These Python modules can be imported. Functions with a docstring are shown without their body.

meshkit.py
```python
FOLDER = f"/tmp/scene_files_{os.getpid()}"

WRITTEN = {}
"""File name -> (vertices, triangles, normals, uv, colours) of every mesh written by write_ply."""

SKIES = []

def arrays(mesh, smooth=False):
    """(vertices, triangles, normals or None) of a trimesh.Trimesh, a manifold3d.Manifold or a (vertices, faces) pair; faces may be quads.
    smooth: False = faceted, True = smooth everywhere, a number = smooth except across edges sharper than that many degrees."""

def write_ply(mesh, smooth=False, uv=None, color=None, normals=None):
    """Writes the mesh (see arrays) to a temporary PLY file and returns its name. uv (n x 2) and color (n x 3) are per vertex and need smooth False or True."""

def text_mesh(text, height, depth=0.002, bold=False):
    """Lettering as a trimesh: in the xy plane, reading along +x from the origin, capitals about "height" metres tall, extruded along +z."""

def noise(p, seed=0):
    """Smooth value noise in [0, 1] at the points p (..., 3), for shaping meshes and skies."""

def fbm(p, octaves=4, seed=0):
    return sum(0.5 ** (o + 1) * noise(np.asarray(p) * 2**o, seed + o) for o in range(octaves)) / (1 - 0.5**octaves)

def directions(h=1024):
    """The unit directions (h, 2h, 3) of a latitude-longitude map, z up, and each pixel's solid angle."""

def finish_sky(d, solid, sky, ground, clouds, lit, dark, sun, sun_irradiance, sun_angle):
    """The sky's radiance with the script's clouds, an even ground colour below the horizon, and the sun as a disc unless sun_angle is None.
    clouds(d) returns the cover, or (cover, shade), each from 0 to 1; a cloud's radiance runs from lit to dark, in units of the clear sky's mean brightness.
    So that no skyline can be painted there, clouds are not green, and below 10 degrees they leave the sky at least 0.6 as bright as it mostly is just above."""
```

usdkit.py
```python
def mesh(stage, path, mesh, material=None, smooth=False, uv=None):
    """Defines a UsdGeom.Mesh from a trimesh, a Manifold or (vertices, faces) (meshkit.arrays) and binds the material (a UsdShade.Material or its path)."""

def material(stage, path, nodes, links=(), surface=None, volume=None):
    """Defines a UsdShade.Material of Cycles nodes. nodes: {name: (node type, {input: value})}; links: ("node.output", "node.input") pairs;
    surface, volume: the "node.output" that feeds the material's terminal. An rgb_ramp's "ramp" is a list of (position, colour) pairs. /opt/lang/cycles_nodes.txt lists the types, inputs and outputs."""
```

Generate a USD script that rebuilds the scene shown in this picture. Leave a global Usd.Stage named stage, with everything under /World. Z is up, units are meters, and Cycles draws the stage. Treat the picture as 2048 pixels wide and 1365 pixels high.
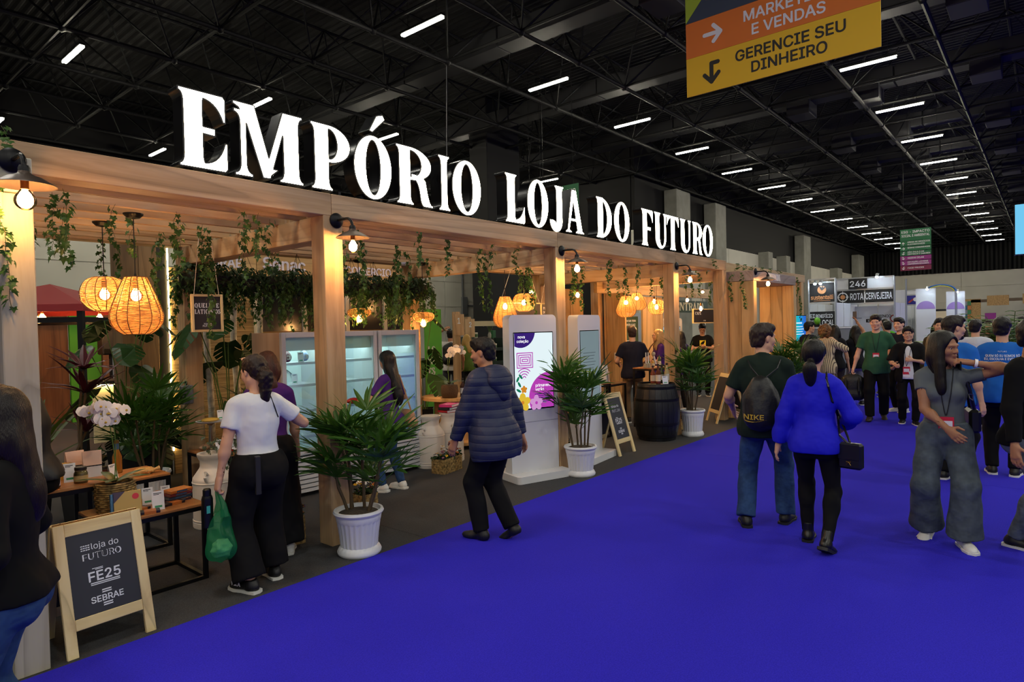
import math, random
import numpy as np, trimesh, shapely, usdkit, meshkit
from shapely import geometry as sg, affinity as sa, ops as so
from pxr import Usd, UsdGeom, UsdLux, UsdShade, Sdf, Gf
from scipy.spatial import ConvexHull
from scipy.interpolate import PchipInterpolator
random.seed(7); RNG = np.random.default_rng(7)
PI = math.pi
stage = Usd.Stage.CreateInMemory()
UsdGeom.SetStageUpAxis(stage, UsdGeom.Tokens.z); UsdGeom.SetStageMetersPerUnit(stage, 1.0)
UsdGeom.Xform.Define(stage, '/World'); stage.DefinePrim('/World/Looks', 'Scope')
# ---------------------------------------------------------------- camera, light, exposure
# world: x runs down the aisle, y to the left into the pergola, z up; the photographer stands at the origin
YAW, PITCH, ROLL, FPX, EYE = 0.6991253, -0.0201213, -0.0231971, 1280.0, 1.75
cam = UsdGeom.Camera.Define(stage, '/World/camera')
_f = np.array([math.cos(YAW)*math.cos(PITCH), math.sin(YAW)*math.cos(PITCH), math.sin(PITCH)])
_r = np.cross(_f, [0, 0, 1]); _r /= np.linalg.norm(_r); _u = np.cross(_r, _f)
RC = np.array([math.cos(ROLL)*_r+math.sin(ROLL)*_u, -math.sin(ROLL)*_r+math.cos(ROLL)*_u, -_f])
cm = np.eye(4); cm[:3, :3] = RC; cm[3, :3] = (0, 0, EYE)
cam.AddTransformOp().Set(Gf.Matrix4d(*cm.ravel().tolist()))
cam.CreateHorizontalApertureAttr(36.0); cam.CreateVerticalApertureAttr(24.0)
cam.CreateFocalLengthAttr(36.0*FPX/2048)
cam.CreateClippingRangeAttr(Gf.Vec2f(0.05, 400)); cam.CreateExposureAttr(0.0)
LAMP, BULB, SIGN = 172.0, 400.0, 5.0          # radiance of the hall tubes, the filament bulbs and the sign letters
LAMP_Z = 9.0
LAMP_XS = [5.5+5.0*i for i in range(15)]
LAMP_YS = [3.9, 11.4, 19.0, 26.8]
HALL_COLOR = (1.0, 0.97, 0.86)
def hall_light(i, x, y):                      # the lamps of the hall behind and beside the photographer
    l = UsdLux.RectLight.Define(stage, f'/World/hall_light_{i:03d}')
    l.CreateWidthAttr(0.12); l.CreateHeightAttr(1.43); l.CreateIntensityAttr(LAMP*1.5); l.CreateColorAttr(Gf.Vec3f(*HALL_COLOR))
    l.AddTranslateOp().Set((x, y, LAMP_Z))
_n = 0
for x in [-19.5+5.0*i for i in range(13)]:
    for y in [-18.4, -11.0, -3.6] + ([3.9, 11.4] if x < 5 else []):
        hall_light(_n, x, y); _n += 1
# ---------------------------------------------------------------- helpers
def lin(c):
    if isinstance(c, str):
        c = [int(c[i:i+2], 16)/255 for i in (0, 2, 4)]
        return tuple(x/12.92 if x <= .04045 else ((x+.055)/1.055)**2.4 for x in c)
    return tuple(c)
MATS = {}
def M(name, color=None, rough=.6, metal=0., bump=0., bscale=60., var=0., emit=0., **kw):
    """A plain principled material; bump = depth of a noise relief in metres, var = brightness difference of a mottling."""
    if name in MATS: return MATS[name]
    c = lin(color); n = {'p': ('principled_bsdf', {'base_color': c, 'roughness': rough, 'metallic': metal, **kw})}; L = []
    if emit: n['p'][1].update(emission_color=c, emission_strength=emit)
    if bump or var:
        n['tc'] = ('texture_coordinate', {}); n['ns'] = ('noise_texture', {'scale': bscale, 'detail': 2.})
        L += [('tc.object', 'ns.vector')]
    if bump:
        n['b'] = ('bump', {'strength': 1., 'distance': bump}); L += [('ns.fac', 'b.height'), ('b.normal', 'p.normal')]
    if var:
        n['r'] = ('rgb_ramp', {'ramp': [(.3, tuple(x*(1-var) for x in c)), (.7, tuple(min(1, x*(1+var)) for x in c))]})
        L += [('ns.fac', 'r.fac'), ('r.color', 'p.base_color')]
    MATS[name] = usdkit.material(stage, '/World/Looks/'+name, n, L, surface='p.BSDF'); return MATS[name]
def wood(name, cols, axis='x', rough=.55, fine=9., spread=.25, bump=.0012, figure=.55):
    """Sawn timber with its grain along one axis; each board gets its own tone."""
    if name in MATS: return MATS[name]
    s = [fine]*3; s['xyz'.index(axis)] = fine*.07
    a, b, c = (lin(x) for x in cols)
    n = {'tc': ('texture_coordinate', {}), 'oi': ('object_info', {}), 'off': ('vector_math', {'math_type': 'scale', 'vector1': (1, 1, 1)}),
         'mul': ('math', {'math_type': 'multiply', 'value2': 37.}), 'add': ('vector_math', {'math_type': 'add'}),
         'mp': ('mapping', {'mapping_type': 'point', 'scale': tuple(s)}), 'n1': ('noise_texture', {'scale': 1., 'detail': 4., 'roughness': .6, 'distortion': .7}),
         'r1': ('rgb_ramp', {'ramp': [(.28, c), (.42, b), (.6, a), (.75, b)]}),
         'mp2': ('mapping', {'mapping_type': 'point', 'scale': tuple(x*.16 for x in s)}), 'n2': ('noise_texture', {'scale': 1., 'detail': 2., 'distortion': 1.2}),
         'r2': ('rgb_ramp', {'ramp': [(.33, c), (.40, b), (.62, a)]}), 'mx': ('mix_color', {'fac': .38}),
         'mp3': ('mapping', {'mapping_type': 'point', 'scale': tuple(x*6 for x in s)}), 'n3': ('noise_texture', {'scale': 1., 'detail': 1.}),
         'vr': ('map_range', {'from_min': 0., 'from_max': 1., 'to_min': 1-spread, 'to_max': 1+spread*.8}), 'hs': ('hsv', {'saturation': 1.}),
         'n4m': ('math', {'math_type': 'multiply', 'value2': 9.}), 'n4f': ('math', {'math_type': 'fraction'}), 'r4': ('rgb_ramp', {'ramp': [(0., (.45,)*3), (.10, (.72,)*3), (.35, (1., 1., 1.)), (.93, (1., 1., 1.)), (1., (.6,)*3)]}), 'm4': ('mix_color', {'blend_type': 'multiply', 'fac': figure}),
         'b': ('bump', {'strength': .7, 'distance': bump}), 'p': ('principled_bsdf', {'roughness': rough, 'specular_ior_level': .3})}
    L = [('oi.random', 'mul.value1'), ('mul.value', 'off.scale'), ('tc.object', 'add.vector1'), ('off.vector', 'add.vector2'), ('add.vector', 'mp.vector'),
         ('add.vector', 'mp2.vector'), ('add.vector', 'mp3.vector'), ('mp.vector', 'n1.vector'), ('mp2.vector', 'n2.vector'), ('mp3.vector', 'n3.vector'),
         ('n1.fac', 'r1.fac'), ('n2.fac', 'r2.fac'), ('r1.color', 'mx.a'), ('r2.color', 'mx.b'), ('oi.random', 'vr.value'), ('vr.result', 'hs.value'), ('mx.result', 'm4.a'), ('n2.fac', 'n4m.value1'), ('n4m.value', 'n4f.value1'), ('n4f.value', 'r4.fac'), ('r4.color', 'm4.b'), ('m4.result', 'hs.color'),
         ('hs.color', 'p.base_color'), ('n3.fac', 'b.height'), ('b.normal', 'p.normal')]
    MATS[name] = usdkit.material(stage, '/World/Looks/'+name, n, L, surface='p.BSDF'); return MATS[name]
def E(name, color, strength):
    if name in MATS: return MATS[name]
    MATS[name] = usdkit.material(stage, '/World/Looks/'+name, {'e': ('emission', {'color': lin(color), 'strength': strength})}, [], surface='e.emission'); return MATS[name]
def leafmat(name, c1, c2, trans=.3, rough=.45):
    if name in MATS: return MATS[name]
    n = {'tc': ('geometry', {}), 'rr': ('rgb_ramp', {'ramp': [(0., lin(c1)), (1., lin(c2))]}), 'p': ('principled_bsdf', {'roughness': rough}),
         't': ('translucent_bsdf', {}), 'm': ('mix_closure', {'fac': trans})}
    MATS[name] = usdkit.material(stage, '/World/Looks/'+name, n, [('tc.random_per_island', 'rr.fac'), ('rr.color', 'p.base_color'), ('rr.color', 't.color'), ('p.BSDF', 'm.closure1'), ('t.BSDF', 'm.closure2')], surface='m.closure'); return MATS[name]
def pane(name, tint=(1, 1, 1), gloss=.0):
    if name in MATS: return MATS[name]
    n = {'t': ('transparent_bsdf', {'color': tint}), 'g': ('glossy_bsdf', {'color': (1, 1, 1), 'roughness': .02}), 'f': ('fresnel', {'IOR': 1.5}), 'm': ('mix_closure', {})}
    MATS[name] = usdkit.material(stage, '/World/Looks/'+name, n, [('f.fac', 'm.fac'), ('t.BSDF', 'm.closure1'), ('g.BSDF', 'm.closure2')], surface='m.closure'); return MATS[name]
# --- mesh making: every function returns (vertices, faces)
def cat(*ms):
    ms = [m for m in ms if m is not None and len(m[0])]
    o = np.cumsum([0]+[len(m[0]) for m in ms])
    return np.vstack([m[0] for m in ms]), np.vstack([tri(m[1])+k for m, k in zip(ms, o)])
def tri(f):
    f = np.asarray(f, int)
    return np.vstack([f[:, [0, 1, 2]], f[:, [0, 2, 3]]]) if f.shape[1] == 4 else f
def tm(m): return np.array(m.vertices), np.array(m.faces)
def tf(m, t=(0, 0, 0), rz=0., rx=0., ry=0., s=1.):
    v = np.asarray(m[0], float)*s
    for a, ax in ((rx, 0), (ry, 1), (rz, 2)):
        if a:
            c, q = math.cos(a), math.sin(a); i, j = [(1, 2), (2, 0), (0, 1)][ax]; w = v.copy(); w[:, i] = c*v[:, i]-q*v[:, j]; w[:, j] = q*v[:, i]+c*v[:, j]; v = w
    return v+np.asarray(t, float), m[1]
def hull(pts):
    pts = np.asarray(pts, float); h = ConvexHull(pts); f = h.simplices.copy(); c = pts[h.vertices].mean(0)
    n = np.cross(pts[f[:, 1]]-pts[f[:, 0]], pts[f[:, 2]]-pts[f[:, 0]]); bad = (n*(pts[f[:, 0]]-c)).sum(1) < 0; f[bad] = f[bad][:, ::-1]
    u, inv = np.unique(f, return_inverse=True); return pts[u], inv.reshape(f.shape)
_BOX = {}
def box(x0, x1, y0, y1, z0, z1, ch=0.):
    """A box; ch chamfers its edges."""
    d = np.array([x1-x0, y1-y0, z1-z0], float); k = tuple(np.round(d, 5))+(ch,)
    if k not in _BOX:
        S = np.array([(a, b, c) for a in (-.5, .5) for b in (-.5, .5) for c in (-.5, .5)])*d
        if not ch:
            _BOX[k] = (S, np.array([(0, 1, 3, 2), (4, 6, 7, 5), (0, 4, 5, 1), (2, 3, 7, 6), (0, 2, 6, 4), (1, 5, 7, 3)]))
        else:
            ch = min(ch, d.min()*.45); P = []
            for p in S:
                for i in range(3):
                    q = p-np.sign(p)*ch; q[i] = p[i]; P.append(q)
            _BOX[k] = hull(P)
    v, f = _BOX[k]; return v+np.array([(x0+x1)/2, (y0+y1)/2, (z0+z1)/2]), f
def cyl(p, q, r0, r1=None, n=10, cap=True):
    r1 = r0 if r1 is None else r1; p, q = np.asarray(p, float), np.asarray(q, float); d = q-p; d /= np.linalg.norm(d)
    a = np.cross(d, [0, 0, 1.] if abs(d[2]) < .9 else [1., 0, 0]); a /= np.linalg.norm(a); b = np.cross(d, a)
    t = np.arange(n)*2*PI/n; o = np.cos(t)[:, None]*a+np.sin(t)[:, None]*b
    v = np.vstack([p+o*r0, q+o*r1, p, q]); i = np.arange(n); j = (i+1) % n
    f = [np.stack([i, j, j+n], 1), np.stack([i, j+n, i+n], 1)]
    if cap: f += [np.stack([j, i, np.full(n, 2*n)], 1), np.stack([i+n, j+n, np.full(n, 2*n+1)], 1)]
    return v, np.vstack(f)
def tube(pts, r, n=6):
    p = np.asarray(pts, float); t = np.gradient(p, axis=0); t /= np.linalg.norm(t, axis=1, keepdims=True)+1e-12
    ref = np.array([0, 0, 1.]) if abs(t[:, 2]).mean() < .8 else np.array([1., 0, 0])
    a = np.cross(t, ref); a /= np.linalg.norm(a, axis=1, keepdims=True)+1e-12; b = np.cross(t, a); g = np.arange(n)*2*PI/n
    R = np.broadcast_to(r, (len(p),))[:, None, None]
    v = (p[:, None]+R*(np.cos(g)[None, :, None]*a[:, None]+np.sin(g)[None, :, None]*b[:, None])).reshape(-1, 3)
    i, j = np.meshgrid(np.arange(len(p)-1), np.arange(n), indexing='ij'); i, j = i.ravel(), j.ravel(); k = (j+1) % n
    return v, tri(np.stack([i*n+j, (i+1)*n+j, (i+1)*n+k, i*n+k], 1)[:, ::-1])
def lathe(prof, n=24, c=(0, 0, 0)):
    """prof: (radius, height) pairs from the bottom up."""
    P = np.asarray(prof, float); g = np.arange(n)*2*PI/n
    v = np.stack([P[:, None, 0]*np.cos(g), P[:, None, 0]*np.sin(g), np.broadcast_to(P[:, None, 1], (len(P), n))], -1).reshape(-1, 3)
    i, j = np.meshgrid(np.arange(len(P)-1), np.arange(n), indexing='ij'); i, j = i.ravel(), j.ravel(); k = (j+1) % n
    return v+np.asarray(c, float), tri(np.stack([i*n+j, i*n+k, (i+1)*n+k, (i+1)*n+j], 1))
def ell(c, r, sub=2):
    m = trimesh.creation.icosphere(sub); return np.array(m.vertices)*np.asarray(r, float)+np.asarray(c, float), np.array(m.faces)
def poly(shape, depth):
    """A shapely shape in the xy plane, extruded along +z."""
    gs = [g for g in getattr(shape, 'geoms', [shape]) if g.geom_type == 'Polygon' and g.area > 1e-9]
    return cat(*[tm(trimesh.creation.extrude_polygon(g, depth, engine='earcut')) for g in gs])
def upright(m, o, face='-y'):
    """A drawing in the xy plane (thick along +z) stood up at o, read by someone who looks along +y ('-y') or along +x ('-x')."""
    v = np.asarray(m[0], float)
    w = {'-y': np.stack([v[:, 0], -v[:, 2], v[:, 1]], 1), '-x': np.stack([-v[:, 2], -v[:, 0], v[:, 1]], 1)}[face]
    return w+np.asarray(o, float), m[1]
_TXT = {}
def text(s, h, bold=False, depth=.002, center=True, maxw=None, sx=1.):
    k = (s, bold)
    if k not in _TXT: _TXT[k] = tm(meshkit.text_mesh(s, 1., .1, bold))
    v, f = _TXT[k]; v = v*np.array([h*sx, h, 0])+np.array([0, 0, 1.])*(v[:, 2:]*10*depth)
    if center: v = v-np.array([(v[:, 0].min()+v[:, 0].max())/2, 0, 0])
    if maxw and np.ptp(v[:, 0]) > maxw: v = v*np.array([maxw/np.ptp(v[:, 0]), 1, 1])
    return v, f
# --- things
USED = {}
def numbered(parent, name):
    k = (parent, name); n = USED.get(k, 0); USED[k] = n+1
    return f'{parent}/{name}' + (f'_{n:03d}' if n else '')
def tag(path, label=None, category=None, group=None, kind=None):
    p = stage.GetPrimAtPath(path)
    for k, v in (('label', label), ('category', category), ('group', group), ('kind', kind)):
        if v: p.SetCustomDataByKey(k, v)
    return path
def place(x, loc, rz, s=1., rx=0., ry=0.):
    x.AddTranslateOp().Set(Gf.Vec3d(*map(float, loc))); x.AddRotateXYZOp().Set(Gf.Vec3f(math.degrees(rx), math.degrees(ry), math.degrees(rz)))
    x.AddScaleOp().Set(Gf.Vec3f(s, s, s) if np.ndim(s) == 0 else Gf.Vec3f(*map(float, s)))
def thing(name, label, category, loc=(0, 0, 0), rz=0., group=None, kind=None, s=1., rx=0., ry=0.):
    path = numbered('/World', name); place(UsdGeom.Xform.Define(stage, path), loc, rz, s, rx, ry)
    return tag(path, label, category, group, kind)
def part(parent, name, m, mat, smooth=30, label=None, kind=None):
    path = numbered(parent, name); usdkit.mesh(stage, path, (m[0], tri(m[1])), mat, smooth=smooth)
    if label or kind: tag(path, label, kind=kind)
    return path
def single(name, m, mat, label, category, group=None, kind=None, smooth=30):
    return tag(part('/World', name, m, mat, smooth), label, category, group, kind)
def struct(name, m, mat, parent='/World', smooth=False):
    p = part(parent, name, m, mat, smooth)
    return tag(p, kind='structure') if parent == '/World' else p
def copy(src, label, loc, rz=0., group=None, s=1., rx=0., ry=0.):
    """Another one of a thing, with its parts, under the next number."""
    base = src.rsplit('/', 1)[1]
    if base[-4:-3] == '_' and base[-3:].isdigit(): base = base[:-4]
    path = numbered('/World', base); x = UsdGeom.Xform.Define(stage, path); p = x.GetPrim()
    p.GetReferences().AddInternalReference(src); p.SetInstanceable(True)
    x.ClearXformOpOrder(); place(x, loc, rz, s, rx, ry)
    return tag(path, label, group=group)
# ---------------------------------------------------------------- the hall
YF = 4.48                                     # plane of the pergola's front
grey = M('grey_carpet', '323336', .95, bscale=160., var=.35)
blue = M('blue_carpet', '2e28ba', .95, bscale=140., var=.14, specular_ior_level=.08)
white_wall = M('white_wall_paint', 'cfcdc2', .85, var=.06, bscale=.6)
dark_steel = M('dark_steel', '0b0c0e', .7, specular_ior_level=.3)
roof_mat = M('roof_sheet', '101012', .8); duct_mat = M('duct_sheet', '1b1c20', .75)
concrete = M('concrete_column', '8a8a82', .85, var=.12, bscale=2.)
black = M('black_paint', '0c0c0d', .45); iron = M('black_iron', '161618', .4, metal=.6); groove = M('panel_joint', '55554f', .9)
struct('floor', box(-25, 90, -28, 34, -.2, 0), grey)
for k, (x0, x1) in enumerate([(-24, -8), (-8, 8.2), (8.2, 24.4), (24.4, 40), (40, 86)]):
    for (y0, y1) in ((-26, 0.02), (0.03, 4.03)):
        struct('floor_carpet', box(x0, x1-.004, y0, y1, 0, .006), blue)
for (x0, x1, y0, y1) in ((-2, 3.6, 4.035, 5.8), (3.605, 9.8, 4.035, 5.5), (9.805, 16.2, 4.035, 5.8)):
    struct('floor_carpet', box(x0, x1, y0, y1, 0, .003), grey)
# far wall, white below, dark ribbed sheet above
fw = struct('wall_far', box(83, 83.3, -28, 16, 0, 6.6), white_wall)
for i in range(5):
    for z0, z1 in ((0, 1.9), (1.93, 3.4), (3.43, 5.0), (5.03, 6.58)): part(fw, 'panel', box(82.9, 83, -28+8.8*i, -19.24+8.8*i, z0, z1), white_wall, False)
def ribs(a, b, n, z0, z1, along, at, depth):
    t = np.linspace(a, b, n*4+1); o = np.tile([0, 0, depth, depth], n+1)[:len(t)]
    P = np.stack([np.full_like(t, at)+o, t], 1) if along == 'y' else np.stack([t, np.full_like(t, at)+o], 1)
    v = np.vstack([np.c_[P, np.full(len(t), z0)], np.c_[P, np.full(len(t), z1)]]); i = np.arange(len(t)-1); m = len(t)
    return v, np.stack([i, i+1, i+1+m, i+m], 1)
struct('wall_far_upper', ribs(-28, 31, 80, 6.6, 11.3, 'y', 82.6, .25), dark_steel)
lw = struct('wall_left', box(29, 83.4, 16, 16.3, 0, 6.6), white_wall)
for i in range(9): part(lw, 'panel', box(29+6*i, 34.96+6*i, 15.93, 16, 0, 6.58), white_wall, False)
struct('wall_left_upper', box(29, 83.4, 16.05, 16.25, 6.6, 11.3), M('dark_wall', '0b0b0d', .85))
for x0, w, z in ((32, 1.7, 9.), (37.2, 1.6, 8.95), (46.5, .9, 6.75), (50.5, .95, 6.75), (55.1, 1.9, 8.75), (65.9, 1.6, 6.7), (74.7, 2.3, 8.6)):
    struct('column', box(x0, x0+w, 15.2, 15.95, 0, z, .03), concrete)
bw = struct('wall_back', box(-25, 38, 30, 30.3, 0, 8.4), white_wall)
for i in range(8):
    for z in range(5): part(bw, 'panel', box(-24.9+7.7*i, -17.25+7.7*i, 29.94, 30, 1.62*z, 1.62*z+1.58), white_wall, False)
struct('wall_back_upper', box(-25, 38, 30.05, 30.25, 8.4, 11.3), MATS['dark_wall'])
struct('wall_right', box(-25, 83, -28.3, -28, 0, 6.6), white_wall); struct('wall_behind', box(-25.3, -25, -28, 30, 0, 6.6), white_wall)
struct('wall_side', box(29, 29.2, 16.3, 25.4, 0, 11.3), MATS['dark_wall'])
for x0, x1, y in ((19.5, 21.6, 17.5), (28., 28.9, 24.4)): struct('column', box(x0, x1, y, y+1., 0, 11.2, .03), M('dark_column', '131316', .8))
# roof: ribbed sheet, space frame, ducts
xs = np.linspace(-25, 90, 1841); zz = 11.4+.06*(np.arange(1841) % 4 > 1)
i = np.arange(1840)
struct('ceiling', (np.vstack([np.c_[xs, np.full(1841, -28.), zz], np.c_[xs, np.full(1841, 34.), zz]]), np.stack([i, i+1, i+1842, i+1841], 1)), roof_mat)
tr = tag(thing('roof_truss', 'dark steel space frame of pipes carrying the hall roof', 'roof truss'), kind='structure')
GX = [-7.9+2.6*k for k in range(36)]; GY = [-8.45+2.68*k for k in range(15)]
for y in GY: part(tr, 'chord_pipe', cyl((GX[0], y, 9.3), (GX[-1], y, 9.3), .06, n=8), dark_steel)
for x in GX: part(tr, 'chord_pipe', cyl((x, GY[0], 9.34), (x, GY[-1], 9.34), .045, n=6), dark_steel)
for y in GY[:-1]: part(tr, 'top_pipe', cyl((GX[0], y+1.34, 11.), (GX[-1], y+1.34, 11.), .05, n=6), dark_steel)
web, hub = [], []
for x in GX[:-1]:
    for y in GY[:-1]:
        t = np.array([x+1.3, y+1.34, 11.])
        for dx in (0, 2.6):
            for dy in (0, 2.68): web.append(cyl((x+dx, y+dy, 9.3), t, .028, n=4, cap=False))
        hub.append(ell((x, y, 9.3), (.11, .11, .11), 0))
part(tr, 'web_pipes', cat(*web), dark_steel, kind='stuff'); part(tr, 'pipe_nodes', cat(*hub), dark_steel, kind='stuff')
for x in (14.2, 19.4, 25.3, 31.6, 37.2, 43., 49., 56., 64.):
    d = thing('air_duct', 'grey rectangular air duct crossing the hall under the roof', 'air duct', (x, 0, 9.75), group='air ducts under the roof', kind='structure')
    for k in range(10): part(d, 'duct_section', box(-.32, .32, -8+4*k, -4.05+4*k, 0, .55, .01), duct_mat, False)
    for k in (1, 4, 6): part(d, 'blower', box(-.5, .5, 1.1*k, 1.1*k+.8, -.45, .2, .02), duct_mat, False)
def inview(p, m=60):
    c = RC@(np.asarray(p, float)-np.array([0, 0, EYE])); 
    if c[2] > -.1: return False
    u, w = 1024+FPX*c[0]/-c[2], 682.5-FPX*c[1]/-c[2]; return -m < u < 2048+m and -m < w < 1365+m
tube_e = E('tube_glow', 'fff6dc', LAMP); lamp0 = None
DARKTUBE = M('unlit_tube', '8d8f92', .4)
for yi, y in enumerate(LAMP_YS):
    for x in LAMP_XS:
        if y > 15 and x > 28 or not inview((x, y, LAMP_Z)): continue
        lab = ('white tube lamp in the roof row over the blue carpet, furthest to the right', 'white tube lamp in the roof row behind the sign letters', 'white tube lamp in the roof row above the shop, left of the letters', 'white tube lamp in the roof row deepest behind the shop')[yi]; grp = 'tube lamps, roof row %d' % (yi+1)
        if lamp0 is None:
            lamp0 = thing('tube_lamp', lab, 'ceiling lamp', (x, y, LAMP_Z), group=grp)
            part(lamp0, 'housing', box(-.07, .07, -.74, .74, .0, .06, .01), iron)
            for s in (-1, 1):
                part(lamp0, 'tube', cat(cyl((s*.032, -.70, -.03), (s*.032, .70, -.03), .026, n=8)), tube_e)
                part(lamp0, 'hanger', cyl((0, s*.5, .05), (0, s*.5, 2.42), .006, n=4), iron)
        else: copy(lamp0, lab, (x, y, LAMP_Z), group=grp)
# ---------------------------------------------------------------- timber pergola
PIN = ('ccae86', 'b4936a', '8d6d49')
wx, wy, wz = (wood('pergola_wood_'+a, PIN, a) for a in 'xyz')
PAL = ('cfae7c', 'bf9963', '9c7546')
px_, py_, pz = (wood('pale_wood_'+a, PAL, a, spread=.15) for a in 'xyz')
OAK = ('8a7a5c', '77664a', '55442f')
pg = tag(thing('timber_pergola', 'long timber pergola of square posts, beams and slatted roof along the aisle', 'pergola'), kind='structure')
POSTX = [-.16, 3.0, 6.17, 9.27]
for a, b in ((-3.1, 3.08), (3.083, 6.21), (6.213, 9.34), (9.343, 11.40)): part(pg, 'front_beam', box(a, b, YF, YF+.18, 2.70, 2.88, .004), wx)
for x in POSTX+[11.22]:
    part(pg, 'post', box(x, x+.18, YF, YF+.18, 0, 2.70, .004), wz); part(pg, 'back_post', box(x, x+.18, 7.1, 7.28, 0, 2.70, .004), wz)
    part(pg, 'cross_beam', box(x+.002, x+.178, YF+.18, 7.1, 2.51, 2.70, .004), wy)
for a, b in ((-3.1, 3.09), (3.093, 6.26), (6.263, 9.36), (9.363, 11.40)):
    part(pg, 'back_beam', box(a, b, 7.1, 7.28, 2.70, 2.88, .004), wx)
    for k in range(7): part(pg, 'rafter', box(a+.02, b-.02, 4.83+.34*k, 4.88+.34*k, 2.70, 2.86, .003), wx)
part(pg, 'front_beam', box(11.43, 16.7, 4.60, 4.78, 2.70, 2.88, .004), wx)
part(pg, 'post', box(16.4, 16.58, 4.60, 4.78, 0, 2.70, .004), wz)
# entrance portals of wide boards
def portal(x0, x1, lab, mz, mx, y0=4.05, n=2):
    t = tag(thing('entrance_portal', lab, 'portal', (0, 0, 0)), kind='structure')
    for xa, xb in ((x0, x0+.15), (x1-.15, x1)):
        w = .70/3
        for k in range(3): part(t, 'plank', box(xa, xb, y0+w*k+.002, y0+w*(k+1)-.002, .003, 2.5, .005), mz)
    part(t, 'lintel', box(x0, x1, y0, y0+.70, 2.505, 2.69, .005), mx)
    return t
portal(-2.4, .97, 'grey-washed board portal at the near end of the pergola', wood('washed_wood_z', ('c2bca4', 'b0a88e', '958b72'), 'z'), wood('washed_wood_x', ('c2bca4', 'b0a88e', '958b72'), 'x'))
po = portal(11.57, 14.05, 'pale board entrance portal with white lettering on its lintel', pz, wood('lilac_wood_x', ('b9a79c', 'a8948a', '8d7768'), 'x'))
# ---------------------------------------------------------------- display lettering with flared serifs, drawn by hand
def Q(a, b, c, n=8):
    t = np.linspace(0, 1, n)[:, None]; a, b, c = map(np.array, (a, b, c)); return ((1-t)**2*a+2*t*(1-t)*b+t*t*c).tolist()
P_ = lambda *p: sg.Polygon([q for r in p for q in (r if isinstance(r[0], (list, tuple)) else [r])]).buffer(0)
def stem(a, b, y0=0., y1=1., s=.055, bot=(1, 1), top=(1, 1)):
    h = .035; m = (a+b)/2; pts = []
    def corner(x, d, y, up, on):
        sx = x+d*s if on else x; return ([(sx, y), (sx, y+up*h*.6)]+Q((sx, y+up*h), (x, y+up*h*1.3), (x-d*.004, y+up*.17))) if on else [(x, y)]
    pts += corner(b, 1, y0, 1, bot[1]); pts += corner(b, 1, y1, -1, top[1])[::-1]; pts += corner(a, -1, y1, -1, top[0]); pts += corner(a, -1, y0, 1, bot[0])[::-1]
    return P_(pts)
def oval(x0, x1, y0, y1): return sa.scale(sg.Point((x0+x1)/2, (y0+y1)/2).buffer(1, 24), (x1-x0)/2, (y1-y0)/2)
def arm(x, w, y, d, t=.075, drop=.34):                                   # a bar with a curved wedge; d=-1 hangs down
    return P_([(x, y), (w-.03, y), (w, y+d*.04), (w, y+d*drop), (w-.025, y+d*drop)], Q((w-.025, y+d*drop), (w-.10, y+d*t*1.2), (x+.12, y+d*t)), [(x, y+d*t)])
U = so.unary_union
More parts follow.
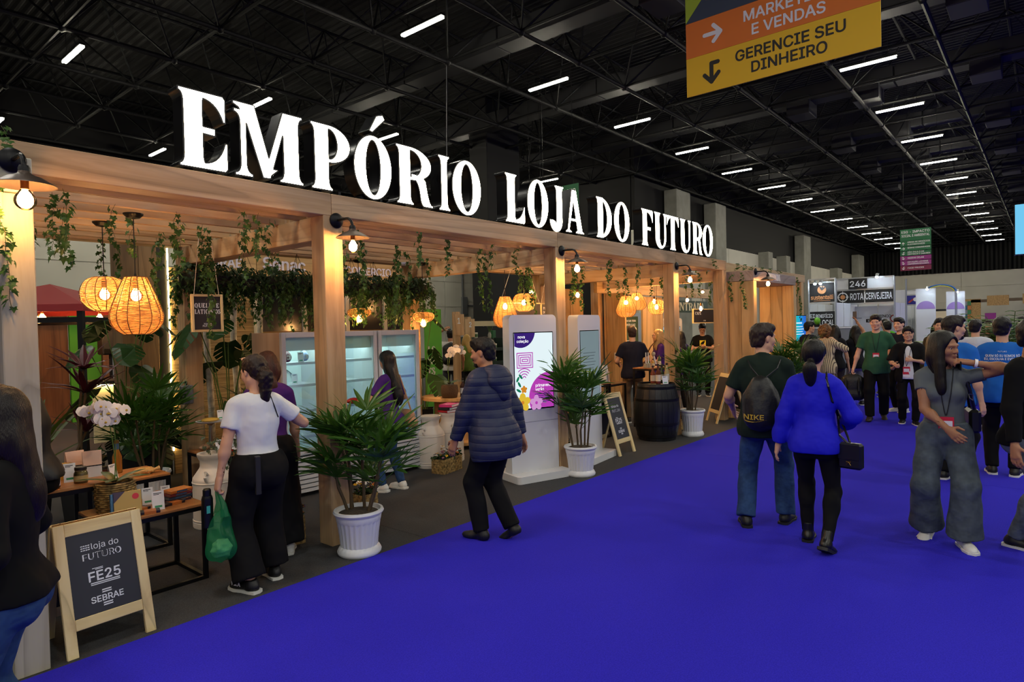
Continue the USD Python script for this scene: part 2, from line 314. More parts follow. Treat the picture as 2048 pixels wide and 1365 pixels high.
def glyph(c, w):
    S = min(.25, .42*w); h = .055
    if c == 'O' or c == 'Q':
        g = oval(0, w, -.02, 1.02).difference(oval(S*.92, w-S*.92, .055, .945))
        return U([g, P_(Q((w*.4, .1), (w*.7, .05), (w*1.05, -.2)), Q((w*1.1, -.12), (w*.85, .0), (w*.62, .12)))]) if c == 'Q' else g
    if c == 'E': return U([stem(h, h+S), arm(h+S*.5, w-.02, 1, -1), arm(h+S*.5, w, 0, 1, drop=.38), P_((h+S*.5, .47), (w*.74, .455), (w*.74, .545), (h+S*.5, .555))])
    if c == 'F': return U([stem(h, h+S), arm(h+S*.5, w, 1, -1), P_((h+S*.5, .44), (w*.8, .425), (w*.8, .525), (h+S*.5, .525))])
    if c == 'L': return U([stem(h, h+S), arm(h+S*.5, w, 0, 1, drop=.36)])
    if c == 'I': return stem(w/2-S/2, w/2+S/2)
    if c in 'PR':
        y = .43; b = oval(h+S-(w-h-S), w, y, 1).intersection(sg.box(h+S*.4, 0, w, 1)); i = oval(h+S-(w-h-S)+S, w-S*.92, y+.055, .945).intersection(sg.box(h+S, 0, w, 1))
        g = U([stem(h, h+S, top=(1, 0)), b.difference(i), sg.box(h+S*.4, .945, h+S+.02, 1)])
        if c == 'R': g = U([g, P_(Q((h+S+.02, .50), (w*.62, .46), (w*.66, .2)), Q((w*.68, .1), (w*.72, 0), (w*.78, 0)), (w+.02, 0), (w+.02, .035), Q((w-.03, .05), (w-.06, .1), (w-.1, .25)), Q((w-.14, .45), (w*.72, .54), (h+S+.02, .54)))])
        return g
    if c == 'D':
        b = oval(2*(h+S*.5)-w, w, 0, 1).intersection(sg.box(h+S*.4, 0, w, 1)); i = oval(2*(h+S*.5)-w+S, w-S*.9, .055, .945).intersection(sg.box(h+S, 0, w, 1))
        return U([stem(h, h+S, bot=(1, 0), top=(1, 0)), b.difference(i)])
    if c == 'M':
        t = S*.36; a = .09
        return U([P_((0, 1), (.30, 1), (w*.52, .16), (w*.62, .16), (w*.46, .02), (w*.40, .02), (w*.09+.1, .72), (.08, .93), (0, .97)), P_((w*.40, .02), (w*.50, .02), (w-h-S*.7, .95), (w-h-S, 1.)),
                  stem(a, a+t, 0, .9, s=.08), stem(w-h-S, w-h, s=.06, top=(0, 1))])
    if c == 'A':
        return U([P_((w*.36, 1), (w*.60, 1), (w*.94, .06), (w*.94, 0), (w*.66, 0), (w*.66, .06)), P_((w*.36, 1), (w*.5, .9), (w*.2, .05), (w*.1, .05)), sg.box(w*.25, .27, w*.7, .335), P_((0, 0), (w*.32, 0), (w*.32, .03), (w*.2, .07), (w*.1, .07), (0, .03)), P_((w*.56, 0), (w+.02, 0), (w+.02, .03), (w*.9, .08), (w*.68, .08), (w*.56, .03))])
    if c == 'J':
        x = w-h-S; k = oval(x-.62*S-.12, w-h, -.05, .5).difference(oval(x-.62*S+.02, x+.01, .04, .8))
        return U([stem(x, w-h, .2, 1, bot=(0, 0)), k.intersection(sg.box(-1, -1, w, .22)), sg.Point(x-.45*S, .12).buffer(.085)])
    if c == 'U':
        t = S*.42
        bowl = oval(h, w-h*.6, -.02, .62).difference(oval(h+S, w-h*.6-t, .07, .6)).intersection(sg.box(0, -1, w, .3))
        return U([stem(h, h+S, .28, 1, bot=(0, 0)), stem(w-h*.6-t, w-h*.6, .28, 1, bot=(0, 0)), bowl])
    if c == 'T': return U([stem(w/2-S/2, w/2+S/2, top=(0, 0)), arm(w/2, w, 1, -1, drop=.3), sa.scale(arm(w/2, w, 1, -1, drop=.3), -1, 1, origin=(w/2, 0))])
    if c == 'N': return U([stem(h, h+S*.35), stem(w-h-S*.35, w-h, bot=(0, 0)), P_((0, 1), (.28, 1), (w-h, .12), (w-h, 0), (w-h-.12, 0))])
    if c == 'C': return U([oval(0, w*1.1, -.02, 1.02).difference(oval(S*.92, w*1.1-S*.5, .055, .945)).difference(sg.box(w*.78, .26, 2, .72)), P_((w*.86, .66), (w, .66), (w, 1.), (w*.93, .97))])
    if c == 'S':
        L = sg.LineString(Q((w*.85, .78), (w*.8, .96), (w*.48, .95))+Q((w*.12, .95), (w*.02, .66), (w*.5, .53))+Q((w*1.02, .38), (w*.92, .06), (w*.5, .05))+Q((w*.15, .05), (w*.1, .2), (w*.1, .3)))
        return U([L.buffer(.065), sg.LineString([(w*.3, .68), (w*.72, .34)]).buffer(.1), sg.box(w*.8, .68, w*.92, 1), sg.box(.03, 0, .12, .33)])
    if c == 'V': return U([P_((.02, 1), (.3, 1), (w*.62, .1), (w*.5, 0), (w*.4, 0)), P_((w*.4, 0), (w*.5, 0), (w*.92, 1), (w*.82, 1)), sg.box(0, .96, .38, 1), sg.box(w*.72, .96, w, 1)])
    return sg.box(0, 0, w, 1)
def accent(w): return P_((w*.42, 1.10), (w*.62, 1.36), (w*.78, 1.40), (w*.84, 1.33), (w*.5, 1.08))
GW = dict(E=.60, M=1.05, P=.72, O=.72, R=.78, I=.40, L=.60, J=.52, A=.76, D=.72, F=.60, U=.74, T=.76, N=.82, C=.62, S=.52, Q=.72, V=.74)
ACC = {'Ó': 'O', 'É': 'E', 'Í': 'I'}
def serif(s, h, sp=.09, maxw=None):
    x, gs = 0., []
    for ch in s:
        if ch == ' ': x += .32; continue
        b = ACC.get(ch, ch); w = GW[b]; g = glyph(b, w)
        if ch in ACC: g = U([g, accent(w)])
        gs.append(sa.translate(g, x)); x += w+sp
    g = U(gs); k = h if not maxw or x*h < maxw else maxw/x
    return sa.scale(g, k, h, origin=(0, 0))
glow = E('letter_glow', 'fff1d6', SIGN); blackret = M('letter_return', '101012', .25, metal=.3)
CAP = .53
word = [('E', 1.90, 2.23, 'first'), ('M', 2.28, 2.83, ''), ('P', 2.91, 3.28, ''), ('Ó', 3.32, 3.72, ''), ('R', 3.78, 4.20, ''), ('I', 4.27, 4.47, ''), ('O', 4.48, 4.89, ''),
        ('L', 5.28, 5.61, ''), ('O', 5.66, 6.05, ''), ('J', 6.08, 6.36, ''), ('A', 6.40, 6.78, ''), ('D', 7.09, 7.47, ''), ('O', 7.53, 7.94, ''),
        ('F', 8.29, 8.63, ''), ('U', 8.68, 9.07, ''), ('T', 9.08, 9.49, ''), ('U', 9.54, 9.93, ''), ('R', 10.00, 10.38, ''), ('O', 10.40, 10.83, '')]
WHERE = ['first letter, starting the word EMPÓRIO', 'second letter of the word EMPÓRIO', 'third letter of the word EMPÓRIO', 'with acute accent in the word EMPÓRIO', 'fifth letter of the word EMPÓRIO', 'sixth letter of the word EMPÓRIO', 'last letter of the word EMPÓRIO',
         'starting the word LOJA', 'second letter of the word LOJA', 'third letter of the word LOJA', 'ending the word LOJA', 'starting the short word DO', 'ending the short word DO',
         'starting the word FUTURO', 'second letter of the word FUTURO', 'third letter of the word FUTURO', 'fourth letter of the word FUTURO', 'fifth letter of the word FUTURO', 'ending the word FUTURO, last of the sign']
for (c, a, b, _), wh in zip(word, WHERE):
    base = ACC.get(c, c); w = (b-a)/CAP; g = glyph(base, w)
    if c in ACC: g = U([g, accent(w)])
    g = sa.scale(g, CAP, CAP, origin=(0, 0)).buffer(.004).buffer(-.007).buffer(.003)
    t = thing('sign_letter', f'glowing white sign letter {base} with black sides, {wh}', 'sign letter', (a, YF+.005, 2.905), group=None)
    part(t, 'face', upright(poly(g.buffer(-.004), .006), (0, .002, 0)), glow, False)
    part(t, 'side_return', cat(upright(poly(g.buffer(.007).difference(g.buffer(-.003)), .14), (0, .142, 0)), upright(poly(g.buffer(.006), .006), (0, .147, 0))), blackret, False, 'black metal side of the letter')
    for xx in (.25, .75): part(t, 'bracket', box((b-a)*xx-.012, (b-a)*xx+.012, .03, .12, -.025, .012), iron, False)
# lettering on the portal's lintel
lt = serif('ENTRADA', .125, maxw=1.1)
single('entrance_lettering', upright(poly(lt, .018), (12.28, 4.05-.001, 2.545)), M('white_letter', 'ece8e4', .5), 'white raised letters reading ENTRADA on the pale portal', 'sign', smooth=False)
# ---------------------------------------------------------------- people: one continuous body each, clothes and hair over it
def nrm(v): v = np.asarray(v, float); return v/(np.linalg.norm(v)+1e-12)
class Field:
    """A smooth union of rounded shapes, meshed by surface nets near its surface only."""
    def __init__(s): s.ops = []
    def cap(s, a, b, r1, r2=None, k=.02, sub=False):
        a, b = np.asarray(a, float), np.asarray(b, float); r2 = r1 if r2 is None else r2; ba = b-a; L = ba@ba+1e-12; R = max(r1, r2)
        def f(p):
            t = np.clip((p-a)@ba/L, 0, 1); return np.linalg.norm(p-a-t[:, None]*ba, axis=1)-(r1+(r2-r1)*t)
        s.ops.append((f, np.minimum(a, b)-R, np.maximum(a, b)+R, k, 's' if sub else 'u')); return s
    def ell(s, c, r, k=.03, rot=None, sub=False):
        c, r = np.asarray(c, float), np.asarray(r, float); m = r.max()
        def f(p):
            q = p-c
            if rot is not None: q = q@rot
            a = np.linalg.norm(q/r, axis=1); b = np.linalg.norm(q/r**2, axis=1)+1e-9; return a*(a-1)/b
        s.ops.append((f, c-m, c+m, k, 's' if sub else 'u')); return s
    def cut(s, pt, n, k=.006):
        """Keeps the side that n points away from."""
        pt, n = np.asarray(pt, float), nrm(n); s.ops.append((lambda p: (p-pt)@n, None, None, k, 'i')); return s
    def sub(s, other): s.ops.append((other.ev, None, None, .004, 's')); return s
    def join(s, other, k=.02): lo, hi = other.bounds(); s.ops.append((other.ev, lo, hi, k, 'u')); return s
    def rough(s, fn): s.ops.append((fn, None, None, 0, '+')); return s
    def bounds(s):
        u = [o for o in s.ops if o[4] == 'u']; return np.min([o[1] for o in u], 0), np.max([o[2] for o in u], 0)
    def ev(s, p, pad=.1, blk=1):
        """Signed distances; points that come in blocks of blk neighbours are culled by their block."""
        d = np.full(len(p), .5); c = p if blk == 1 else p.reshape(-1, blk, 3).mean(1); P, D = (p, d) if blk == 1 else (p.reshape(-1, blk, 3), d.reshape(-1, blk))
        for f, lo, hi, k, mode in s.ops:
            if mode == '+': D += f(p).reshape(D.shape); continue
            if lo is None: i = slice(None); q = p
            else:
                i = np.nonzero(((c > lo-pad) & (c < hi+pad)).all(1))[0]
                if not len(i): continue
                q = P[i].reshape(-1, 3)
            e = (f.__self__.ev(q, pad, blk) if hasattr(f, '__self__') else f(q)).reshape(D[i].shape); g = D[i]
            if mode == 'u': h = np.maximum(k-np.abs(g-e), 0)/k; D[i] = np.minimum(g, e)-h*h*k*.25
            else:
                e = -e if mode == 's' else e; h = np.maximum(k-np.abs(g-e), 0)/k; D[i] = np.maximum(g, e)+h*h*k*.25
        return d
    def mesh(s, h):
        lo, hi = s.bounds(); lo = lo-3*h; nc = np.ceil((hi+3*h-lo)/(4*h)).astype(int); D = nc*4
        C = np.stack(np.meshgrid(*[np.arange(n) for n in nc], indexing='ij'), -1).reshape(-1, 3)
        d = s.ev(lo+(C*4+1.5)*h, 9*h); act = np.abs(d) < 6.5*h
        V = np.repeat(np.repeat(np.repeat(np.where(d < 0, -1., 1.).reshape(nc), 4, 0), 4, 1), 4, 2).astype(np.float32)
        o = np.stack(np.meshgrid(*[np.arange(4)]*3, indexing='ij'), -1).reshape(-1, 3)
        I = (C[act][:, None]*4+o[None]).reshape(-1, 3); V[I[:, 0], I[:, 1], I[:, 2]] = s.ev(lo+I*h, max(.04, 5*h), 64)
        S = V < 0; c = sum(S[a:D[0]-1+a, b:D[1]-1+b, e:D[2]-1+e].astype(np.int8) for a in (0, 1) for b in (0, 1) for e in (0, 1))
        X = np.argwhere((c > 0) & (c < 8)); idx = np.full(D-1, -1, np.int32); idx[tuple(X.T)] = np.arange(len(X))
        acc, cnt = np.zeros((len(X), 3)), np.zeros(len(X)); K = [(a, b, e) for a in (0, 1) for b in (0, 1) for e in (0, 1)]
        val = {k: V[X[:, 0]+k[0], X[:, 1]+k[1], X[:, 2]+k[2]] for k in K}
        for a in K:
            for ax in range(3):
                if a[ax]: continue
                b = list(a); b[ax] = 1; va, vb = val[a], val[tuple(b)]; m = (va < 0) != (vb < 0); t = va[m]/(va[m]-vb[m])
                q = np.tile(np.array(a, float), (len(t), 1)); q[:, ax] = t; acc[m] += q; cnt[m] += 1
        v = lo+(X+acc/cnt[:, None])*h; F = []
        for ax in range(3):
            b, e = [(1, 2), (2, 0), (0, 1)][ax]; sl = [slice(1, n-1) for n in D]; s1 = list(sl); sl[ax] = slice(0, D[ax]-1); s1[ax] = slice(1, D[ax])
            A, B = S[tuple(sl)], S[tuple(s1)]; pts = np.argwhere(A != B); off = np.ones(3, int); off[ax] = 0; pts = pts+off
            if not len(pts): continue
            def at(i, j):
                q = pts.copy(); q[:, b] -= i; q[:, e] -= j; return idx[tuple(q.T)]
            quad = np.stack([at(1, 1), at(0, 1), at(0, 0), at(1, 0)], 1); fl = ~S[tuple(pts.T)]; quad[fl] = quad[fl][:, ::-1]; F.append(quad)
        F = np.vstack(F); F = F[(F >= 0).all(1)]; return v, F
    def drape(s, m, d, eps=.003, far=.6):
        """Moves a mesh along d until it lies on the surface."""
        v = np.asarray(m[0], float).copy(); d = nrm(d); base = v@d; v0 = v-far*d; t = np.zeros(len(v))
        for _ in range(40): t = np.minimum(t+np.maximum(s.ev(v0+t[:, None]*d, pad=.6), -.02)*.8, far)
        return v0+(t+((base-base.min())-eps)*1.)[:, None]*d, m[1]
def coarsen(m, keep, c):
    """Merges the vertices that keep() does not want fine, by cells of size c."""
    v, f = m[0], tri(m[1]); n = len(v); k = keep(v); q = np.floor(v/c).astype(np.int64); key = (q[:, 0]*100003+q[:, 1])*100003+q[:, 2]; key[k] = -np.arange(1, n+1)[k]-10**15
    u, inv = np.unique(key, return_inverse=True); inv = inv.ravel(); w = np.zeros((len(u), 3)); np.add.at(w, inv, v); w /= np.bincount(inv)[:, None]
    g = inv[f]; g = g[(g[:, 0] != g[:, 1]) & (g[:, 1] != g[:, 2]) & (g[:, 0] != g[:, 2])]; return w, g
def ik(a, b, l1, l2, pole):
    d = b-a; L = np.linalg.norm(d); L2 = min(L, (l1+l2)*.998); b = a+d/L*L2; x = (l1*l1-l2*l2+L2*L2)/(2*L2); hh = math.sqrt(max(l1*l1-x*x, 0)); u = d/L
    n = np.asarray(pole, float); n = nrm(n-(n@u)*u); return a+u*x+n*hh, b
def rotm(yaw=0, pitch=0, roll=0):
    """Columns: forward, left, up. pitch > 0 looks down."""
    cy, sy, cp, sp, cr, sr = math.cos(yaw), math.sin(yaw), math.cos(pitch), math.sin(pitch), math.cos(roll), math.sin(roll)
    return np.array([[cy, -sy, 0], [sy, cy, 0], [0, 0, 1]])@np.array([[cp, 0, sp], [0, 1, 0], [-sp, 0, cp]])@np.array([[1, 0, 0], [0, cr, -sr], [0, sr, cr]])
SKIN = {'fair': 'd9a78c', 'light': 'c99a7c', 'tan': 'b07d5e', 'brown': '9b6b4e'}
def skinm(k): return M('skin_'+k, SKIN[k], .5, specular_ior_level=.35)
def cloth(name, c, rough=.85, fold=.012, fs=8., **kw): return M('cloth_'+name, c, rough, bump=fold, bscale=fs, **{'specular_ior_level': .2, **kw})
def hairm(c): return wood('hair_'+c, (c, c, '0c0908'), 'z', .38, 60., .05, .004, 0.)
def hug(s, pts, eps=.012):
    """Points (left, up) laid on the back of the clothes."""
    v = np.array([s.P+(s.lf*l+s.up*u-s.fw*.4)*s.k for l, u in pts]); w = v.copy(); t = np.zeros(len(v))
    for _ in range(40): t = np.minimum(t+np.maximum(s.topF.ev(v+t[:, None]*s.fw, .6)-eps, -.02)*.8, .45)
    return v+t[:, None]*s.fw
class Person:
    def __init__(s, label, loc, face, h=1.7, girth=1., fem=False, skin='light', res=.008, lean=0., feet=None, hands=None, head=(0, 0, 0), twist=0., hipdrop=.015, group=None, poles=None, curl=(.35, .35), shoulders=1., tilt=0.):
        k = s.k = h/1.75; s.res = res; s.fem = fem; s.g = girth; s.skin = skin
        s.path = thing('person', label, 'person', loc, face, group)
        A = lambda *p: np.array(p, float)*k
        feet = feet or [(.02, .10, 0, .15, 0), (-.02, -.10, 0, -.15, 0)]
        hw = .085 if not fem else .09
        pz = .93*k-hipdrop*k; s.P = np.array([np.mean([f[0] for f in feet])*k*.6, np.mean([f[1] for f in feet])*k, pz])
        T = rotm(twist, lean, tilt); s.T = T; s.up = T[:, 2]; s.fw = T[:, 0]; s.lf = T[:, 1]
        s.C = s.P+s.up*.34*k; s.N = s.P+s.up*.545*k; s.Hc = s.N+rotm(twist, lean*.7+.12, tilt)[:, 2]*.165*k+s.fw*.018*k
        sw = (.175 if not fem else .155)*shoulders; s.sh = [s.P+s.up*.472*k+s.lf*y*k for y in (sw, -sw)]
        s.hip = [s.P+A(0, hw, -.02), s.P+A(0, -hw, -.02)]; s.ank, s.knee, s.foot = [], [], []
        for f, hp in zip(feet, s.hip):
            yaw, pit = f[3], f[4]; D = rotm(yaw, pit); toe = A(f[0], f[1], f[2]); a = toe+D@A(0, 0, .085)
            if pit > 0: a = toe+D@A(-.0, 0, .085)
            kn, a = ik(hp, a, .425*k, .425*k, D[:, 0]+np.array([.0, .0, .2])); s.knee.append(kn); s.ank.append(a); s.foot.append((a, D))
        hands = hands or [(.03, .27, .80), (.03, -.27, .80)]; s.el, s.wr = [], []
        poles = poles or [(-1, .5, -.2), (-1, -.5, -.2)]
        for sh, hd, po in zip(s.sh, hands, poles):
            e, w = ik(sh, A(*hd), .29*k, .25*k, np.array(po, float)); s.el.append(e); s.wr.append(w)
        s.HR = rotm(twist+head[0], head[1], head[2]); s.curl = curl
        s.hf = []
    def hl(s, *p): return s.Hc+s.HR@(np.array(p, float)*s.k)
    def torso(s, F, g=0., k=.05):
        K, R = s.k, s.T; q = s.g; f = s.fem
        F.ell(s.P+s.up*.0*K, np.array([.115*q+g, .162*q**.7+g, .13+g])*[K, K, K], k, R)
        F.ell(s.P+s.up*.15*K+s.fw*.012*K*q, (np.array([.098*q**1.3 if not f else .09*q**1.2, .145*q if not f else .125*q, .17])+g)*K, k, R)
        F.ell(s.P+s.up*.33*K+s.fw*.005*K, (np.array([.112*q**.8 if not f else .10*q**.8, .165*q**.7 if not f else .145*q**.7, .17])+g)*K, k, R)
        F.ell(s.P+s.up*.455*K, (np.array([.075, .165*np.linalg.norm(s.sh[0]-s.sh[1])/K/.35, .065])+g)*K, k, R)
        if f:
            for y in (.065, -.065): F.ell(s.P+s.up*.335*K+s.fw*.075*K+s.lf*y*K, (np.array([.055, .06, .06])*q+g)*K, .03, R)
        for y in (.075, -.075): F.ell(s.P-s.fw*.065*K*q+s.lf*y*K-s.up*.05*K, (np.array([.075, .085, .095])*q**.6+g)*K, k, R)
        F.cap(s.N-s.up*.07*K, s.N-s.up*.03*K, (.06+g)*K, (.05+g)*K, k)
        for i in (0, 1): F.cap(s.N-s.up*.05*K+(s.sh[i]-s.N)*.12, s.N*.3+s.sh[i]*.7+s.up*.004*K, (.045+g)*K, (.042+g)*K, .05)
        return F
    def hand(s, F, i, curl, n=None):
        K = s.k; w = s.wr[i]; d = nrm(w-s.el[i]); sd = 1 if i == 0 else -1
        n = nrm(n if n is not None else (s.lf*-sd+s.fw*.15)); n = nrm(n-(n@d)*d); lat = np.cross(n, d)*sd; s.hf.append((w, d, n))
        F.cap(w+d*.015*K+lat*.012*K, w+d*.082*K+lat*.022*K, .020*K, .016*K, .014).cap(w+d*.015*K-lat*.012*K, w+d*.078*K-lat*.024*K, .019*K, .015*K, .014).cap(w+d*.03*K, w+d*.085*K, .021*K, .017*K, .014)
        for y, L, b in ((.031, .070, .085), (.011, .078, .090), (-.010, .073, .088), (-.029, .058, .082)):
            p = w+d*b*K+lat*y*K; a = curl*.5
            for sg_, r in ((.46, .0095), (.30, .0088), (.24, .0078)):
                q = p+(d*math.cos(a)+n*math.sin(a)+lat*y*1.6*(1 if a < .8 else .3))*L*sg_*K; F.cap(p, q, r*K, r*.93*K, .006); p = q; a += curl
        p = w+d*.022*K+lat*.026*K; q = p+(d*.55+lat*.75+n*.35)*.042*K; F.cap(p, q, .014*K, .011*K, .012); F.cap(q, q+(d*.85+lat*.2+n*.4)*.045*K, .0105*K, .0085*K, .006)
    def body(s, handn=(None, None), face=True):
        K = s.k; F = Field(); s.torso(F, -.008)
        for i in (0, 1):
            F.cap(s.hip[i], s.knee[i], .078*K*s.g**.6, .052*K, .03).cap(s.knee[i], s.ank[i], .052*K, .036*K, .02); mid = s.knee[i]*.65+s.ank[i]*.35-s.foot[i][1][:, 0]*.014*K; F.ell(mid, np.array([.05, .05, .09])*K, .03)
            a, D = s.foot[i]; F.cap(a-D[:, 2]*.05*K-D[:, 0]*.02*K, a+D@(np.array([.15, 0, -.06])*K), .032*K, .024*K, .02)
            F.cap(s.sh[i]-s.up*.01*K, s.el[i], .05*K*s.g**.5, .038*K*s.g**.4, .03).cap(s.el[i], s.wr[i], .038*K*s.g**.3, .025*K, .015); F.ell(s.el[i]*.72+s.wr[i]*.28, np.array([.041]*3)*K*s.g**.3, .03)
            s.hand(F, i, s.curl[i], handn[i])
        H = s.hl; R = s.HR; nr = .056 if not s.fem else .047
        F.cap(s.N-s.up*.03*K, H(-.018, 0, -.06), nr*K, nr*.95*K, .03)
        F.ell(H(-.014, 0, .035), np.array([.097, .077, .088])*K, .03, R).ell(H(.020, 0, -.03), np.array([.068, .061, .085])*K, .03, R)
        if face:
            for y in (1, -1):
                F.cap(H(0, .046*y, -.066), H(.058, .014*y, -.098), .022*K, .018*K, .03).ell(H(-.006, .077*y, -.008), np.array([.019, .010, .031])*K, .008, R@rotm(-.35*y)); F.ell(H(.058, .040*y, -.028), np.array([.026, .024, .026])*K, .025, R)
                F.cap(H(.077, .046*y, .022), H(.086, .01*y, .019), .010*K, .010*K, .02)
            F.ell(H(.066, 0, -.102), np.array([.021, .022, .016])*K, .02, R)
            F.cap(H(.084, 0, .012), H(.105, 0, -.030), .008*K, .0125*K, .014)
            for y in (1, -1): F.ell(H(.093, .012*y, -.034), np.array([.011, .009, .008])*K, .008, R); F.ell(H(.094, .032*y, .001), np.array([.016, .019, .0105])*K, .012, R, sub=True); F.cap(H(.0825, .020*y, .0075), H(.074, .046*y, .0065), .0048*K, .0045*K, .006).cap(H(.0815, .021*y, -.0085), H(.074, .044*y, -.008), .0042*K, .004*K, .006)
            F.ell(H(.087, 0, -.0585), np.array([.012, .025, .008])*K, .008, R).ell(H(.085, 0, -.0705), np.array([.013, .021, .009])*K, .008, R)
        s.F = F; near = [(s.Hc-s.HR[:, 2]*.02*K, .155*K)]+[(w+d*.08*K, .125*K) for w, d, n in s.hf]
        part(s.path, 'body', coarsen(F.mesh(s.res), lambda v: np.any([np.linalg.norm(v-c, axis=1) < r for c, r in near], 0), max(.02, 2.2*s.res)), skinm(s.skin), True)
        if face: s.features()
        return s
    def features(s, lip=None):
        K = s.k; T = lambda m, c: (s.Hc+(np.asarray(m[0])+np.asarray(c))*K@s.HR.T, m[1])
        for y in (1, -1):
            part(s.path, 'eye', T(ell((0, 0, 0), (.0118,)*3, 2), (.0725, .032*y, -.0005)), M('eye_white', 'b9b2ac', .25)); part(s.path, 'iris', T(ell((0, 0, 0), (.003, .0062, .0062), 1), (.0832, .032*y, -.0002)), M('iris', '24160e', .2))
            part(s.path, 'eyebrow', T(tube([(.079, .050*y, .019), (.086, .036*y, .0255), (.091, .017*y, .0215)], [.002, .0042, .0035], 5), (0, 0, 0)), M('eyebrow', '21160f', .8))
        part(s.path, 'lips', T(cat(ell((.0905, 0, -.0595), (.0095, .0225, .0052), 2), ell((.0885, 0, -.0705), (.0105, .0195, .0066), 2)), (0, 0, 0)), M('lip_'+s.skin, lip or ('a8655a' if s.skin != 'brown' else '8a4f48'), .4))
    def top(s, mat, sleeve=.55, grow=.014, hem=-.06, name='shirt', loose=.012, neck=.055, puff=0., opened=False, label=None, collar=False, fold=.014):
        K = s.k; F = Field(); s.torso(F, grow)
        if hem < -.08: F.cap(s.P+s.up*.05*K, s.P+s.up*(hem+.02)*K, (.12*s.g+grow)*K, (.125*s.g+grow)*K, .08).ell(s.P+s.up*hem*.5*K, (np.array([.122*s.g, .188*s.g**.7, -hem*.9+.06])+grow)*K, .05, s.T)
        F.cut(s.P+s.up*hem*K, -s.up)
        for i in (0, 1):
            A = Field(); a, e, w = s.sh[i], s.el[i], s.wr[i]; ra = (.046*s.g**.4+loose*.8)*K; rb = (.038*s.g**.4+loose+puff)*K; rc = (.027+loose*.8+puff)*K
            if sleeve <= 1: A.cap(a-s.up*.008*K, e, ra, rb+loose*K*.8, .03).cut(a+(e-a)*sleeve, e-a)
            else: A.cap(a-s.up*.008*K, e, ra, rb, .03).cap(e, e+(w-e)*(sleeve-1), rb, rc, .025).cut(e+(w-e)*min(sleeve-1, .99), w-e)
            if puff: A.ell(e*.35+w*.65, np.array([.055]*3)*K, .05)
            F.join(A, .03)
        F.cap(s.N+s.up*.02*K, s.N+s.up*.2*K, neck*K, neck*1.3*K, .008, sub=True)
        if collar: F.cap(s.N-s.up*.02*K-s.fw*.01*K, s.N+s.up*.025*K, .065*K, .06*K, .012)
        F.cut(s.N+s.up*(.03 if collar else .012)*K+s.fw*.0*K, s.up+s.fw*.45)
        if opened: F.cap(s.P+s.fw*.16*K-s.up*.3*K, s.P+s.fw*.16*K+s.up*.62*K, .105*K, .06*K, .01, sub=True)
        s.topF = F; F.rough(lambda p: (meshkit.noise(p*np.array([15., 15., 8.])/K, int(s.Hc[2]*900))-.5)*fold*K); part(s.path, name, F.mesh(max(s.res*1.35, .0085)), mat, True, label=label); return s
    def legs(s, mat, rad=(.092, .064, .052), waist=.06, end=1.0, name='trousers', flare=0., label=None, skirt=False, fold=.014):
        K = s.k; F = Field(); g = s.g; R = s.T; gw = .022 if waist > .07 else .004
        F.ell(s.P, (np.array([.115*g, .162*g**.7, .13])+gw)*K, .05, R)
        for y in (.075, -.075): F.ell(s.P-s.fw*.065*K*g+s.lf*y*K-s.up*.05*K, (np.array([.075, .085, .095])*g**.6+gw)*K, .05, R)
        F.ell(s.P+s.up*.09*K, (np.array([.1*g, .142*g**.8, .12])+.004)*K, .05, R); F.cut(s.P+s.up*waist*K, s.up)
        for i in (0, 1):
            A = Field(); A.cap(s.hip[i], s.knee[i], rad[0]*K*g**.6, rad[1]*K, .03).cap(s.knee[i], s.knee[i]+(s.ank[i]-s.knee[i])*1.08, rad[1]*K, (rad[2]+flare)*K, .03)
            if rad[1] < .075: A.ell(s.knee[i]*.7+s.ank[i]*.3-s.foot[i][1][:, 0]*.012*K, np.array([rad[1]*.95]*2+[.1])*K, .04)
            A.cut(s.knee[i]+(s.ank[i]-s.knee[i])*end, s.ank[i]-s.knee[i]); F.join(A, .035)
        if skirt: F.cap(s.P-s.up*.05*K, s.P*np.array([1, 1, 0])+np.array([0, 0, .12]), .15*K*g, .2*K*g, .08).cut((0, 0, .10), (0, 0, -1))
        F.rough(lambda p: (meshkit.noise(p*np.array([13., 13., 9.])/K, int(s.Hc[2]*700))-.5)*fold*K); part(s.path, name, F.mesh(max(s.res*1.45, .0105)), mat, True, label=label); return s
    def shoes(s, mat, sole=None, boot=0., heel=0., label=None, big=1., swoosh=None):
        K = s.k*big
        for i in (0, 1):
            a, D = s.foot[i]; z = -.085/big; W = lambda *p: a+D@(np.array(p, float)*K); F = Field(); R = D
            F.ell(W(-.025, 0, z+.045), np.array([.052, .040, .048])*K, .03, R).cap(W(0, 0, z+.05), W(.10, 0, z+.035), .040*K, .034*K, .03).ell(W(.135, 0, z+.030), np.array([.07, .045, .032])*K, .03, R).cap(W(-.015, 0, z+.05), W(-.01, 0, z+.095+boot), .041*K, .040*K, .02)
            F.cut(W(0, 0, z+.008), -D[:, 2]).cut(W(0, 0, z+.10+boot), D[:, 2]); part(s.path, 'shoe', F.mesh(min(s.res, .009)), mat, True, label=label)
            if sole:
                L = [(x*K, y*K) for x, y in [(-.082, 0), (-.07, .035), (-.02, .04), (.05, .038), (.12, .05), (.185, .036), (.21, 0), (.185, -.036), (.12, -.05), (.05, -.038), (-.02, -.04), (-.07, -.035)]]
                v, f = poly(sg.Polygon(L).buffer(.008).simplify(.002), .026*K); part(s.path, 'sole', (a+(v+np.array([0, 0, (z-.002)*K]))@D.T, f), sole, 40)
        return s
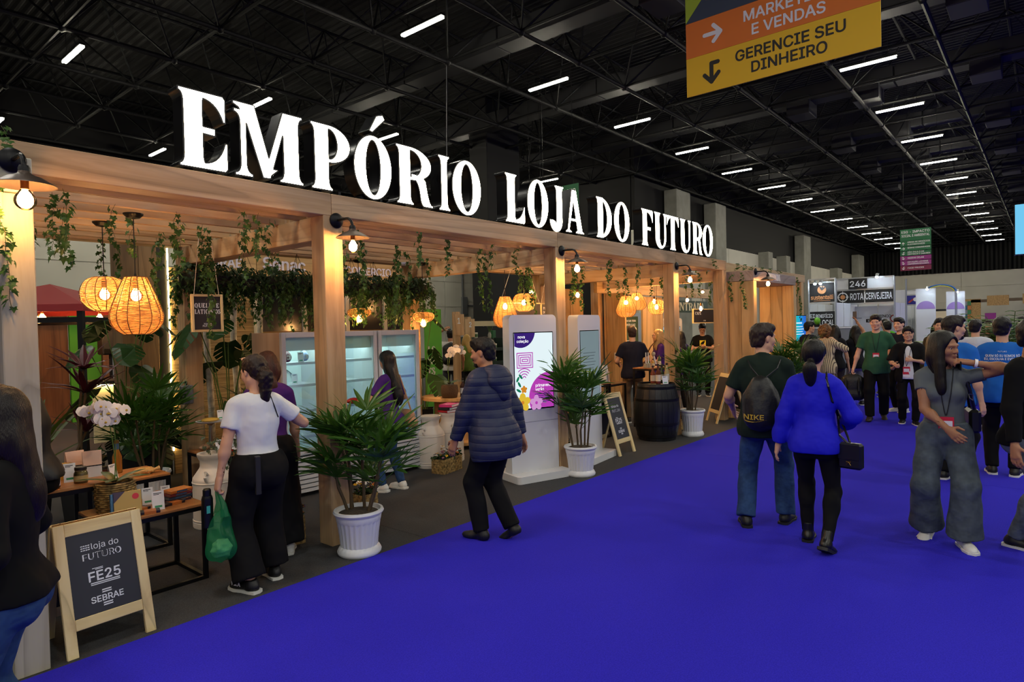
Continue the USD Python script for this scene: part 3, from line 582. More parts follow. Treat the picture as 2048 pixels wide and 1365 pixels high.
    def hair(s, c, style='short', length=.0, back=0., curl=0., front=0., name='hair', vol=1.):
        K = s.k; H = s.hl; R = s.HR; F = Field(); up = np.array([0, 0, 1.]); v = vol
        F.ell(H(-.017, 0, .042), np.array([.106, .086, .094])*K*v, .03, R)
        F.ell(H(.105, 0, -.035), np.array([.075, .088, .092])*K, .015, R, sub=True)
        if style in ('short', 'crop'):
            F.ell(H(-.06, 0, -.03), np.array([.052, .072, .07])*K, .03, R)
            for y in (1, -1): F.ell(H(.012, .088*y, -.028), np.array([.042, .035, .05])*K, .01, R, sub=True)
            F.ell(H(-.02, 0, -.135), np.array([.14, .12, .062])*K, .015, R, sub=True)
            if front: F.ell(H(.050, .0, .098), np.array([.05, .060, .03])*K, .03, R).ell(H(.080, 0, .078), np.array([.018, .052, .018])*K, .02, R)
        elif style == 'long':
            F.ell(H(.115, 0, .01), np.array([.07, .062, .085])*K, .012, R, sub=True)
            b = R[:, 0]; bx = nrm(np.array([b[0], b[1], 0])); ly = np.cross(up, bx); RB = np.stack([bx, ly, up], 1); n0 = H(-.045, 0, -.02)
            F.ell(n0-up*.05*K, np.array([.075, .098, .12])*K*v, .05, RB)
            for t in np.linspace(.25, 1, max(2, int(length/.07))):
                F.ell(n0-up*length*t*K-bx*(.02+back)*t*K, np.array([.05-.014*t, (.10-.03*t), .085])*K*v, .05, RB)
            if front:
                for y in (1, -1):
                    for t in np.linspace(0, 1, 5): F.ell(H(.005, .078*y, -.02)-up*front*t*K+bx*.035*t*K+ly*y*.015*t*K, np.array([.042, .032, .065])*K, .03, RB)
        elif style in ('pony', 'bun'):
            F.ell(H(-.055, 0, .0), np.array([.058, .074, .08])*K, .03, R)
            for y in (1, -1): F.ell(H(.018, .088*y, -.03), np.array([.04, .03, .045])*K, .01, R, sub=True)
            if style == 'pony':
                p = H(-.105, 0, back); b = R[:, 0]; q = p-b*.035*K-up*.03*K; F.cap(p, q, .026*K, .03*K, .02)
                for t in np.linspace(0, 1, 4): F.ell(q-up*(length*t*.9+.02)*K+b*.02*t*K, np.array([.042-.012*t, .052-.02*t, .06])*K, .03)
        elif style == 'curly':
            for _ in range(46):
                u = RNG.normal(size=3); u /= np.linalg.norm(u)
                if u[0] > .45: continue
                F.ell(H(-.03+u[0]*.085, u[1]*.10, -.015+u[2]*.115), np.array([.04]*3)*K, .018)
        fr = (55., 55., 7.) if style in ('long', 'pony', 'bun') else (70., 70., 40.)
        if curl: fr = (42.,)*3
        F.rough(lambda p: (meshkit.noise((p-s.Hc)*np.array(fr)/K, 3)-.5)*(.008+curl)*K)
        part(s.path, name, F.mesh(max(s.res*.8, .005)), hairm(c), True); return s
    def beard(s, c='2a1c13'):
        K = s.k; H = s.hl; F = Field()
        for y in (1, -1): F.cap(H(.004, .054*y, -.055), H(.060, .016*y, -.10), .0165*K, .0225*K, .03)
        F.ell(H(.068, 0, -.102), np.array([.024, .026, .022])*K, .02, s.HR).ell(H(.088, 0, -.0655), np.array([.03, .017, .013])*K, .01, s.HR, sub=True); F.cap(H(.088, .028, -.06), H(.094, -.0, -.05), .006*K, .006*K, .01).cap(H(.088, -.028, -.06), H(.094, 0, -.05), .006*K, .006*K, .01)
        F.rough(lambda p: (meshkit.noise(p*160/K, 5)-.5)*.004); part(s.path, 'beard', F.mesh(.006), hairm(c), True); return s
    def glasses(s):
        K = s.k; m = []
        for y in (1, -1):
            t = np.linspace(0, 2*PI, 17); m += [tube(np.c_[np.full(17, .103), .033*y+.025*np.cos(t), .001+.019*np.sin(t)], .0016, 4), cyl((.1, .058*y, .006), (-.005, .078*y, .004), .0016, n=4)]
        m.append(cyl((.106, .008, .006), (.106, -.008, .006), .0016, n=4)); v, f = cat(*m); part(s.path, 'glasses', (s.Hc+v*K@s.HR.T, f), M('black_plastic', '0d0d0e', .3)); return s
    def lanyard(s, drop=.34, badge=True, x=0., color='1a1a1e'):
        """A cord round the neck with a red event badge on the chest."""
        K = s.k; F = s.topF; pts = []; b = s.N-s.up*drop*K+s.lf*x*K
        for y in (1, -1):
            L = [s.N+s.lf*.06*y*K-s.fw*.04*K+s.up*.01*K]+[s.N*(1-t)+b*t+s.lf*.06*y*(1-t)**.8*K for t in np.linspace(.05, .97, 9)]
            v = np.array(L); w, _ = F.drape((v[1:]+s.fw*0, None), -s.fw, -.0, .5); w = w-0*s.fw
            part(s.path, 'cord', tube(np.vstack([v[:1], w+s.fw*.004]), .0035, 5), M('lanyard_cord', color, .7))
        w, _ = F.drape((np.array([b, b]), None), -s.fw, 0., .5); o = w[0]+s.fw*.012
        U_ = lambda x0, x1, z0, z1, d0, d1: (lambda m: (o+(m[0]@np.stack([s.fw, s.lf, s.up])), m[1]))(box(d0, d1, x0, x1, z0, z1))
        part(s.path, 'badge', U_(-.05, .05, -.125, 0, -.002, .002), M('badge_red', 'c8203a', .4), False, 'red event badge'); part(s.path, 'badge_card', U_(-.04, .04, -.085, -.03, .002, .003), M('badge_white', 'e8e4ea', .4), False); part(s.path, 'badge_foot', U_(-.05, .05, -.165, -.127, -.002, .002), M('badge_white', 'e8e4ea'), False)
        return s
for n_, c_, r_, m_ in (('gold', 'b48a3c', .3, 1.), ('silver_clip', 'b8b4aa', .3, 1.), ('badge_red', 'c8203a', .4, 0.), ('badge_white', 'e8e4ea', .4, 0.), ('phone_black', '101114', .2, 0.), ('black_plastic', '0d0d0e', .3, 0.), ('steel_blue', '4a6f94', .25, .7)): M(n_, c_, r_, m_)
# ---------------------------------------------------------------- lamps of the pergola
bulb_e = E('bulb_glow', 'ffc07a', BULB); brass = M('brass', '6b4a2a', .35, 1.); enamel = M('aged_enamel', '4d4038', .4, .6); cable = M('black_cable', '111112', .5)
def bulbmesh(r=.045): return lathe([(r*math.sin(q), -1.1*r-r*math.cos(q)) for q in np.linspace(0, 2.35, 12)]+[(.5*r, -.1*r), (.34*r, .2*r), (0, .3*r)], 24)
glassb = usdkit.material(stage, '/World/Looks/bulb_glass', {'t': ('transparent_bsdf', {'color': (1., .93, .8)}), 'g': ('glossy_bsdf', {'roughness': .03}), 'f': ('fresnel', {'IOR': 1.35}), 'm': ('mix_closure', {})},
    [('f.fac', 'm.fac'), ('t.BSDF', 'm.closure1'), ('g.BSDF', 'm.closure2')], surface='m.closure')
def bulb(t, o, r=.047):
    b = part(t, 'bulb', tf(bulbmesh(r), o), glassb, True); part(t, 'filament', tf(ell((0, 0, -1.05*r), (.74*r, .74*r, .82*r), 1), o), bulb_e, True); part(t, 'socket', cyl((o[0], o[1], o[2]+.003), (o[0], o[1], o[2]+.05), .018, n=12), brass)
sc = None
for x, y, lab in ((.885, 4.05, 'barn wall lamp on the grey-washed board column, closest to the camera'), (3.12, YF, 'barn wall lamp above the white palm pot, at the first square post'), (6.29, YF, 'barn wall lamp on the post behind the display totems'), (9.38, YF, 'barn wall lamp on the post beside the black barrel'), (11.66, 4.05, 'barn wall lamp beside the ENTRADA lettering')):
    if sc: copy(sc, lab, (x, y, 2.665)); continue
    sc = thing('wall_lamp', lab, 'wall lamp', (x, y, 2.665), group='barn lamps on the pergola posts')
    part(sc, 'wall_plate', tf(lathe([(0, 0), (.062, 0), (.062, .012), (.05, .022), (.028, .03), (0, .032)], 24), rx=PI/2), iron)
    a = np.linspace(0, PI/2, 8); part(sc, 'arm', tube([(0, -.02, 0), (0, -.08, .0), (0, -.145, 0)]+[(0, -.145-.075*math.sin(q), -.075*(1-math.cos(q))) for q in a[1:]]+[(0, -.22, -.11)], .011, 8), iron)
    part(sc, 'shade', lathe([(.024, .035), (.03, .02), (.05, .008), (.075, .0), (.128, -.034), (.133, -.04), (.126, -.038), (.072, -.006), (.04, .0), (.02, .02)], 32, (0, -.22, -.125)), enamel); part(sc, 'cap', lathe([(0, .045), (.02, .045), (.026, .03), (.026, .0), (0, 0)], 16, (0, -.22, -.11)), iron)
    bulb(sc, (0, -.22, -.185))
rattan = usdkit.material(stage, '/World/Looks/rattan', {'d': ('diffuse_bsdf', {'color': lin('dcb27a')}), 't': ('translucent_bsdf', {'color': lin('ecc48a')}), 'm': ('mix_closure', {'fac': .5})}, [('d.BSDF', 'm.closure1'), ('t.BSDF', 'm.closure2')], surface='m.closure')
rib_m = M('rattan_rib', '7a5a35', .6)
def pendant(lab, loc, prof, drop, s=1., group='rattan pendant lamps'):
    """prof: (radius, height) from the bottom; hung on a cable of length drop."""
    t = thing('rattan_pendant_lamp', lab, 'pendant lamp', loc, 0, group, s=s); P = np.array(prof); g_ = np.linspace(P[0, 1], P[-1, 1], 25); P = np.c_[PchipInterpolator(P[:, 1], P[:, 0])(g_), g_]; hs = np.arange(P[0, 1], P[-1, 1], .0058); rs = np.interp(hs, P[:, 1], P[:, 0]); th = np.arange(33)*2*PI/32; W = []
    for h, r in zip(hs, rs):
        rr = r+RNG.normal(0, .0022, 33); rr[-1] = rr[0]; z = h+RNG.normal(0, .0012, 33); z[-1] = z[0]; W.append(tube(np.c_[rr*np.cos(th), rr*np.sin(th), z], .0021, 3))
    part(t, 'woven_shade', cat(*W), rattan, False)
    part(t, 'shade_ribs', cat(*[tube(np.c_[(P[:, 0]+.004)*math.cos(a), (P[:, 0]+.004)*math.sin(a), P[:, 1]], .0032, 4) for a in np.arange(14)*2*PI/14]), rib_m)
    for i in (0, -1): part(t, 'shade_ring', tube(np.c_[P[i, 0]*np.cos(th), P[i, 0]*np.sin(th), np.full(33, P[i, 1])], .004, 5), rib_m)
    top = P[-1, 1]; part(t, 'cable', cyl((0, 0, top-.06), (0, 0, top+drop), .004, n=6), cable); part(t, 'lamp_holder', lathe([(.012, top-.08), (.02, top-.08), (.02, top-.02), (.012, top), (.006, top+.03)], 12), cable)
    part(t, 'ceiling_rose', lathe([(0, top+drop-.045), (.045, top+drop-.035), (.07, top+drop-.01), (.07, top+drop), (0, top+drop)], 20), iron); bulb(t, (0, 0, top-.09), .05); return t
BALL = [(.075, 0), (.13, .035), (.165, .09), (.172, .15), (.155, .21), (.12, .255), (.075, .275)]; PEAR = [(.09, 0), (.145, .04), (.178, .10), (.182, .14), (.165, .21), (.135, .29), (.105, .37), (.075, .44)]
pb = pendant('round woven rattan pendant lamp beside the larger pear-shaped one', (1.885, 5.95, 1.97), BALL, .455); pp_ = pendant('large pear-shaped woven rattan pendant lamp over the jar tables', (1.925, 5.40, 1.77), PEAR, .49)
for l, lab, s in (((7.0, 6.0, 1.76), 'pear-shaped rattan pendant lamp above the first white totem', .95), ((10.09, 5.8, 1.90), 'pear-shaped rattan pendant lamp lowest over the bar tables', .97), ((10.57, 5.85, 2.03), 'pear-shaped rattan pendant lamp highest over the bar tables', .97)): copy(pp_, lab, l, s=(s, s, (2.70-l[2])/(.44+.49)))
for l, lab in (((7.49, 6.05, 2.0), 'dome-like rattan pendant lamp behind the hanging chalkboard'), ((11.25, 5.8, 1.95), 'round rattan pendant lamp next to the post, over the bar')): copy(pb, lab, l, s=(.95, .95, (2.70-l[2])/.73))
lowp = [(.05, 0), (.11, .02), (.15, .055), (.155, .08), (.13, .115), (.07, .13)]
lw_ = pendant('low flat woven lamp glowing between the ivy and the fridges, by the post', (5.2, 7.0, 1.93), lowp, .64, group='flat woven lamps over the fridges'); copy(lw_, 'low flat woven lamp over the last fridge, near the back post', (6.1, 6.75, 1.86), s=(1, 1, .84/.77))
fb = None
for i, (x, y, z, lab) in enumerate(((12.62, 5.8, 2.62, 'bare bulb hanging highest beside the post in the last bay'), (13.4, 5.8, 2.45, 'bare bulb hanging over the man reading his phone'), (13.05, 6.0, 2.28, 'bare bulb hanging before the green ENTRADA banner'), (13.3, 5.8, 2.10, 'bare bulb hanging lowest, before the café sign'), (11.45, 5.7, 1.94, 'bare bulb hanging against the post edge near the rattan lamps'), (8.56, 5.8, 2.27, 'bare bulb hanging left of the second totem, under the vines'), (7.62, 6.0, 2.31, 'bare bulb with small shade above the rattan lamps'), (11.35, 5.9, 2.22, 'bare bulb hanging above the round rattan lamp'))):
    if fb: copy(fb, lab, (x, y, z), s=(1, 1, (2.86-z)/.62)); continue
    fb = thing('hanging_bulb', lab, 'hanging bulb', (x, y, z), group='bare bulbs in the far bays', s=(1, 1, (2.86-z)/.62)); bulb(fb, (0, 0, .03), .046); part(fb, 'cord', cyl((0, 0, .07), (0, 0, .62), .003, n=5), cable)
# ---------------------------------------------------------------- ivy
ivy_m = leafmat('ivy_leaf', '3a5f22', '7d9c46', .32); ivy_d = leafmat('ivy_dark_leaf', '24401a', '5a7c34', .28); ivy_s = M('ivy_stem', '4b4a28', .8)
IV = np.array([(0, 0), (.2, -.16), (.46, -.14), (.34, .12), (.55, .36), (.24, .40), (0, .95), (-.24, .40), (-.55, .36), (-.34, .12), (-.46, -.14), (-.2, -.16)])
def ivyleaf(o, s, yaw, droop, roll=0.):
    v = np.c_[IV, -.16*np.abs(IV[:, 0])-.1*IV[:, 1]**2]*s; v = np.vstack([v, [[0, .3*s, .03*s]]])
    f = np.array([(i, (i+1) % 12, 12) for i in range(12)]); v, f = tf((v, f), rx=-droop); return tf((v, f), o, rz=yaw)
def strand(L, n, s=.055, seed=0, pairs=False):
    r = np.random.default_rng(seed); t = np.linspace(0, 1, 14); p = np.c_[np.cumsum(r.normal(0, .009, 14)), np.cumsum(r.normal(0, .009, 14)), -t*L]; p[0, :2] = 0; leaves = []
    for k in range(n):
        u = (k+.4+r.uniform(-.3, .3))/n; o = np.array([np.interp(u, t, p[:, j]) for j in range(3)]); a = r.uniform(0, 2*PI); d = np.array([math.cos(a), math.sin(a), -.3]); leaves.append(ivyleaf(o+d*r.uniform(.01, .045), s*r.uniform(.65, 1.15), a-PI/2, r.uniform(.9, 1.5)))
    return tube(p, .0017, 3), leaves
def vine(lab, loc, L, n, seed, group='ivy strands hanging from the pergola', apart=True, rz=0., s=.056):
    st, lv = strand(L, n, s, seed); t = thing('ivy_vine', lab, 'ivy', loc, rz, group); part(t, 'stem', st, ivy_s, False)
    if apart:
        for l in lv: part(t, 'leaf', l, ivy_m, False)
    else: part(t, 'leaves', cat(*lv), ivy_m, False, kind='stuff')
    return t
VP = [vine('ivy strand hanging before the near rafters, one of many alike', (1.30, 4.78, 2.70), .50, 20, 11), vine('ivy strand trailing beside the pendant lamp cables', (1.93, 5.5, 2.70), .30, 12, 12), vine('long ivy strand hanging over the QUEIJO chalkboard', (2.62, 5.66, 2.70), .95, 40, 13), vine('medium ivy strand hanging from the beam left of the first post', (2.72, 5.2, 2.70), .55, 22, 14)]
VL = 'strand of green ivy leaves hanging from the pergola slats'
def vcopy(k, loc, rz, L=None, lab=None, s=1.):
    i = sum(loc[0] > x for x in (3.1, 6.25, 9.35)); copy(VP[k], lab or 'green ivy strand hanging from the slats '+('over the jar tables', 'before the fridges', 'over the totems', 'over the barrel')[i], loc, rz, 'ivy strands, bay %d' % (i+1) if not lab else 'ivy strands on the portals', s=s if L is None else (s, s, L))
for (x, y, k, l) in ((1.12, 4.79, 0, .8), (1.30, 5.0, 3, .6), (1.5, 5.5, 1, 1.2), (1.72, 5.15, 1, .8), (1.62, 6.2, 1, 1.), (2.14, 5.15, 0, .9), (2.30, 5.6, 3, .95), (2.42, 6.2, 2, .8), (2.55, 6.6, 3, 1.2), (2.55, 5.62, 2, .9), (2.83, 5.0, 3, .8), (2.9, 6.3, 2, .55), (2.62, 4.8, 1, 1.1), (2.45, 4.78, 1, .8), (2.2, 7.0, 2, .7), (2.35, 7.05, 3, 1.1)): vcopy(k, (x, y, 2.71), RNG.uniform(0, 6), l)
for (x, y, k, l) in ((3.4, 4.82, 3, .9), (3.65, 4.9, 2, .7), (3.55, 5.3, 0, 1.1), (3.95, 5.6, 2, .6), (3.9, 5.2, 3, .9), (4.1, 6.2, 0, 1.2), (4.3, 4.8, 1, 1.), (4.75, 4.85, 3, .7), (4.62, 5.5, 0, .8), (4.95, 5.9, 2, .8), (5.1, 5.9, 3, 1.1), (5.25, 6.3, 2, 1.05), (5.45, 4.8, 1, .9), (5.62, 5.2, 3, 1.), (5.5, 6.6, 2, 1.), (5.7, 6.2, 0, 1.2), (5.95, 5.4, 2, .8), (5.9, 4.85, 3, .55), (4.0, 6.9, 2, .9), (5.3, 7.0, 3, 1.3)): vcopy(k, (x, y, 2.71), RNG.uniform(0, 6), l)
for (x, y, k, l) in ((6.6, 4.85, 3, .8), (6.8, 5.4, 2, .7), (7.0, 5.6, 0, 1.2), (7.3, 5.3, 3, 1.1), (7.6, 5.2, 2, .6), (7.5, 5.9, 2, .95), (7.9, 4.8, 0, .6), (8.2, 5.0, 3, .9), (8.4, 5.6, 2, .75), (8.6, 5.9, 3, .9), (8.8, 4.8, 1, 1.2), (9.0, 5.2, 0, .9), (8.1, 6.6, 2, .9), (8.5, 6.9, 2, 1.), (7.2, 6.6, 3, 1.2), (9.1, 6.2, 2, .6)): vcopy(k, (x, y, 2.71), RNG.uniform(0, 6), l)
for (x, y, k, l) in ((9.7, 4.8, 3, .7), (9.9, 5.0, 0, 1.), (10.1, 5.3, 3, .8), (10.4, 4.85, 1, 1.2), (10.6, 5.2, 0, .8), (10.9, 4.8, 3, .8), (10.9, 5.5, 2, .55), (11.1, 5.0, 0, .9), (10.3, 6.1, 2, .5), (11.0, 6.3, 2, .6), (11.25, 4.75, 3, 1.1)): vcopy(k, (x, y, 2.71), RNG.uniform(0, 6), l)
for (x, y, z, k, l) in ((11.46, 4.22, 2.66, 2, .7), (11.45, 4.40, 2.66, 3, .9), (.80, 3.98, 2.62, 2, .75), (.90, 4.30, 2.90, 1, .5), (14.6, 4.5, 2.75, 2, .8), (14.9, 4.5, 2.8, 2, 1.2), (15.3, 4.5, 2.8, 3, 1.2), (15.8, 4.5, 2.8, 2, 1.1)): vcopy(k, (x, y, z), RNG.uniform(0, 6), l, 'ivy strand hanging down the outside of a board portal')
for (x, k) in ((11.75, 0), (12.2, 1), (12.6, 3), (13.1, 0), (13.6, 1), (14.1, 3), (10.7, 0), (.6, 1)): copy(VP[k], 'ivy sprig lying along the top edge of the pergola', (x, 4.42, 2.86), RNG.uniform(0, 6), 'ivy sprigs on the top edge', s=(1.2, 1.2, .35))
def planter(seed):
    t = thing('ivy_planter', 'dark hanging pot overflowing with ivy in the row above the fridges', 'hanging planter', (0, 0, 0), 0, 'hanging ivy pots above the fridges'); r = np.random.default_rng(seed)
    part(t, 'pot', lathe([(0, 0), (.09, 0), (.12, .05), (.13, .16), (.135, .17), (.12, .17), (.11, .15), (0, .15)], 18), M('planter_pot', '15170f', .7))
    for k in range(3): a = k*2.1; part(t, 'wire', cyl((.12*math.cos(a), .12*math.sin(a), .16), (0, 0, .47), .0025, n=4), iron)
    lv, st = [], []
    for k in range(330):
        u = r.normal(size=3); u /= np.linalg.norm(u); o = np.array([0, 0, .13])+u*np.array([.23, .23, .16])*r.uniform(.75, 1.05); lv.append(ivyleaf(o, r.uniform(.035, .058), math.atan2(u[1], u[0])-PI/2, r.uniform(.3, 1.6)))
    part(t, 'foliage', cat(*lv), ivy_d, False, kind='stuff'); lv = []
    for k in range(15):
        a = r.uniform(0, 2*PI); s_, l_ = strand(r.uniform(.2, .55), r.integers(9, 22), .05, seed*50+k); o = (.2*math.cos(a), .2*math.sin(a), .10); st.append(tf(s_, o)); lv += [tf(q, o) for q in l_]
    part(t, 'trailing_stems', cat(*st), ivy_s, False, kind='stuff'); part(t, 'trailing_leaves', cat(*lv), ivy_m, False, kind='stuff'); return t
pa, pb2 = planter(1), planter(2); tag(pa, 'ivy-filled hanging pot, third from the left in the row above the fridges'); tag(pb2, 'ivy-filled hanging pot, fourth from the left in the row above the fridges')
for src, x in ((pa, 3.30), (pb2, 3.95)): UsdGeom.Xformable(stage.GetPrimAtPath(src)).GetOrderedXformOps()[0].Set(Gf.Vec3d(x, 6.95, 2.24))
for k, x in enumerate((3.62, 4.30, 4.65, 5.05, 5.45, 5.85, 6.2, 3.05)): copy((pa, pb2)[k % 2], 'ivy-filled hanging pot, '+('second', 'fifth', 'sixth', 'seventh', 'eighth', 'ninth', 'last', 'first')[k]+' from the left in the row above the fridges', (x, 6.95+.05*(k % 3), 2.22+.02*(k % 2)), k*1.3)
# ---------------------------------------------------------------- potted plants
fan_m = leafmat('palm_leaf', '38611f', '6a9440', .3, .4); fan_y = leafmat('palm_leaf_young', '3f6a24', '6a8f3c', .25, .4); stalk = M('palm_cane', '4a3d27', .8); potw = M('white_pot', 'd5d8dc', .4); soil = M('soil', '3a332a', .95, bump=.01, bscale=60.)
def leaflet(L, w, droop, a, tilt, fold=.25):
    """A long narrow leaf from the origin along +x, then turned by a about z and raised by tilt."""
    t = np.linspace(0, 1, 6); x = L*t; z = -droop*L*t**2; ww = w*np.array([.35, .85, 1., .95, .7, .12]); v = np.vstack([np.c_[x, ww, z-ww*fold], np.c_[x, 0*t, z], np.c_[x, -ww, z-ww*fold]]); i = np.arange(5)
    return tf((v, np.vstack([np.stack([i, i+6, i+7, i+1], 1), np.stack([i+6, i+12, i+13, i+7], 1)])), rz=a, ry=0) if not tilt else tf(tf((v, np.vstack([np.stack([i, i+6, i+7, i+1], 1), np.stack([i+6, i+12, i+13, i+7], 1)])), ry=-tilt), rz=a)
def fan(r, n, L, w, spread=2.3, droop=.3):
    return cat(*[leaflet(L*(1-.25*abs(k/(n-1)-.5)*2)*r.uniform(.9, 1.1), w*r.uniform(.85, 1.1), droop*r.uniform(.4, 1.4), (k/(n-1)-.5)*spread, r.uniform(-.05, .25)) for k in range(n)])
POTP = [(0, 0), (.155, 0), (.168, .012), (.172, .03), (.16, .055), (.142, .07), (.150, .16), (.165, .262), (.172, .268), (.178, .30), (.172, .318), (.190, .322), (.197, .335), (.190, .352), (.172, .352), (.165, .325), (0, .32)]
def pot(t, s=1.):
    v, f = lathe(POTP, 96); z = v[:, 2]; a = np.arctan2(v[:, 1], v[:, 0]); m = (z > .06) & (z < .263); k = np.where(m, 1+.028*np.clip(np.cos(a*24)*1.6, -1, 1), 1.); v = v.copy(); v[:, 0] *= k; v[:, 1] *= k
    part(t, 'pot', (v*s, f), potw, 40); part(t, 'soil', tf(ell((0, 0, .315), (.165, .165, .03), 2), s=s), soil, True)
def rhapis(lab, loc, seed, h=1.25, n=24, rz=0.):
    t = thing('potted_palm', lab, 'potted palm', loc, rz, 'lady palms in white fluted pots'); pot(t); r = np.random.default_rng(seed); tips = []
    for k in range(7):
        a = r.uniform(0, 2*PI); b = np.array([.08*math.cos(a), .08*math.sin(a), .32]); top = b+np.array([math.cos(a)*r.uniform(.03, .2), math.sin(a)*r.uniform(.03, .2), r.uniform(.3, h-.55)]); q = (b+top)/2+r.normal(0, .015, 3)
        part(t, 'cane', tube([b-np.array([0, 0, .03]), b*.5+q*.5, q, q*.5+top*.5, top], [.013, .012, .012, .011, .009], 6), stalk, True); tips.append((b, top))
    for k in range(n):
        b, top = tips[k % 7]; u = r.uniform(.55, 1.02); o = b+(top-b)*u; a = k*2.4+r.uniform(-.4, .4); el_ = r.uniform(.5, 1.4); L = r.uniform(.10, .24); d = np.array([math.cos(a)*math.cos(el_), math.sin(a)*math.cos(el_), math.sin(el_)]); tip = o+d*L
        m = tf(tf(fan(r, r.integers(6, 9), r.uniform(.28, .40), r.uniform(.014, .021)), ry=-el_*.9), tip, rz=a); part(t, 'frond', cat(m, tube([o, o+d*L*.5, tip], .003, 4)), fan_y if k % 5 == 0 else fan_m, False)
    return t
r1 = rhapis('lady palm in a white fluted pot in front of the first square post', (3.05, 4.19, 0), 5, 1.34, 44)
r2 = rhapis('tall lady palm in a white fluted pot between the two display totems', (6.25, 4.24, 0), 8, 1.55, 44)
copy(r1, 'lady palm in a white fluted pot beside the black barrel', (9.45, 4.29, 0), 1.9, s=(1., 1., 1.18)); copy(r2, 'lady palm at the ENTRADA portal behind the walking couple', (12.75, 3.80, 0), 2.5, s=1.03); copy(r1, 'lady palm in a white pot beside the first back post', (2.58, 6.98, 0), 4.2, s=(.9, .9, 1.1))
def monleaf(s):
    g = sg.Polygon(Q((0, 0), (-.25, -.18), (-.42, .1))+Q((-.5, .5), (-.3, .95), (0, 1.1))+Q((.3, .95), (.5, .5), (.42, .1))+Q((.25, -.18), (.1, -.05), (0, 0))).buffer(0)
    for sgn in (1, -1):
        for k in range(4): y = .15+.19*k; g = g.difference(P_((sgn*.20, y+.05), (sgn*.6, y+.24), (sgn*.6, y+.30), (sgn*.20, y+.08)))
    v, f = poly(g.simplify(.01), .004); v = v.copy(); v[:, 2] -= .3*np.abs(v[:, 0])**1.5+.25*v[:, 1]**2; return v*s, f
mon_m = leafmat('monstera_leaf', '2a4c22', '42702f', .2, .35)
def monstera(name, lab, loc, seed, n, cont, h=1., s=.34, group=None):
    t = thing(name, lab, 'potted plant', loc, 0, group); cont(t); r = np.random.default_rng(seed)
    for k in range(n):
        a = k*2.4+r.uniform(-.3, .3); R_ = r.uniform(.12, .42); z = r.uniform(.5, 1.)*h; tip = np.array([R_*math.cos(a), R_*math.sin(a), z]); l = part(t, 'leaf', tf(tf(monleaf(s*r.uniform(.7, 1.1)), rx=-r.uniform(.3, .9)), tip, rz=a-PI/2), mon_m, False); part(t, 'leaf_stalk', tube([(0, 0, .25), tip*np.array([.4, .4, .7]), tip], .006, 5), M('leaf_stalk', '54702f', .6))
    return t
straw = usdkit.material(stage, '/World/Looks/straw_weave', {'tc': ('texture_coordinate', {}), 'n': ('noise_texture', {'scale': 38., 'detail': 3.}), 'r': ('rgb_ramp', {'ramp': [(.3, lin('5c4a2c')), (.6, lin('a58a55')), (.8, lin('c0a56c'))]}), 'b': ('bump', {'distance': .004}), 'p': ('principled_bsdf', {'roughness': .8})}, [('tc.object', 'n.vector'), ('n.fac', 'r.fac'), ('n.fac', 'b.height'), ('b.normal', 'p.normal'), ('r.color', 'p.base_color')], surface='p.BSDF')
def roundbasket(t, r=.17, h=.24, n=14):
    for k in range(n): th = np.arange(25)*2*PI/24; rr = (r*(.9+.1*math.sin(PI*(k+.5)/n*.8)))+.004*np.cos(th*12+PI*(k % 2)); part(t, 'basket_coil', tube(np.c_[rr*np.cos(th), rr*np.sin(th), np.full(25, h*(k+.5)/n)], h/n*.56, 5), straw, True)
    part(t, 'soil', cyl((0, 0, .01), (0, 0, h*.85), r*.88, n=20), soil)
monstera('monstera_plant', 'monstera with big split leaves in a woven straw basket beside the board column', (2.80, 7.85, 0), 3, 10, lambda t: roundbasket(t, .24, .32), .85, .42)
def bigpot(t): part(t, 'pot', lathe([(0, 0), (.15, 0), (.2, .52), (.21, .53), (.19, .53), (.18, .48), (0, .48)], 4), M('black_planter', '131417', .5), False)
monstera('monstera_plant', 'monstera leaves standing before the straw wall, right of the first back post', (3.42, 7.02, 0), 9, 9, bigpot, 1.95, .40); monstera('monstera_plant', 'monstera with leaves hanging by the lit column left of the first back post', (2.62, 7.75, 0), 4, 8, bigpot, 2.0, .36); monstera('monstera_plant', 'monstera behind the back post beside the green poster', (6.75, 7.5, 0), 6, 7, bigpot, 2.1, .38)
def blades(lab, loc, seed, cols, n, L, w, base, group=None, name='potted_plant', spread=.9, levels=((0, 1.),)):
    t = thing(name, lab, 'potted plant', loc, 0, group); bigpot(t); r = np.random.default_rng(seed)
    for (z, k_) in levels:
        if z: part(t, 'stem', tube([(0, 0, .45), (r.uniform(-.05, .05), r.uniform(-.05, .05), base+z*.5), (.06*k_, .05*(z-.5), base+z)], .012, 6), stalk)
        for k in range(int(n*k_)): a = k*2.4; part(t, 'leaf', tf(leaflet(L*r.uniform(.7, 1.1)*k_, w*r.uniform(.8, 1.2), r.uniform(.1, .5), a, r.uniform(spread-.6, spread+.35)), (.06*k_*(z > 0), .05*(z-.5)*(z > 0), base+z)), leafmat(name+'_m', *cols, .2), False)
    return t
blades('snake_plant stand with tall yellow-edged green blades in a black planter'.replace('snake_plant stand', 'snake plant'), (1.62, 7.25, 0), 2, ('4a5a1c', '8a8a2a'), 16, .85, .03, .48, name='snake_plant', spread=1.35)
blades('cordyline with deep red leaves in a tall black planter', (2.0, 7.1, 0), 3, ('4a1420', '8c2338'), 15, .42, .028, .5, name='cordyline', levels=((.35, .8), (.72, 1.), (.95, .9)))
blades('leafy green shrub in a black planter at the foot of the straw wall', (3.75, 7.1, 0), 5, ('2a4a1a', '557a2c'), 26, .55, .02, .5, name='green_shrub', spread=.9, levels=((.0, 1.), (.3, 1.)))
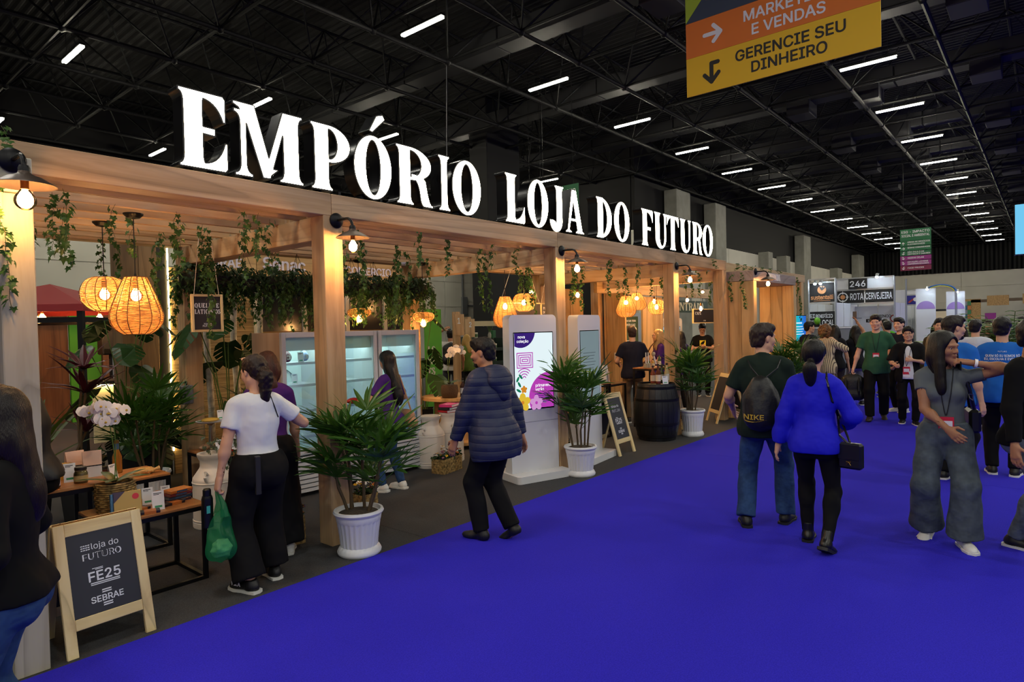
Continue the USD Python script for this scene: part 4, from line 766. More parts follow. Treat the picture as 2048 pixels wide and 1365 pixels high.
blades('bushy green plant in a black planter under the wall socket box', (2.72, 7.55, 0), 6, ('2a4a1a', '4f7a2c'), 26, .5, .02, .5, name='green_shrub', spread=1., levels=((.0, 1.), (.25, 1.)))
# flowers in baskets
def sqbasket(t, w, d, h):
    n = max(5, int(h/.03))
    for k in range(n):
        q = []
        for (x0, y0, x1, y1) in ((-w, -d, w, -d), (w, -d, w, d), (w, d, -w, d), (-w, d, -w, -d)):
            L = math.hypot(x1-x0, y1-y0); m_ = max(3, int(L/.035)); nx, ny = (y1-y0)/L, -(x1-x0)/L
            for j in range(m_):
                o = .006 if (j+k) % 2 else 0; u, v_ = j/m_, (j+1)/m_; q.append(box(*sorted((x0+(x1-x0)*u+nx*o-.004*abs(nx), x0+(x1-x0)*v_+nx*o+.004*abs(nx))), *sorted((y0+(y1-y0)*u+ny*o-.004*abs(ny), y0+(y1-y0)*v_+ny*o+.004*abs(ny))), h*k/n+.001, h*(k+1)/n-.001))
        part(t, 'woven_band', cat(*q), straw, False)
    part(t, 'lining', box(-w+.01, w-.01, -d+.01, d-.01, .01, h*.9), soil, False)
def blossom(r, kind):
    n, L, w = {'daisy': (12, .026, .006), 'mum': (16, .018, .006), 'pansy': (6, .02, .012)}[kind]; return cat(*[leaflet(L, w, .15, a*2*PI/n, r.uniform(.0, .5)) for a in range(n)])
def flowerbasket(lab, loc, w, d, h, seed, rz=0.):
    t = thing('flower_basket', lab, 'flower basket', loc, rz, 'woven baskets of mixed chrysanthemums'); sqbasket(t, w, d, h); r = np.random.default_rng(seed); part(t, 'foliage', cat(*[ivyleaf((r.uniform(-w, w), r.uniform(-d, d), h+r.uniform(0, .06)), .05, r.uniform(0, 6), r.uniform(.2, 1.2)) for _ in range(70)]), ivy_d, False, kind='stuff')
    cols = [('purple', '7a4a86', 'mum'), ('yellow', 'e0b01e', 'mum'), ('white', 'e8e8e4', 'daisy'), ('maroon', '6b2330', 'mum'), ('orange', 'b0562a', 'mum')]
    for k in range(34):
        cx = r.uniform(-1, 1); c, hx, kd = cols[int((cx*.5+.5)*4.99+r.uniform(-.8, .8)) % 5]; o = (cx*w*1.05, r.uniform(-1, 1)*d*1.05, h+.06+r.uniform(0, .07)-.05*abs(cx)); b = part(t, 'blossom', tf(tf(blossom(r, kd), rx=r.uniform(-.6, .6), ry=r.uniform(-.6, .6)), o), M('petal_'+c, hx, .6), False); part(b, 'blossom_eye', ell((o[0], o[1], o[2]+.004), (.007, .007, .005), 1), M('blossom_eye', 'c79a1c', .7))
    return t
flowerbasket('basket of daisies and purple flowers behind the first post, near the long skirt', (2.84, 4.84, 0), .085, .075, .23, 1); flowerbasket('basket of yellow and red flowers half hidden behind the first palm pot', (3.75, 5.05, 0), .09, .08, .20, 2); flowerbasket('wide woven basket of yellow, purple and white flowers before the milk cans', (5.50, 5.72, 0), .19, .09, .18, 3, .2); flowerbasket('basket of yellow flowers behind the totem palm', (6.75, 4.85, 0), .09, .08, .2, 4); flowerbasket('basket of yellow and white flowers behind the barrel palm', (9.95, 4.75, 0), .16, .08, .18, 5)
# ---------------------------------------------------------------- furniture and goods under the pergola
pine_z, pine_x = wood('pine_z', ('e0cf9f', 'd4bd86', 'b8976a'), 'z', .6, 7., .08), wood('pine_x', ('e0cf9f', 'd4bd86', 'b8976a'), 'x', .6, 7., .08)
board_m = M('chalkboard', '23262f', .55); chalk = M('sign_print', 'd4d8de', .6); oak_x = wood('table_oak', ('b07a48', '96623a', '704527'), 'x', .4, 8., .1); card_m = M('card_white', 'd8dae0', .5); green_p = M('green_print', '2c8a5c', .5); grey_p = M('grey_print', '3c3f48', .6)
def easel(lab, loc, rz, w=.46, h=.80, lean=.22, prints=True, k=1.):
    """Folding pavement sign: two framed boards hinged at the top; the front faces -y."""
    t = thing('easel_sign', lab, 'pavement sign', loc, rz); bw = .055*k; top = h; L = h/math.cos(lean)
    for s in (-1, 1):
        def T(m, s=s):
            v = np.asarray(m[0]); v = v if s < 0 else v*np.array([1, -1, 1]); v, f = tf((v, m[1]), rx=(-lean if s < 0 else lean)); return v+np.array([0, s*(math.tan(lean)*h+.018), 0]), (f if s < 0 else tri(f)[:, ::-1])
        for x in (-1, 1): part(t, 'leg', T(box(*sorted((x*w/2, x*(w/2-bw))), -.012, .012, 0, L, .003)), pine_z, False)
        part(t, 'top_rail', T(box(-w/2+bw, w/2-bw, -.010, .010, L-bw*1.3, L, .003)), pine_x, False); part(t, 'bottom_rail', T(box(-w/2+bw, w/2-bw, -.010, .010, L*.19, L*.19+bw*1.1, .003)), pine_x, False)
        bd = part(t, 'board', T(box(-w/2+bw, w/2-bw, -.004, .004, L*.19+bw*1.1, L-bw*1.3)), board_m, False)
        if s < 0 and prints:
            def pr(m, z, mt=chalk, x=0.): part(bd, 'print', T(upright(m, (x, -.004, z))), mt, False)
            u = L
            pr(text('loja do', .034*w/.46, False, .001), u*.765, x=.02*w/.46); pr(cat(*[poly(sa.skew(sg.box(i*.012, j*.012, i*.012+.009, j*.012+.006), 20), .001) for i in range(4) for j in range(3)]), u*.765, x=-.105*w/.46)
            pr(text('FUTURO', .034*w/.46, True, .001, sx=1.08), u*.69); pr(text('FUTURO', .031*w/.46, False, .0016, sx=1.1), u*.692, board_m)
            pr(text('FE25', .052*w/.46, True, .001, sx=1.), u*.52); pr(cat(poly(sg.box(-.075, -.014, .075, -.008), .001), poly(sg.box(-.075, -.023, .075, -.018), .001), poly(sg.box(-.045, .060, -.005, .064), .001), poly(sg.box(-.06, .067, -.005, .071), .001)), u*.52)
            pr(tf(text('SEBRAE', .033*w/.46, True, .001), (0, 0, 0)), u*.355); pr(cat(*[poly(sa.skew(sg.box(-.024, y, .024, y+.007), 15), .001) for y in (.044, .056, -.016, -.028)]), u*.355)
    part(t, 'hinge', cyl((-w/2+.01, 0, h-.003), (w/2-.01, 0, h-.003), .008, n=8), brass); return t
easel('wooden easel sign with dark board reading FUTURO, FE25 and SEBRAE beside the aisle', (1.27, 4.28, 0), .035, .455, .70, .25)
easel('small easel sign by the second totem, seen at a steep angle', (7.62, 4.66, 0), .03, .46, .82, .28); easel('easel sign beside the pale portal, back board towards the camera', (11.12, 4.40, 0), .78, .5, .86, .3, True)
def hangsign(lab, loc, w, h, lines, rz=0., drop=.4, face='-y'):
    t = thing('hanging_sign', lab, 'hanging sign', loc, rz); f = .022
    for x in (-1, 1): part(t, 'frame_side', box(*sorted((x*w/2, x*(w/2-f))), -.02, .02, 0, h, .002), pine_z, False); part(t, 'cord', cyl((x*(w/2-.03), 0, h), (x*(w/2-.03)*.45, 0, h+drop), .003, n=5), M('sign_cord', 'cfc9bc', .8))
    for z in (0, h-f): part(t, 'frame_rail', box(-w/2+f, w/2-f, -.02, .02, z, z+f, .002), pine_x, False)
    b = part(t, 'board', box(-w/2+f, w/2-f, -.008, .008, f, h-f), M('sign_board', '231f24', .6), False)
    for s, z, hh in lines: part(b, 'print', upright(poly(serif(s, hh, maxw=w*.82), .001), (-w*.40, -.0085, z)), chalk, False)
    part(b, 'print', upright(text('loja do', .016, False, .001), (0, -.0085, h*.2)), chalk, False); part(b, 'print', upright(text('FUTURO', .016, True, .001), (0, -.0085, h*.2-.022)), chalk, False); return t
hangsign('chalkboard sign reading QUEIJO E LATICÍNIOS hanging among the ivy', (2.74, 6.0, 1.78), .28, .35, [('QUEIJO E', .225, .042), ('LATICÍNIOS', .168, .042)], -.1, .55)
hangsign('chalkboard sign hanging above the first white totem, its top edge seen', (7.6, 6.2, 1.78), 1.0, .36, [('MEL E', .22, .05)], 0, .5); hangsign('chalkboard sign reading PRODUTOS DIVERSOS hanging between the totems', (8.4, 6.2, 1.78), .62, .36, [('PRODUTOS', .25, .045), ('DIVERSOS', .19, .045)], 0, .5)
hangsign('chalkboard sign reading CAFÉ over the man reading his phone', (14.4, 6.2, 1.76), .8, .34, [('CAFÉ', .2, .07)], -.3, .5); hangsign('blank side of a small framed sign hanging next to the CAFÉ board', (14.6, 5.72, 1.80), .5, .42, [], 1.2, .5)
def table(lab, x0, x1, y0, y1, z, top=oak_x, group='steel-framed display tables', t=.02):
    T = thing('display_table', lab, 'table', ((x0+x1)/2, (y0+y1)/2, 0), 0, group); w, d = (x1-x0)/2, (y1-y0)/2; r = .014
    part(T, 'table_top', box(-w, w, -d, d, z-t, z, .003), top, False)
    for x in (-1, 1):
        for y in (-1, 1): part(T, 'leg', box(x*(w-r)-r, x*(w-r)+r, y*(d-r)-r, y*(d-r)+r, 0, z-t), iron, False)
        for zz in (r, z-t-r): part(T, 'side_rail', box(x*(w-r)-r, x*(w-r)+r, -d+2*r, d-2*r, zz-r, zz+r), iron, False)
    for y in (-1, 1):
        for zz in (r, z-t-r): part(T, 'long_rail', box(-w+2*r, w-2*r, y*(d-r)-r, y*(d-r)+r, zz-r, zz+r), iron, False)
    return T
table('lowest steel-framed table with chocolate bars and an orchid basket, behind the easel sign', 1.42, 2.07, 4.64, 5.15, .55); table('highest steel-framed table with jam jars and paper bags', .92, 1.62, 5.02, 5.56, .75); table('middle steel-framed table with bottle and wrapped sweets behind the jam jars', 1.66, 2.22, 5.62, 6.12, .61); table('steel-framed table with red kitchen scale beside the white milk can', 2.88, 3.5, 6.22, 6.86, .56)
for x0, x1, y0, y1, z, l in ((9.75, 10.35, 5.15, 5.50, 1.02, 'tall steel bar table with bottles and candles before the man in navy polo'), (9.1, 9.7, 5.6, 6.0, .78, 'lower steel table with a white paper bag left of the bar table'), (8.15, 8.7, 5.3, 5.7, .86, 'steel table behind the second totem and its palm')): table(l, x0, x1, y0, y1, z, group='steel-framed bar tables')
gl = pane('jar_glass', (.93, .95, .95)); lid_m = M('jar_lid', '2a2420', .4, .4)
def jar(lab, loc, body, lab_c, r=.036, h=.085, lidc=None, group=None):
    t = thing('glass_jar', lab, 'jar', loc, RNG.uniform(-.4, .4), group); part(t, 'contents', lathe([(0, .004), (r*.92, .004), (r*.94, h*.75), (r*.8, h*.9), (0, h*.9)], 20), M('jar_'+body, body, .3), True); part(t, 'jar_body', lathe([(0, 0), (r*.95, 0), (r, .008), (r, h*.76), (r*.82, h*.95), (r*.82, h)], 24), gl, True)
    part(t, 'lid', lathe([(0, h), (r*.86, h), (r*.88, h+.003), (r*.88, h+.018), (r*.84, h+.021), (0, h+.021)], 24), lidc or lid_m); part(t, 'label', cyl((0, 0, h*.2), (0, 0, h*.62), r*1.012, n=24, cap=False), M('jar_label_'+lab_c, lab_c, .6)); return t
jar('dark jam jar with white flower label at the front of the jar table', (1.27, 5.10, .75), '2a1420', 'b9b4c4', .042, .09); jar('mustard-coloured spread jar with dark lid on the corner of the jar table', (1.44, 5.13, .75), '9a8350', 'b59b68', .042, .09); jar('red jam jar behind the paper bags', (1.80, 5.85, .61), '7a2a18', 'c9c6c0', .034, .08); jar('small yellow jar on the scale table', (3.05, 6.45, .56), 'b08a2a', 'c7a23c', .05, .07)
hb_ = thing('honey_bottle', 'squeeze bottle of honey with yellow cap at the dark-haired woman\'s shoulder', 'bottle', (1.30, 5.42, .75)); part(hb_, 'bottle_body', lathe([(0, 0), (.036, 0), (.038, .02), (.034, .07), (.038, .12), (.03, .15), (0, .15)], 20), M('honey', '9a4d16', .25), True); part(hb_, 'cap', lathe([(0, .15), (.03, .15), (.03, .165), (.018, .175), (.012, .21), (0, .215)], 16), M('yellow_cap', 'e0a21c', .4))
yb = thing('box', 'small mustard yellow carton behind the price card', 'box', (1.40, 5.36, .75), .3); part(yb, 'carton', box(-.045, .045, -.03, .03, 0, .11, .002), M('mustard_box', 'b98a2c', .6)); part(yb, 'lid_flap', box(-.046, .046, -.031, .031, .108, .113), M('mustard_box'))
for x, y, l, a in ((1.48, 5.40, 'left coffee bag of the pair on the jar table, top folded', .1), (1.56, 5.30, 'front coffee bag of the pair, white below with pink top and black tie', -.15)):
    t = thing('paper_bag', l, 'bag', (x, y, .75), a); lo = hull([(sx*.055, sy*.035, z) for sx in (-1, 1) for sy in (-1, 1) for z in (0, .08)]); part(t, 'bag_body', lo, M('bag_white', 'ccd0d6', .6), False); part(t, 'bag_top', hull([(sx*.055, sy*.034, .08) for sx in (-1, 1) for sy in (-1, 1)]+[(sx*.06, .0+sy*.004, .185) for sx in (-1, 1) for sy in (-1, 1)]), M('bag_pink', 'd3b2a0', .6), False); part(t, 'tie', box(-.057, .057, -.036, .036, .078, .085), black, False)
bt = thing('glass_bottle', 'amber glass bottle with blue and gold neck behind the orchid', 'bottle', (1.95, 6.0, .61)); part(bt, 'bottle_body', lathe([(0, 0), (.034, 0), (.036, .01), (.036, .14), (.018, .19), (.015, .26), (0, .26)], 20), M('amber_glass', '8a5a1c', .1), True); part(bt, 'neck_wrap', lathe([(.016, .20), (.019, .20), (.017, .262), (0, .264)], 16), M('neck_blue', '2f4a68', .4)); part(bt, 'cap', lathe([(.018, .25), (.018, .275), (0, .276)], 16), M('gold'))
def pricecard(lab, loc, rz=0., w=.06, h=.11, lean=.25, strip=True):
    t = thing('price_card', lab, 'price card', loc, rz); C = lambda m: tf(m, rx=-lean); part(t, 'card', C(box(-w/2, w/2, -.001, .001, 0, h)), card_m, False)
    part(t, 'print', C(cat(upright(poly(sg.box(-w*.36, h*.86, w*.30, h*.90), .0005), (0, -.001, 0)), upright(poly(sg.box(-w*.36, h*.80, w*.1, h*.83), .0005), (0, -.001, 0)))), grey_p, False); part(t, 'strip', C(upright(poly(sg.box(-w*.3, h*.13, w*.3, h*.24), .0005), (0, -.001, 0))), green_p if strip else grey_p, False)
    part(t, 'stand', tf(box(-w/2, w/2, .0, .04, 0, .002)), M('clear_acrylic', 'c9ccd0', .2), False); return t
pricecard('white price card leaning in front of the coffee bags', (1.40, 5.22, .75), -.2, .07, .13); pricecard('white price card with green strip, front one on the chocolate table', (1.78, 4.72, .55), -.25, .075, .13, .3); pricecard('white price card behind the orchid basket, taller of the back pair', (1.79, 4.93, .55), -.2, .07, .12); pricecard('white price card beside the wrapped cookies', (1.93, 4.98, .55), -.2, .06, .1); pricecard('white price card on the scale table', (2.98, 6.32, .56), -.2, .09, .15); pricecard('small price card beside the cheese dish', (3.12, 6.60, .87), -.2, .06, .1); pricecard('reddish price card on the middle table', (1.86, 5.78, .61), .5, .07, .12)
ch = [('dark chocolate bar with orange band lying on the low table', 1.68, 4.82, .3), ('dark chocolate bar nearest the front edge of the low table', 1.70, 4.70, -.3), ('chocolate bar with orange wrapper beside the price card', 1.90, 4.80, .15), ('chocolate bar leaning on the orchid basket', 1.62, 4.90, .6)]
for l, x, y, a in ch: t = thing('chocolate_bar', l, 'chocolate bar', (x, y, .55), a); part(t, 'bar_box', box(-.075, .075, -.036, .036, 0, .018, .002), M('choc_dark', '1c1622', .4)); part(t, 'band', box(-.02, .05, -.0365, .0365, 0, .0185), M('choc_orange', 'b0662a', .5))
for k in range(4): t = thing('chocolate_box', f'flat patterned chocolate box, {("bottom", "second", "third", "topmost")[k]} of the stack at the table end', 'chocolate box', (1.96+.004*k, 4.88, .5502+.022*k), .1+.03*k); part(t, 'box_body', box(-.085, .085, -.055, .055, 0, .02, .002), M('choc_box_'+'abcd'[k], ('3a2430', '2b3a4c', '6b2a2a', 'b0662a')[k], .3)); part(t, 'label', box(-.04, .04, -.0555, -.055, .004, .016), M('neck_blue'))
t = thing('gift_pack', 'clear packet with yellow and purple card leaning on the basket', 'packet', (1.60, 4.76, .55), -.25); C = lambda m: tf(m, rx=-.25); part(t, 'card', C(box(-.085, .085, 0, .012, 0, .16, .004)), M('card_yellow', 'b79a55', .4)); part(t, 'corner', C(upright(poly(sg.Polygon([(-.085, .16), (-.085, .08), (-.01, .16)]), .001), (0, 0, 0))), M('card_purple', '3a2a4c', .4), False); part(t, 'badge_spot', C(upright(poly(sg.Point(.05, .12).buffer(.02), .001), (0, 0, 0))), M('badge_red'), False); part(t, 'tube', C(cyl((-.09, -.012, 0), (-.09, -.012, .15), .012, n=12)), M('steel_blue', '4a6f94', .25, .7))
for l, x, y, z, c in (('crinkled packet of cookies by the chocolate boxes', 1.90, 5.04, .55, 'b07a58'), ('bag of small toasts on the middle table corner', 2.06, 5.74, .61, 'c9a366'), ('wrapped loaf on the scale table', 3.02, 6.7, .56, 'a88a72')):
    t = thing('snack_packet', l, 'packet', (x, y, z)); part(t, 'packet_body', Field().ell((0, 0, .03), (.085, .05, .03), .02).rough(lambda p: (meshkit.noise(p*70)-.5)*.02).mesh(.008), M('snack_'+c, c, .2), True); part(t, 'twist', cyl((.08, 0, .03), (.12, 0, .035), .008, .02, n=8), M('snack_'+c))
def orchid(lab, loc, cont, seed, h=.55, n=13, rz=0.):
    t = thing('orchid', lab, 'orchid', loc, rz, 'white orchids'); cont(t); r = np.random.default_rng(seed); pet = M('orchid_petal', 'e4dfdc', .5)
    for k in range(5): a = k*1.3; part(t, 'leaf', tf(tf(leaflet(.2, .03, .45, 0, .6), rz=a), (.02*math.cos(a), .02*math.sin(a), .2)), M('orchid_leaf', '2f4a1e', .35), True)
    for s in range(2):
        p = [(.02*s, 0, .2), (.03-.02*s, .02, .2+h*.5), (.0-.03*s, .0, .2+h*.9), (-.09-.04*s, -.02, .2+h*1.02), (-.2, -.03-.03*s, .2+h*.93)]; tt = np.linspace(0, 1, 5); c = np.array([[np.interp(u, tt, np.array(p)[:, j]) for j in range(3)] for u in np.linspace(0, 1, 14)]); part(t, 'flower_stem', tube(c, .0035, 5), M('leaf_stalk'))
        for k in range(n//2+1):
            o = c[6+int(k*7/(n//2+1))]+r.normal(0, .03, 3); m = []
            for a, L, w in ((PI/2, .044, .021), (PI/2+2.1, .044, .020), (PI/2-2.1, .044, .020), (0.05, .052, .035), (PI-.05, .052, .035)): m.append(leaflet(L, w, .2, a, .15, .1))
            f = cat(*m); T = lambda q: tf(tf(q, rx=PI/2+r0), o, rz=rr); r0, rr = r.uniform(-.4, .3), r.uniform(-.7, .9); b = part(t, 'blossom', T(f), pet, True); part(b, 'blossom_lip', T(ell((0, -.004, .006), (.008, .008, .008), 1)), M('orchid_lip', 'c9a63a', .5))
    return t
orchid('white orchid in a coiled straw basket on the low table', (1.60, 4.98, .55), lambda t: roundbasket(t, .12, .2), 4, .5, 24, .3)
def cask(t): part(t, 'pot', lathe([(0, 0), (.11, 0), (.13, .09), (.12, .18), (.10, .18), (0, .15)], 20), M('bark_pot', '4a3826', .9, bump=.006, bscale=40.), True)
orchid('white orchid in a brown pot on the cable spool table', (6.55, 6.72, .76), cask, 7, .5, 13, PI*.8)
def milkcan(lab, loc, s=1., plant=False):
    t = thing('milk_can', lab, 'milk can', loc, RNG.uniform(0, 1), 'white milk cans', s=s); cw = M('milk_can_white', 'd6d0c8', .45); part(t, 'can_body', lathe([(0, 0), (.185, 0), (.19, .01), (.19, .05), (.185, .055), (.185, .42), (.18, .45), (.125, .53), (.118, .55), (.118, .60), (.13, .62), (.142, .65), (.142, .665), (.12, .665), (.11, .6), (0, .58)], 40), cw, 35)
    for x in (-1, 1): part(t, 'handle', tube([(x*.15, 0, .49), (x*.20, 0, .52), (x*.215, 0, .48), (x*.19, 0, .44)], .014, 8), cw)
    for z in (.06, .40): part(t, 'hoop', lathe([(.184, z), (.19, z+.005), (.19, z+.012), (.184, z+.018)], 40), cw)
    if plant:
        r = np.random.default_rng(3); part(t, 'trailing_plant', cat(*[ivyleaf((r.normal(.1, .10), r.normal(-.08, .09), .68+r.uniform(-.22, .12)), .045, r.uniform(0, 6), r.uniform(.4, 1.6)) for _ in range(130)]), leafmat('silver_leaf', '4d5c46', '8d9a80', .2), False, kind='stuff')
    return t
milkcan('white milk can with trailing grey-green plant beside the woman in white t-shirt', (2.72, 5.92, 0), 1., True); milkcan('white milk can behind the wide flower basket', (5.58, 6.10, 0), .98); milkcan('white milk can under the stack of magazines, partly behind the man in the quilted jacket', (5.98, 6.15, 0), .98)
for k, (c, l) in enumerate((('b3202c', 'red paperback with white title, lowest of the stack on the milk can'), ('1c1a22', 'black book in the middle of the stack on the milk can'), ('c92a7a', 'pink book on top of the stack on the milk can'))): t = thing('book', l, 'book', (5.98, 6.15, .653+.036*k), .2*k); part(t, 'cover', cat(box(-.13, .13, -.09, .09, 0, .004), box(-.13, .13, -.09, .09, .030, .034), box(-.13, -.126, -.09, .09, 0, .034)), M('cover_'+c, c, .4), False); part(t, 'pages', box(-.125, .127, -.086, .086, .004, .030), card_m, False)
sp = thing('cable_spool_table', 'wooden cable spool used as a round table with orchid and bottles', 'table', (6.78, 6.9, 0)); spw = wood('spool_wood', ('c9a06a', 'b08450', '86603a'), 'z', .6)
for z in (.06, .71): part(sp, 'disc', cyl((0, 0, z), (0, 0, z+.045), .46, n=40), spw)
for k in range(14): a = k*2*PI/14; v, f = box(-.055, .055, -.012, .012, .105, .71, .003); part(sp, 'stave', tf(tf((v, f), (0, -.26, 0)), rz=a), spw, False)
for i, (x, y, c, l) in enumerate(((6.72, 6.62, '2a1a1c', 'dark wine bottle on the cable spool table'), (6.86, 6.60, 'b88a3a', 'golden oil bottle on the cable spool table'), (6.98, 6.66, '6a3a1a', 'short honey jar bottle on the cable spool table'))): t = thing('glass_bottle', l, 'bottle', (x, y, .755), group='bottles on the spool table'); h = (.27, .25, .14)[i]; part(t, 'bottle_body', lathe([(0, 0), (.036, 0), (.038, .01), (.038, h*.6), (.015, h*.78), (.014, h), (0, h)], 18), M('bottle_'+c, c, .12), True); part(t, 'cap', lathe([(.017, h-.03), (.017, h+.005), (0, h+.006)], 14), M('yellow_cap') if i == 2 else lid_m); part(t, 'label', cyl((0, 0, h*.2), (0, 0, h*.5), .0385, n=18, cap=False), card_m)
s_ = thing('kitchen_scale', 'red kitchen scale with round white dial beside the woman in white t-shirt', 'scale', (3.16, 6.36, .56), -.3); part(s_, 'case', Field().cap((0, .03, .06), (0, .03, .15), .09, .07, .03).ell((0, .03, .03), (.12, .09, .03), .03).cut((0, 0, 0), (0, 0, -1)).mesh(.009), M('scale_red', 'b01f26', .3), True); part(s_, 'dial', tf(cyl((0, -.07, .12), (0, -.055, .12), .095, n=32)), card_m); part(s_, 'dial_rim', tube([(.096*math.cos(a), -.07, .12+.096*math.sin(a)) for a in np.linspace(0, 2*PI, 33)], .005, 6), M('silver_clip', 'b8b4aa', .3, 1.)); part(s_, 'pointer', box(-.003, .003, -.073, -.071, .12, .19), M('scale_red')); part(s_, 'pan', lathe([(.02, .22), (.05, .235), (.14, .245), (.15, .26), (.13, .25), (0, .24)], 28), M('silver_clip'))
d_ = thing('cheese_dish', 'glass dish of yellow cheese on a stand above the scale table', 'dish', (3.02, 6.62, .56)); part(d_, 'stand', lathe([(0, 0), (.06, 0), (.015, .02), (.012, .26), (.05, .29), (0, .29)], 20), M('silver_clip')); part(d_, 'plate', lathe([(0, .29), (.12, .295), (.14, .31), (.13, .305), (0, .30)], 28), card_m); part(d_, 'cheese', Field().ell((0, 0, .32), (.09, .07, .02), .02).mesh(.009), M('cheese', 'c9a040', .5), True)
# barrel with its bottles
br = thing('barrel', 'black wooden barrel standing as a bottle table beside the post', 'barrel', (8.90, 4.62, 0)); bl = wood('barrel_black', ('24262b', '1a1b1f', '0e0e10'), 'z', .35, 9., .2)
for k in range(22):
    a = k*2*PI/22; zs = np.linspace(0, .86, 9); rr = .275+.075*np.sin(PI*zs/.86); w = PI/22*.97; v = []
    for z, r in zip(zs, rr): v += [(r*math.cos(a-w), r*math.sin(a-w), z), (r*1.004*math.cos(a), r*1.004*math.sin(a), z), (r*math.cos(a+w), r*math.sin(a+w), z)]
    f = [(3*i+j, 3*i+j+1, 3*i+j+4, 3*i+j+3) for i in range(8) for j in (0, 1)]; part(br, 'stave', (np.array(v), np.array(f)), bl, 40)
for z in (.06, .24, .60, .78): r = .275+.075*math.sin(PI*(z+.02)/.86); part(br, 'hoop', lathe([(r+.001, z), (r+.006, z), (r+.006, z+.04), (r+.001, z+.04)], 44), iron)
part(br, 'head', cyl((0, 0, .80), (0, 0, .83), .268, n=32), bl); part(br, 'top_rim', lathe([(.262, .83), (.278, .83), (.278, .862), (.262, .862), (.262, .83)], 32), bl)
def bottle(lab, loc, c, h=.3, r=.038, cap=None, lc=None, group=None):
    t = thing('glass_bottle', lab, 'bottle', loc, 0, group); part(t, 'bottle_body', lathe([(0, 0), (r*.95, 0), (r, .01), (r, h*.56), (r*.42, h*.74), (r*.38, h*.98), (0, h*.98)], 18), M('bottle_'+c, c, .12), True); part(t, 'label', cyl((0, 0, h*.14), (0, 0, h*.46), r*1.012, n=18, cap=False), M('bottle_label_'+(lc or 'd2c8b4'), lc or 'd2c8b4', .6)); part(t, 'cap', lathe([(r*.45, h*.9), (r*.45, h), (0, h+.002)], 14), cap or lid_m); return t
for x, y, c, h, l in ((8.74, 4.50, '5a2a18', .30, 'reddish bottle at the rim of the barrel, behind the price card'), (8.80, 4.62, '7a3a22', .27, 'stout amber bottle on the barrel'), (8.98, 4.48, 'a89a6a', .30, 'pale bottle with white label on the barrel, closest to the post'), (9.05, 4.60, '2f3a22', .26, 'dark green bottle at the back of the barrel')): bottle(l, (x, y, .862), c, h)
pricecard('white price card standing on the barrel before the bottles', (8.78, 4.40, .862), -.6, .09, .12)
for x, y, c, h, l in ((9.95, 5.3, '3f5a2a', .16, 'low green bottle lying end of the bar table'), (10.15, 5.32, 'b08a3c', .13, 'small amber flask on the bar table'), (10.25, 5.25, '2f4a22', .2, 'green bottle at the corner of the bar table')): bottle(l, (x, y, 1.02), c, h, .03)
for x, l in ((9.82, 'left white candle in a glass block on the bar table'), (9.90, 'right white candle in a glass block on the bar table')): t = thing('candle', l, 'candle', (x, 5.28, 1.02)); part(t, 'wax', cyl((0, 0, .03), (0, 0, .26), .011, .008, n=12), card_m); part(t, 'holder', box(-.035, .035, -.03, .03, 0, .075, .004), M('holder_glass', '9a9484', .2)); part(t, 'wick', cyl((0, 0, .26), (0, 0, .27), .0015, n=5), iron)
t = thing('chemistry_lamp', 'brass arm with glass bulb and tube leaning over the bar table', 'ornament', (10.05, 5.30, 1.02)); part(t, 'arm', tube([(-.12, 0, 0), (-.1, 0, .28), (.0, 0, .36), (.22, 0, .46)], .012, 8), brass); part(t, 'glass_bulb', ell((.08, 0, .22), (.035, .035, .04), 2), M('holder_glass'), True); part(t, 'glass_tube', cyl((.09, 0, .19), (.16, 0, .04), .016, n=12), card_m); part(t, 'wire', tube([(.07, 0, .4), (.09, 0, .33), (.08, 0, .25)], .004, 5), brass)
t = thing('paper_bag', 'white paper bag with clear front on the lower bar table', 'bag', (9.3, 5.78, .78), .3); part(t, 'bag_body', hull([(sx*.11, sy*.06, 0) for sx in (-1, 1) for sy in (-1, 1)]+[(sx*.10, sy*.02, .30) for sx in (-1, 1) for sy in (-1, 1)]), M('bag_white'), False); part(t, 'window', upright(poly(sg.box(-.02, .03, .07, .2), .002), (0, -.06, 0)), M('bag_pink'), False)
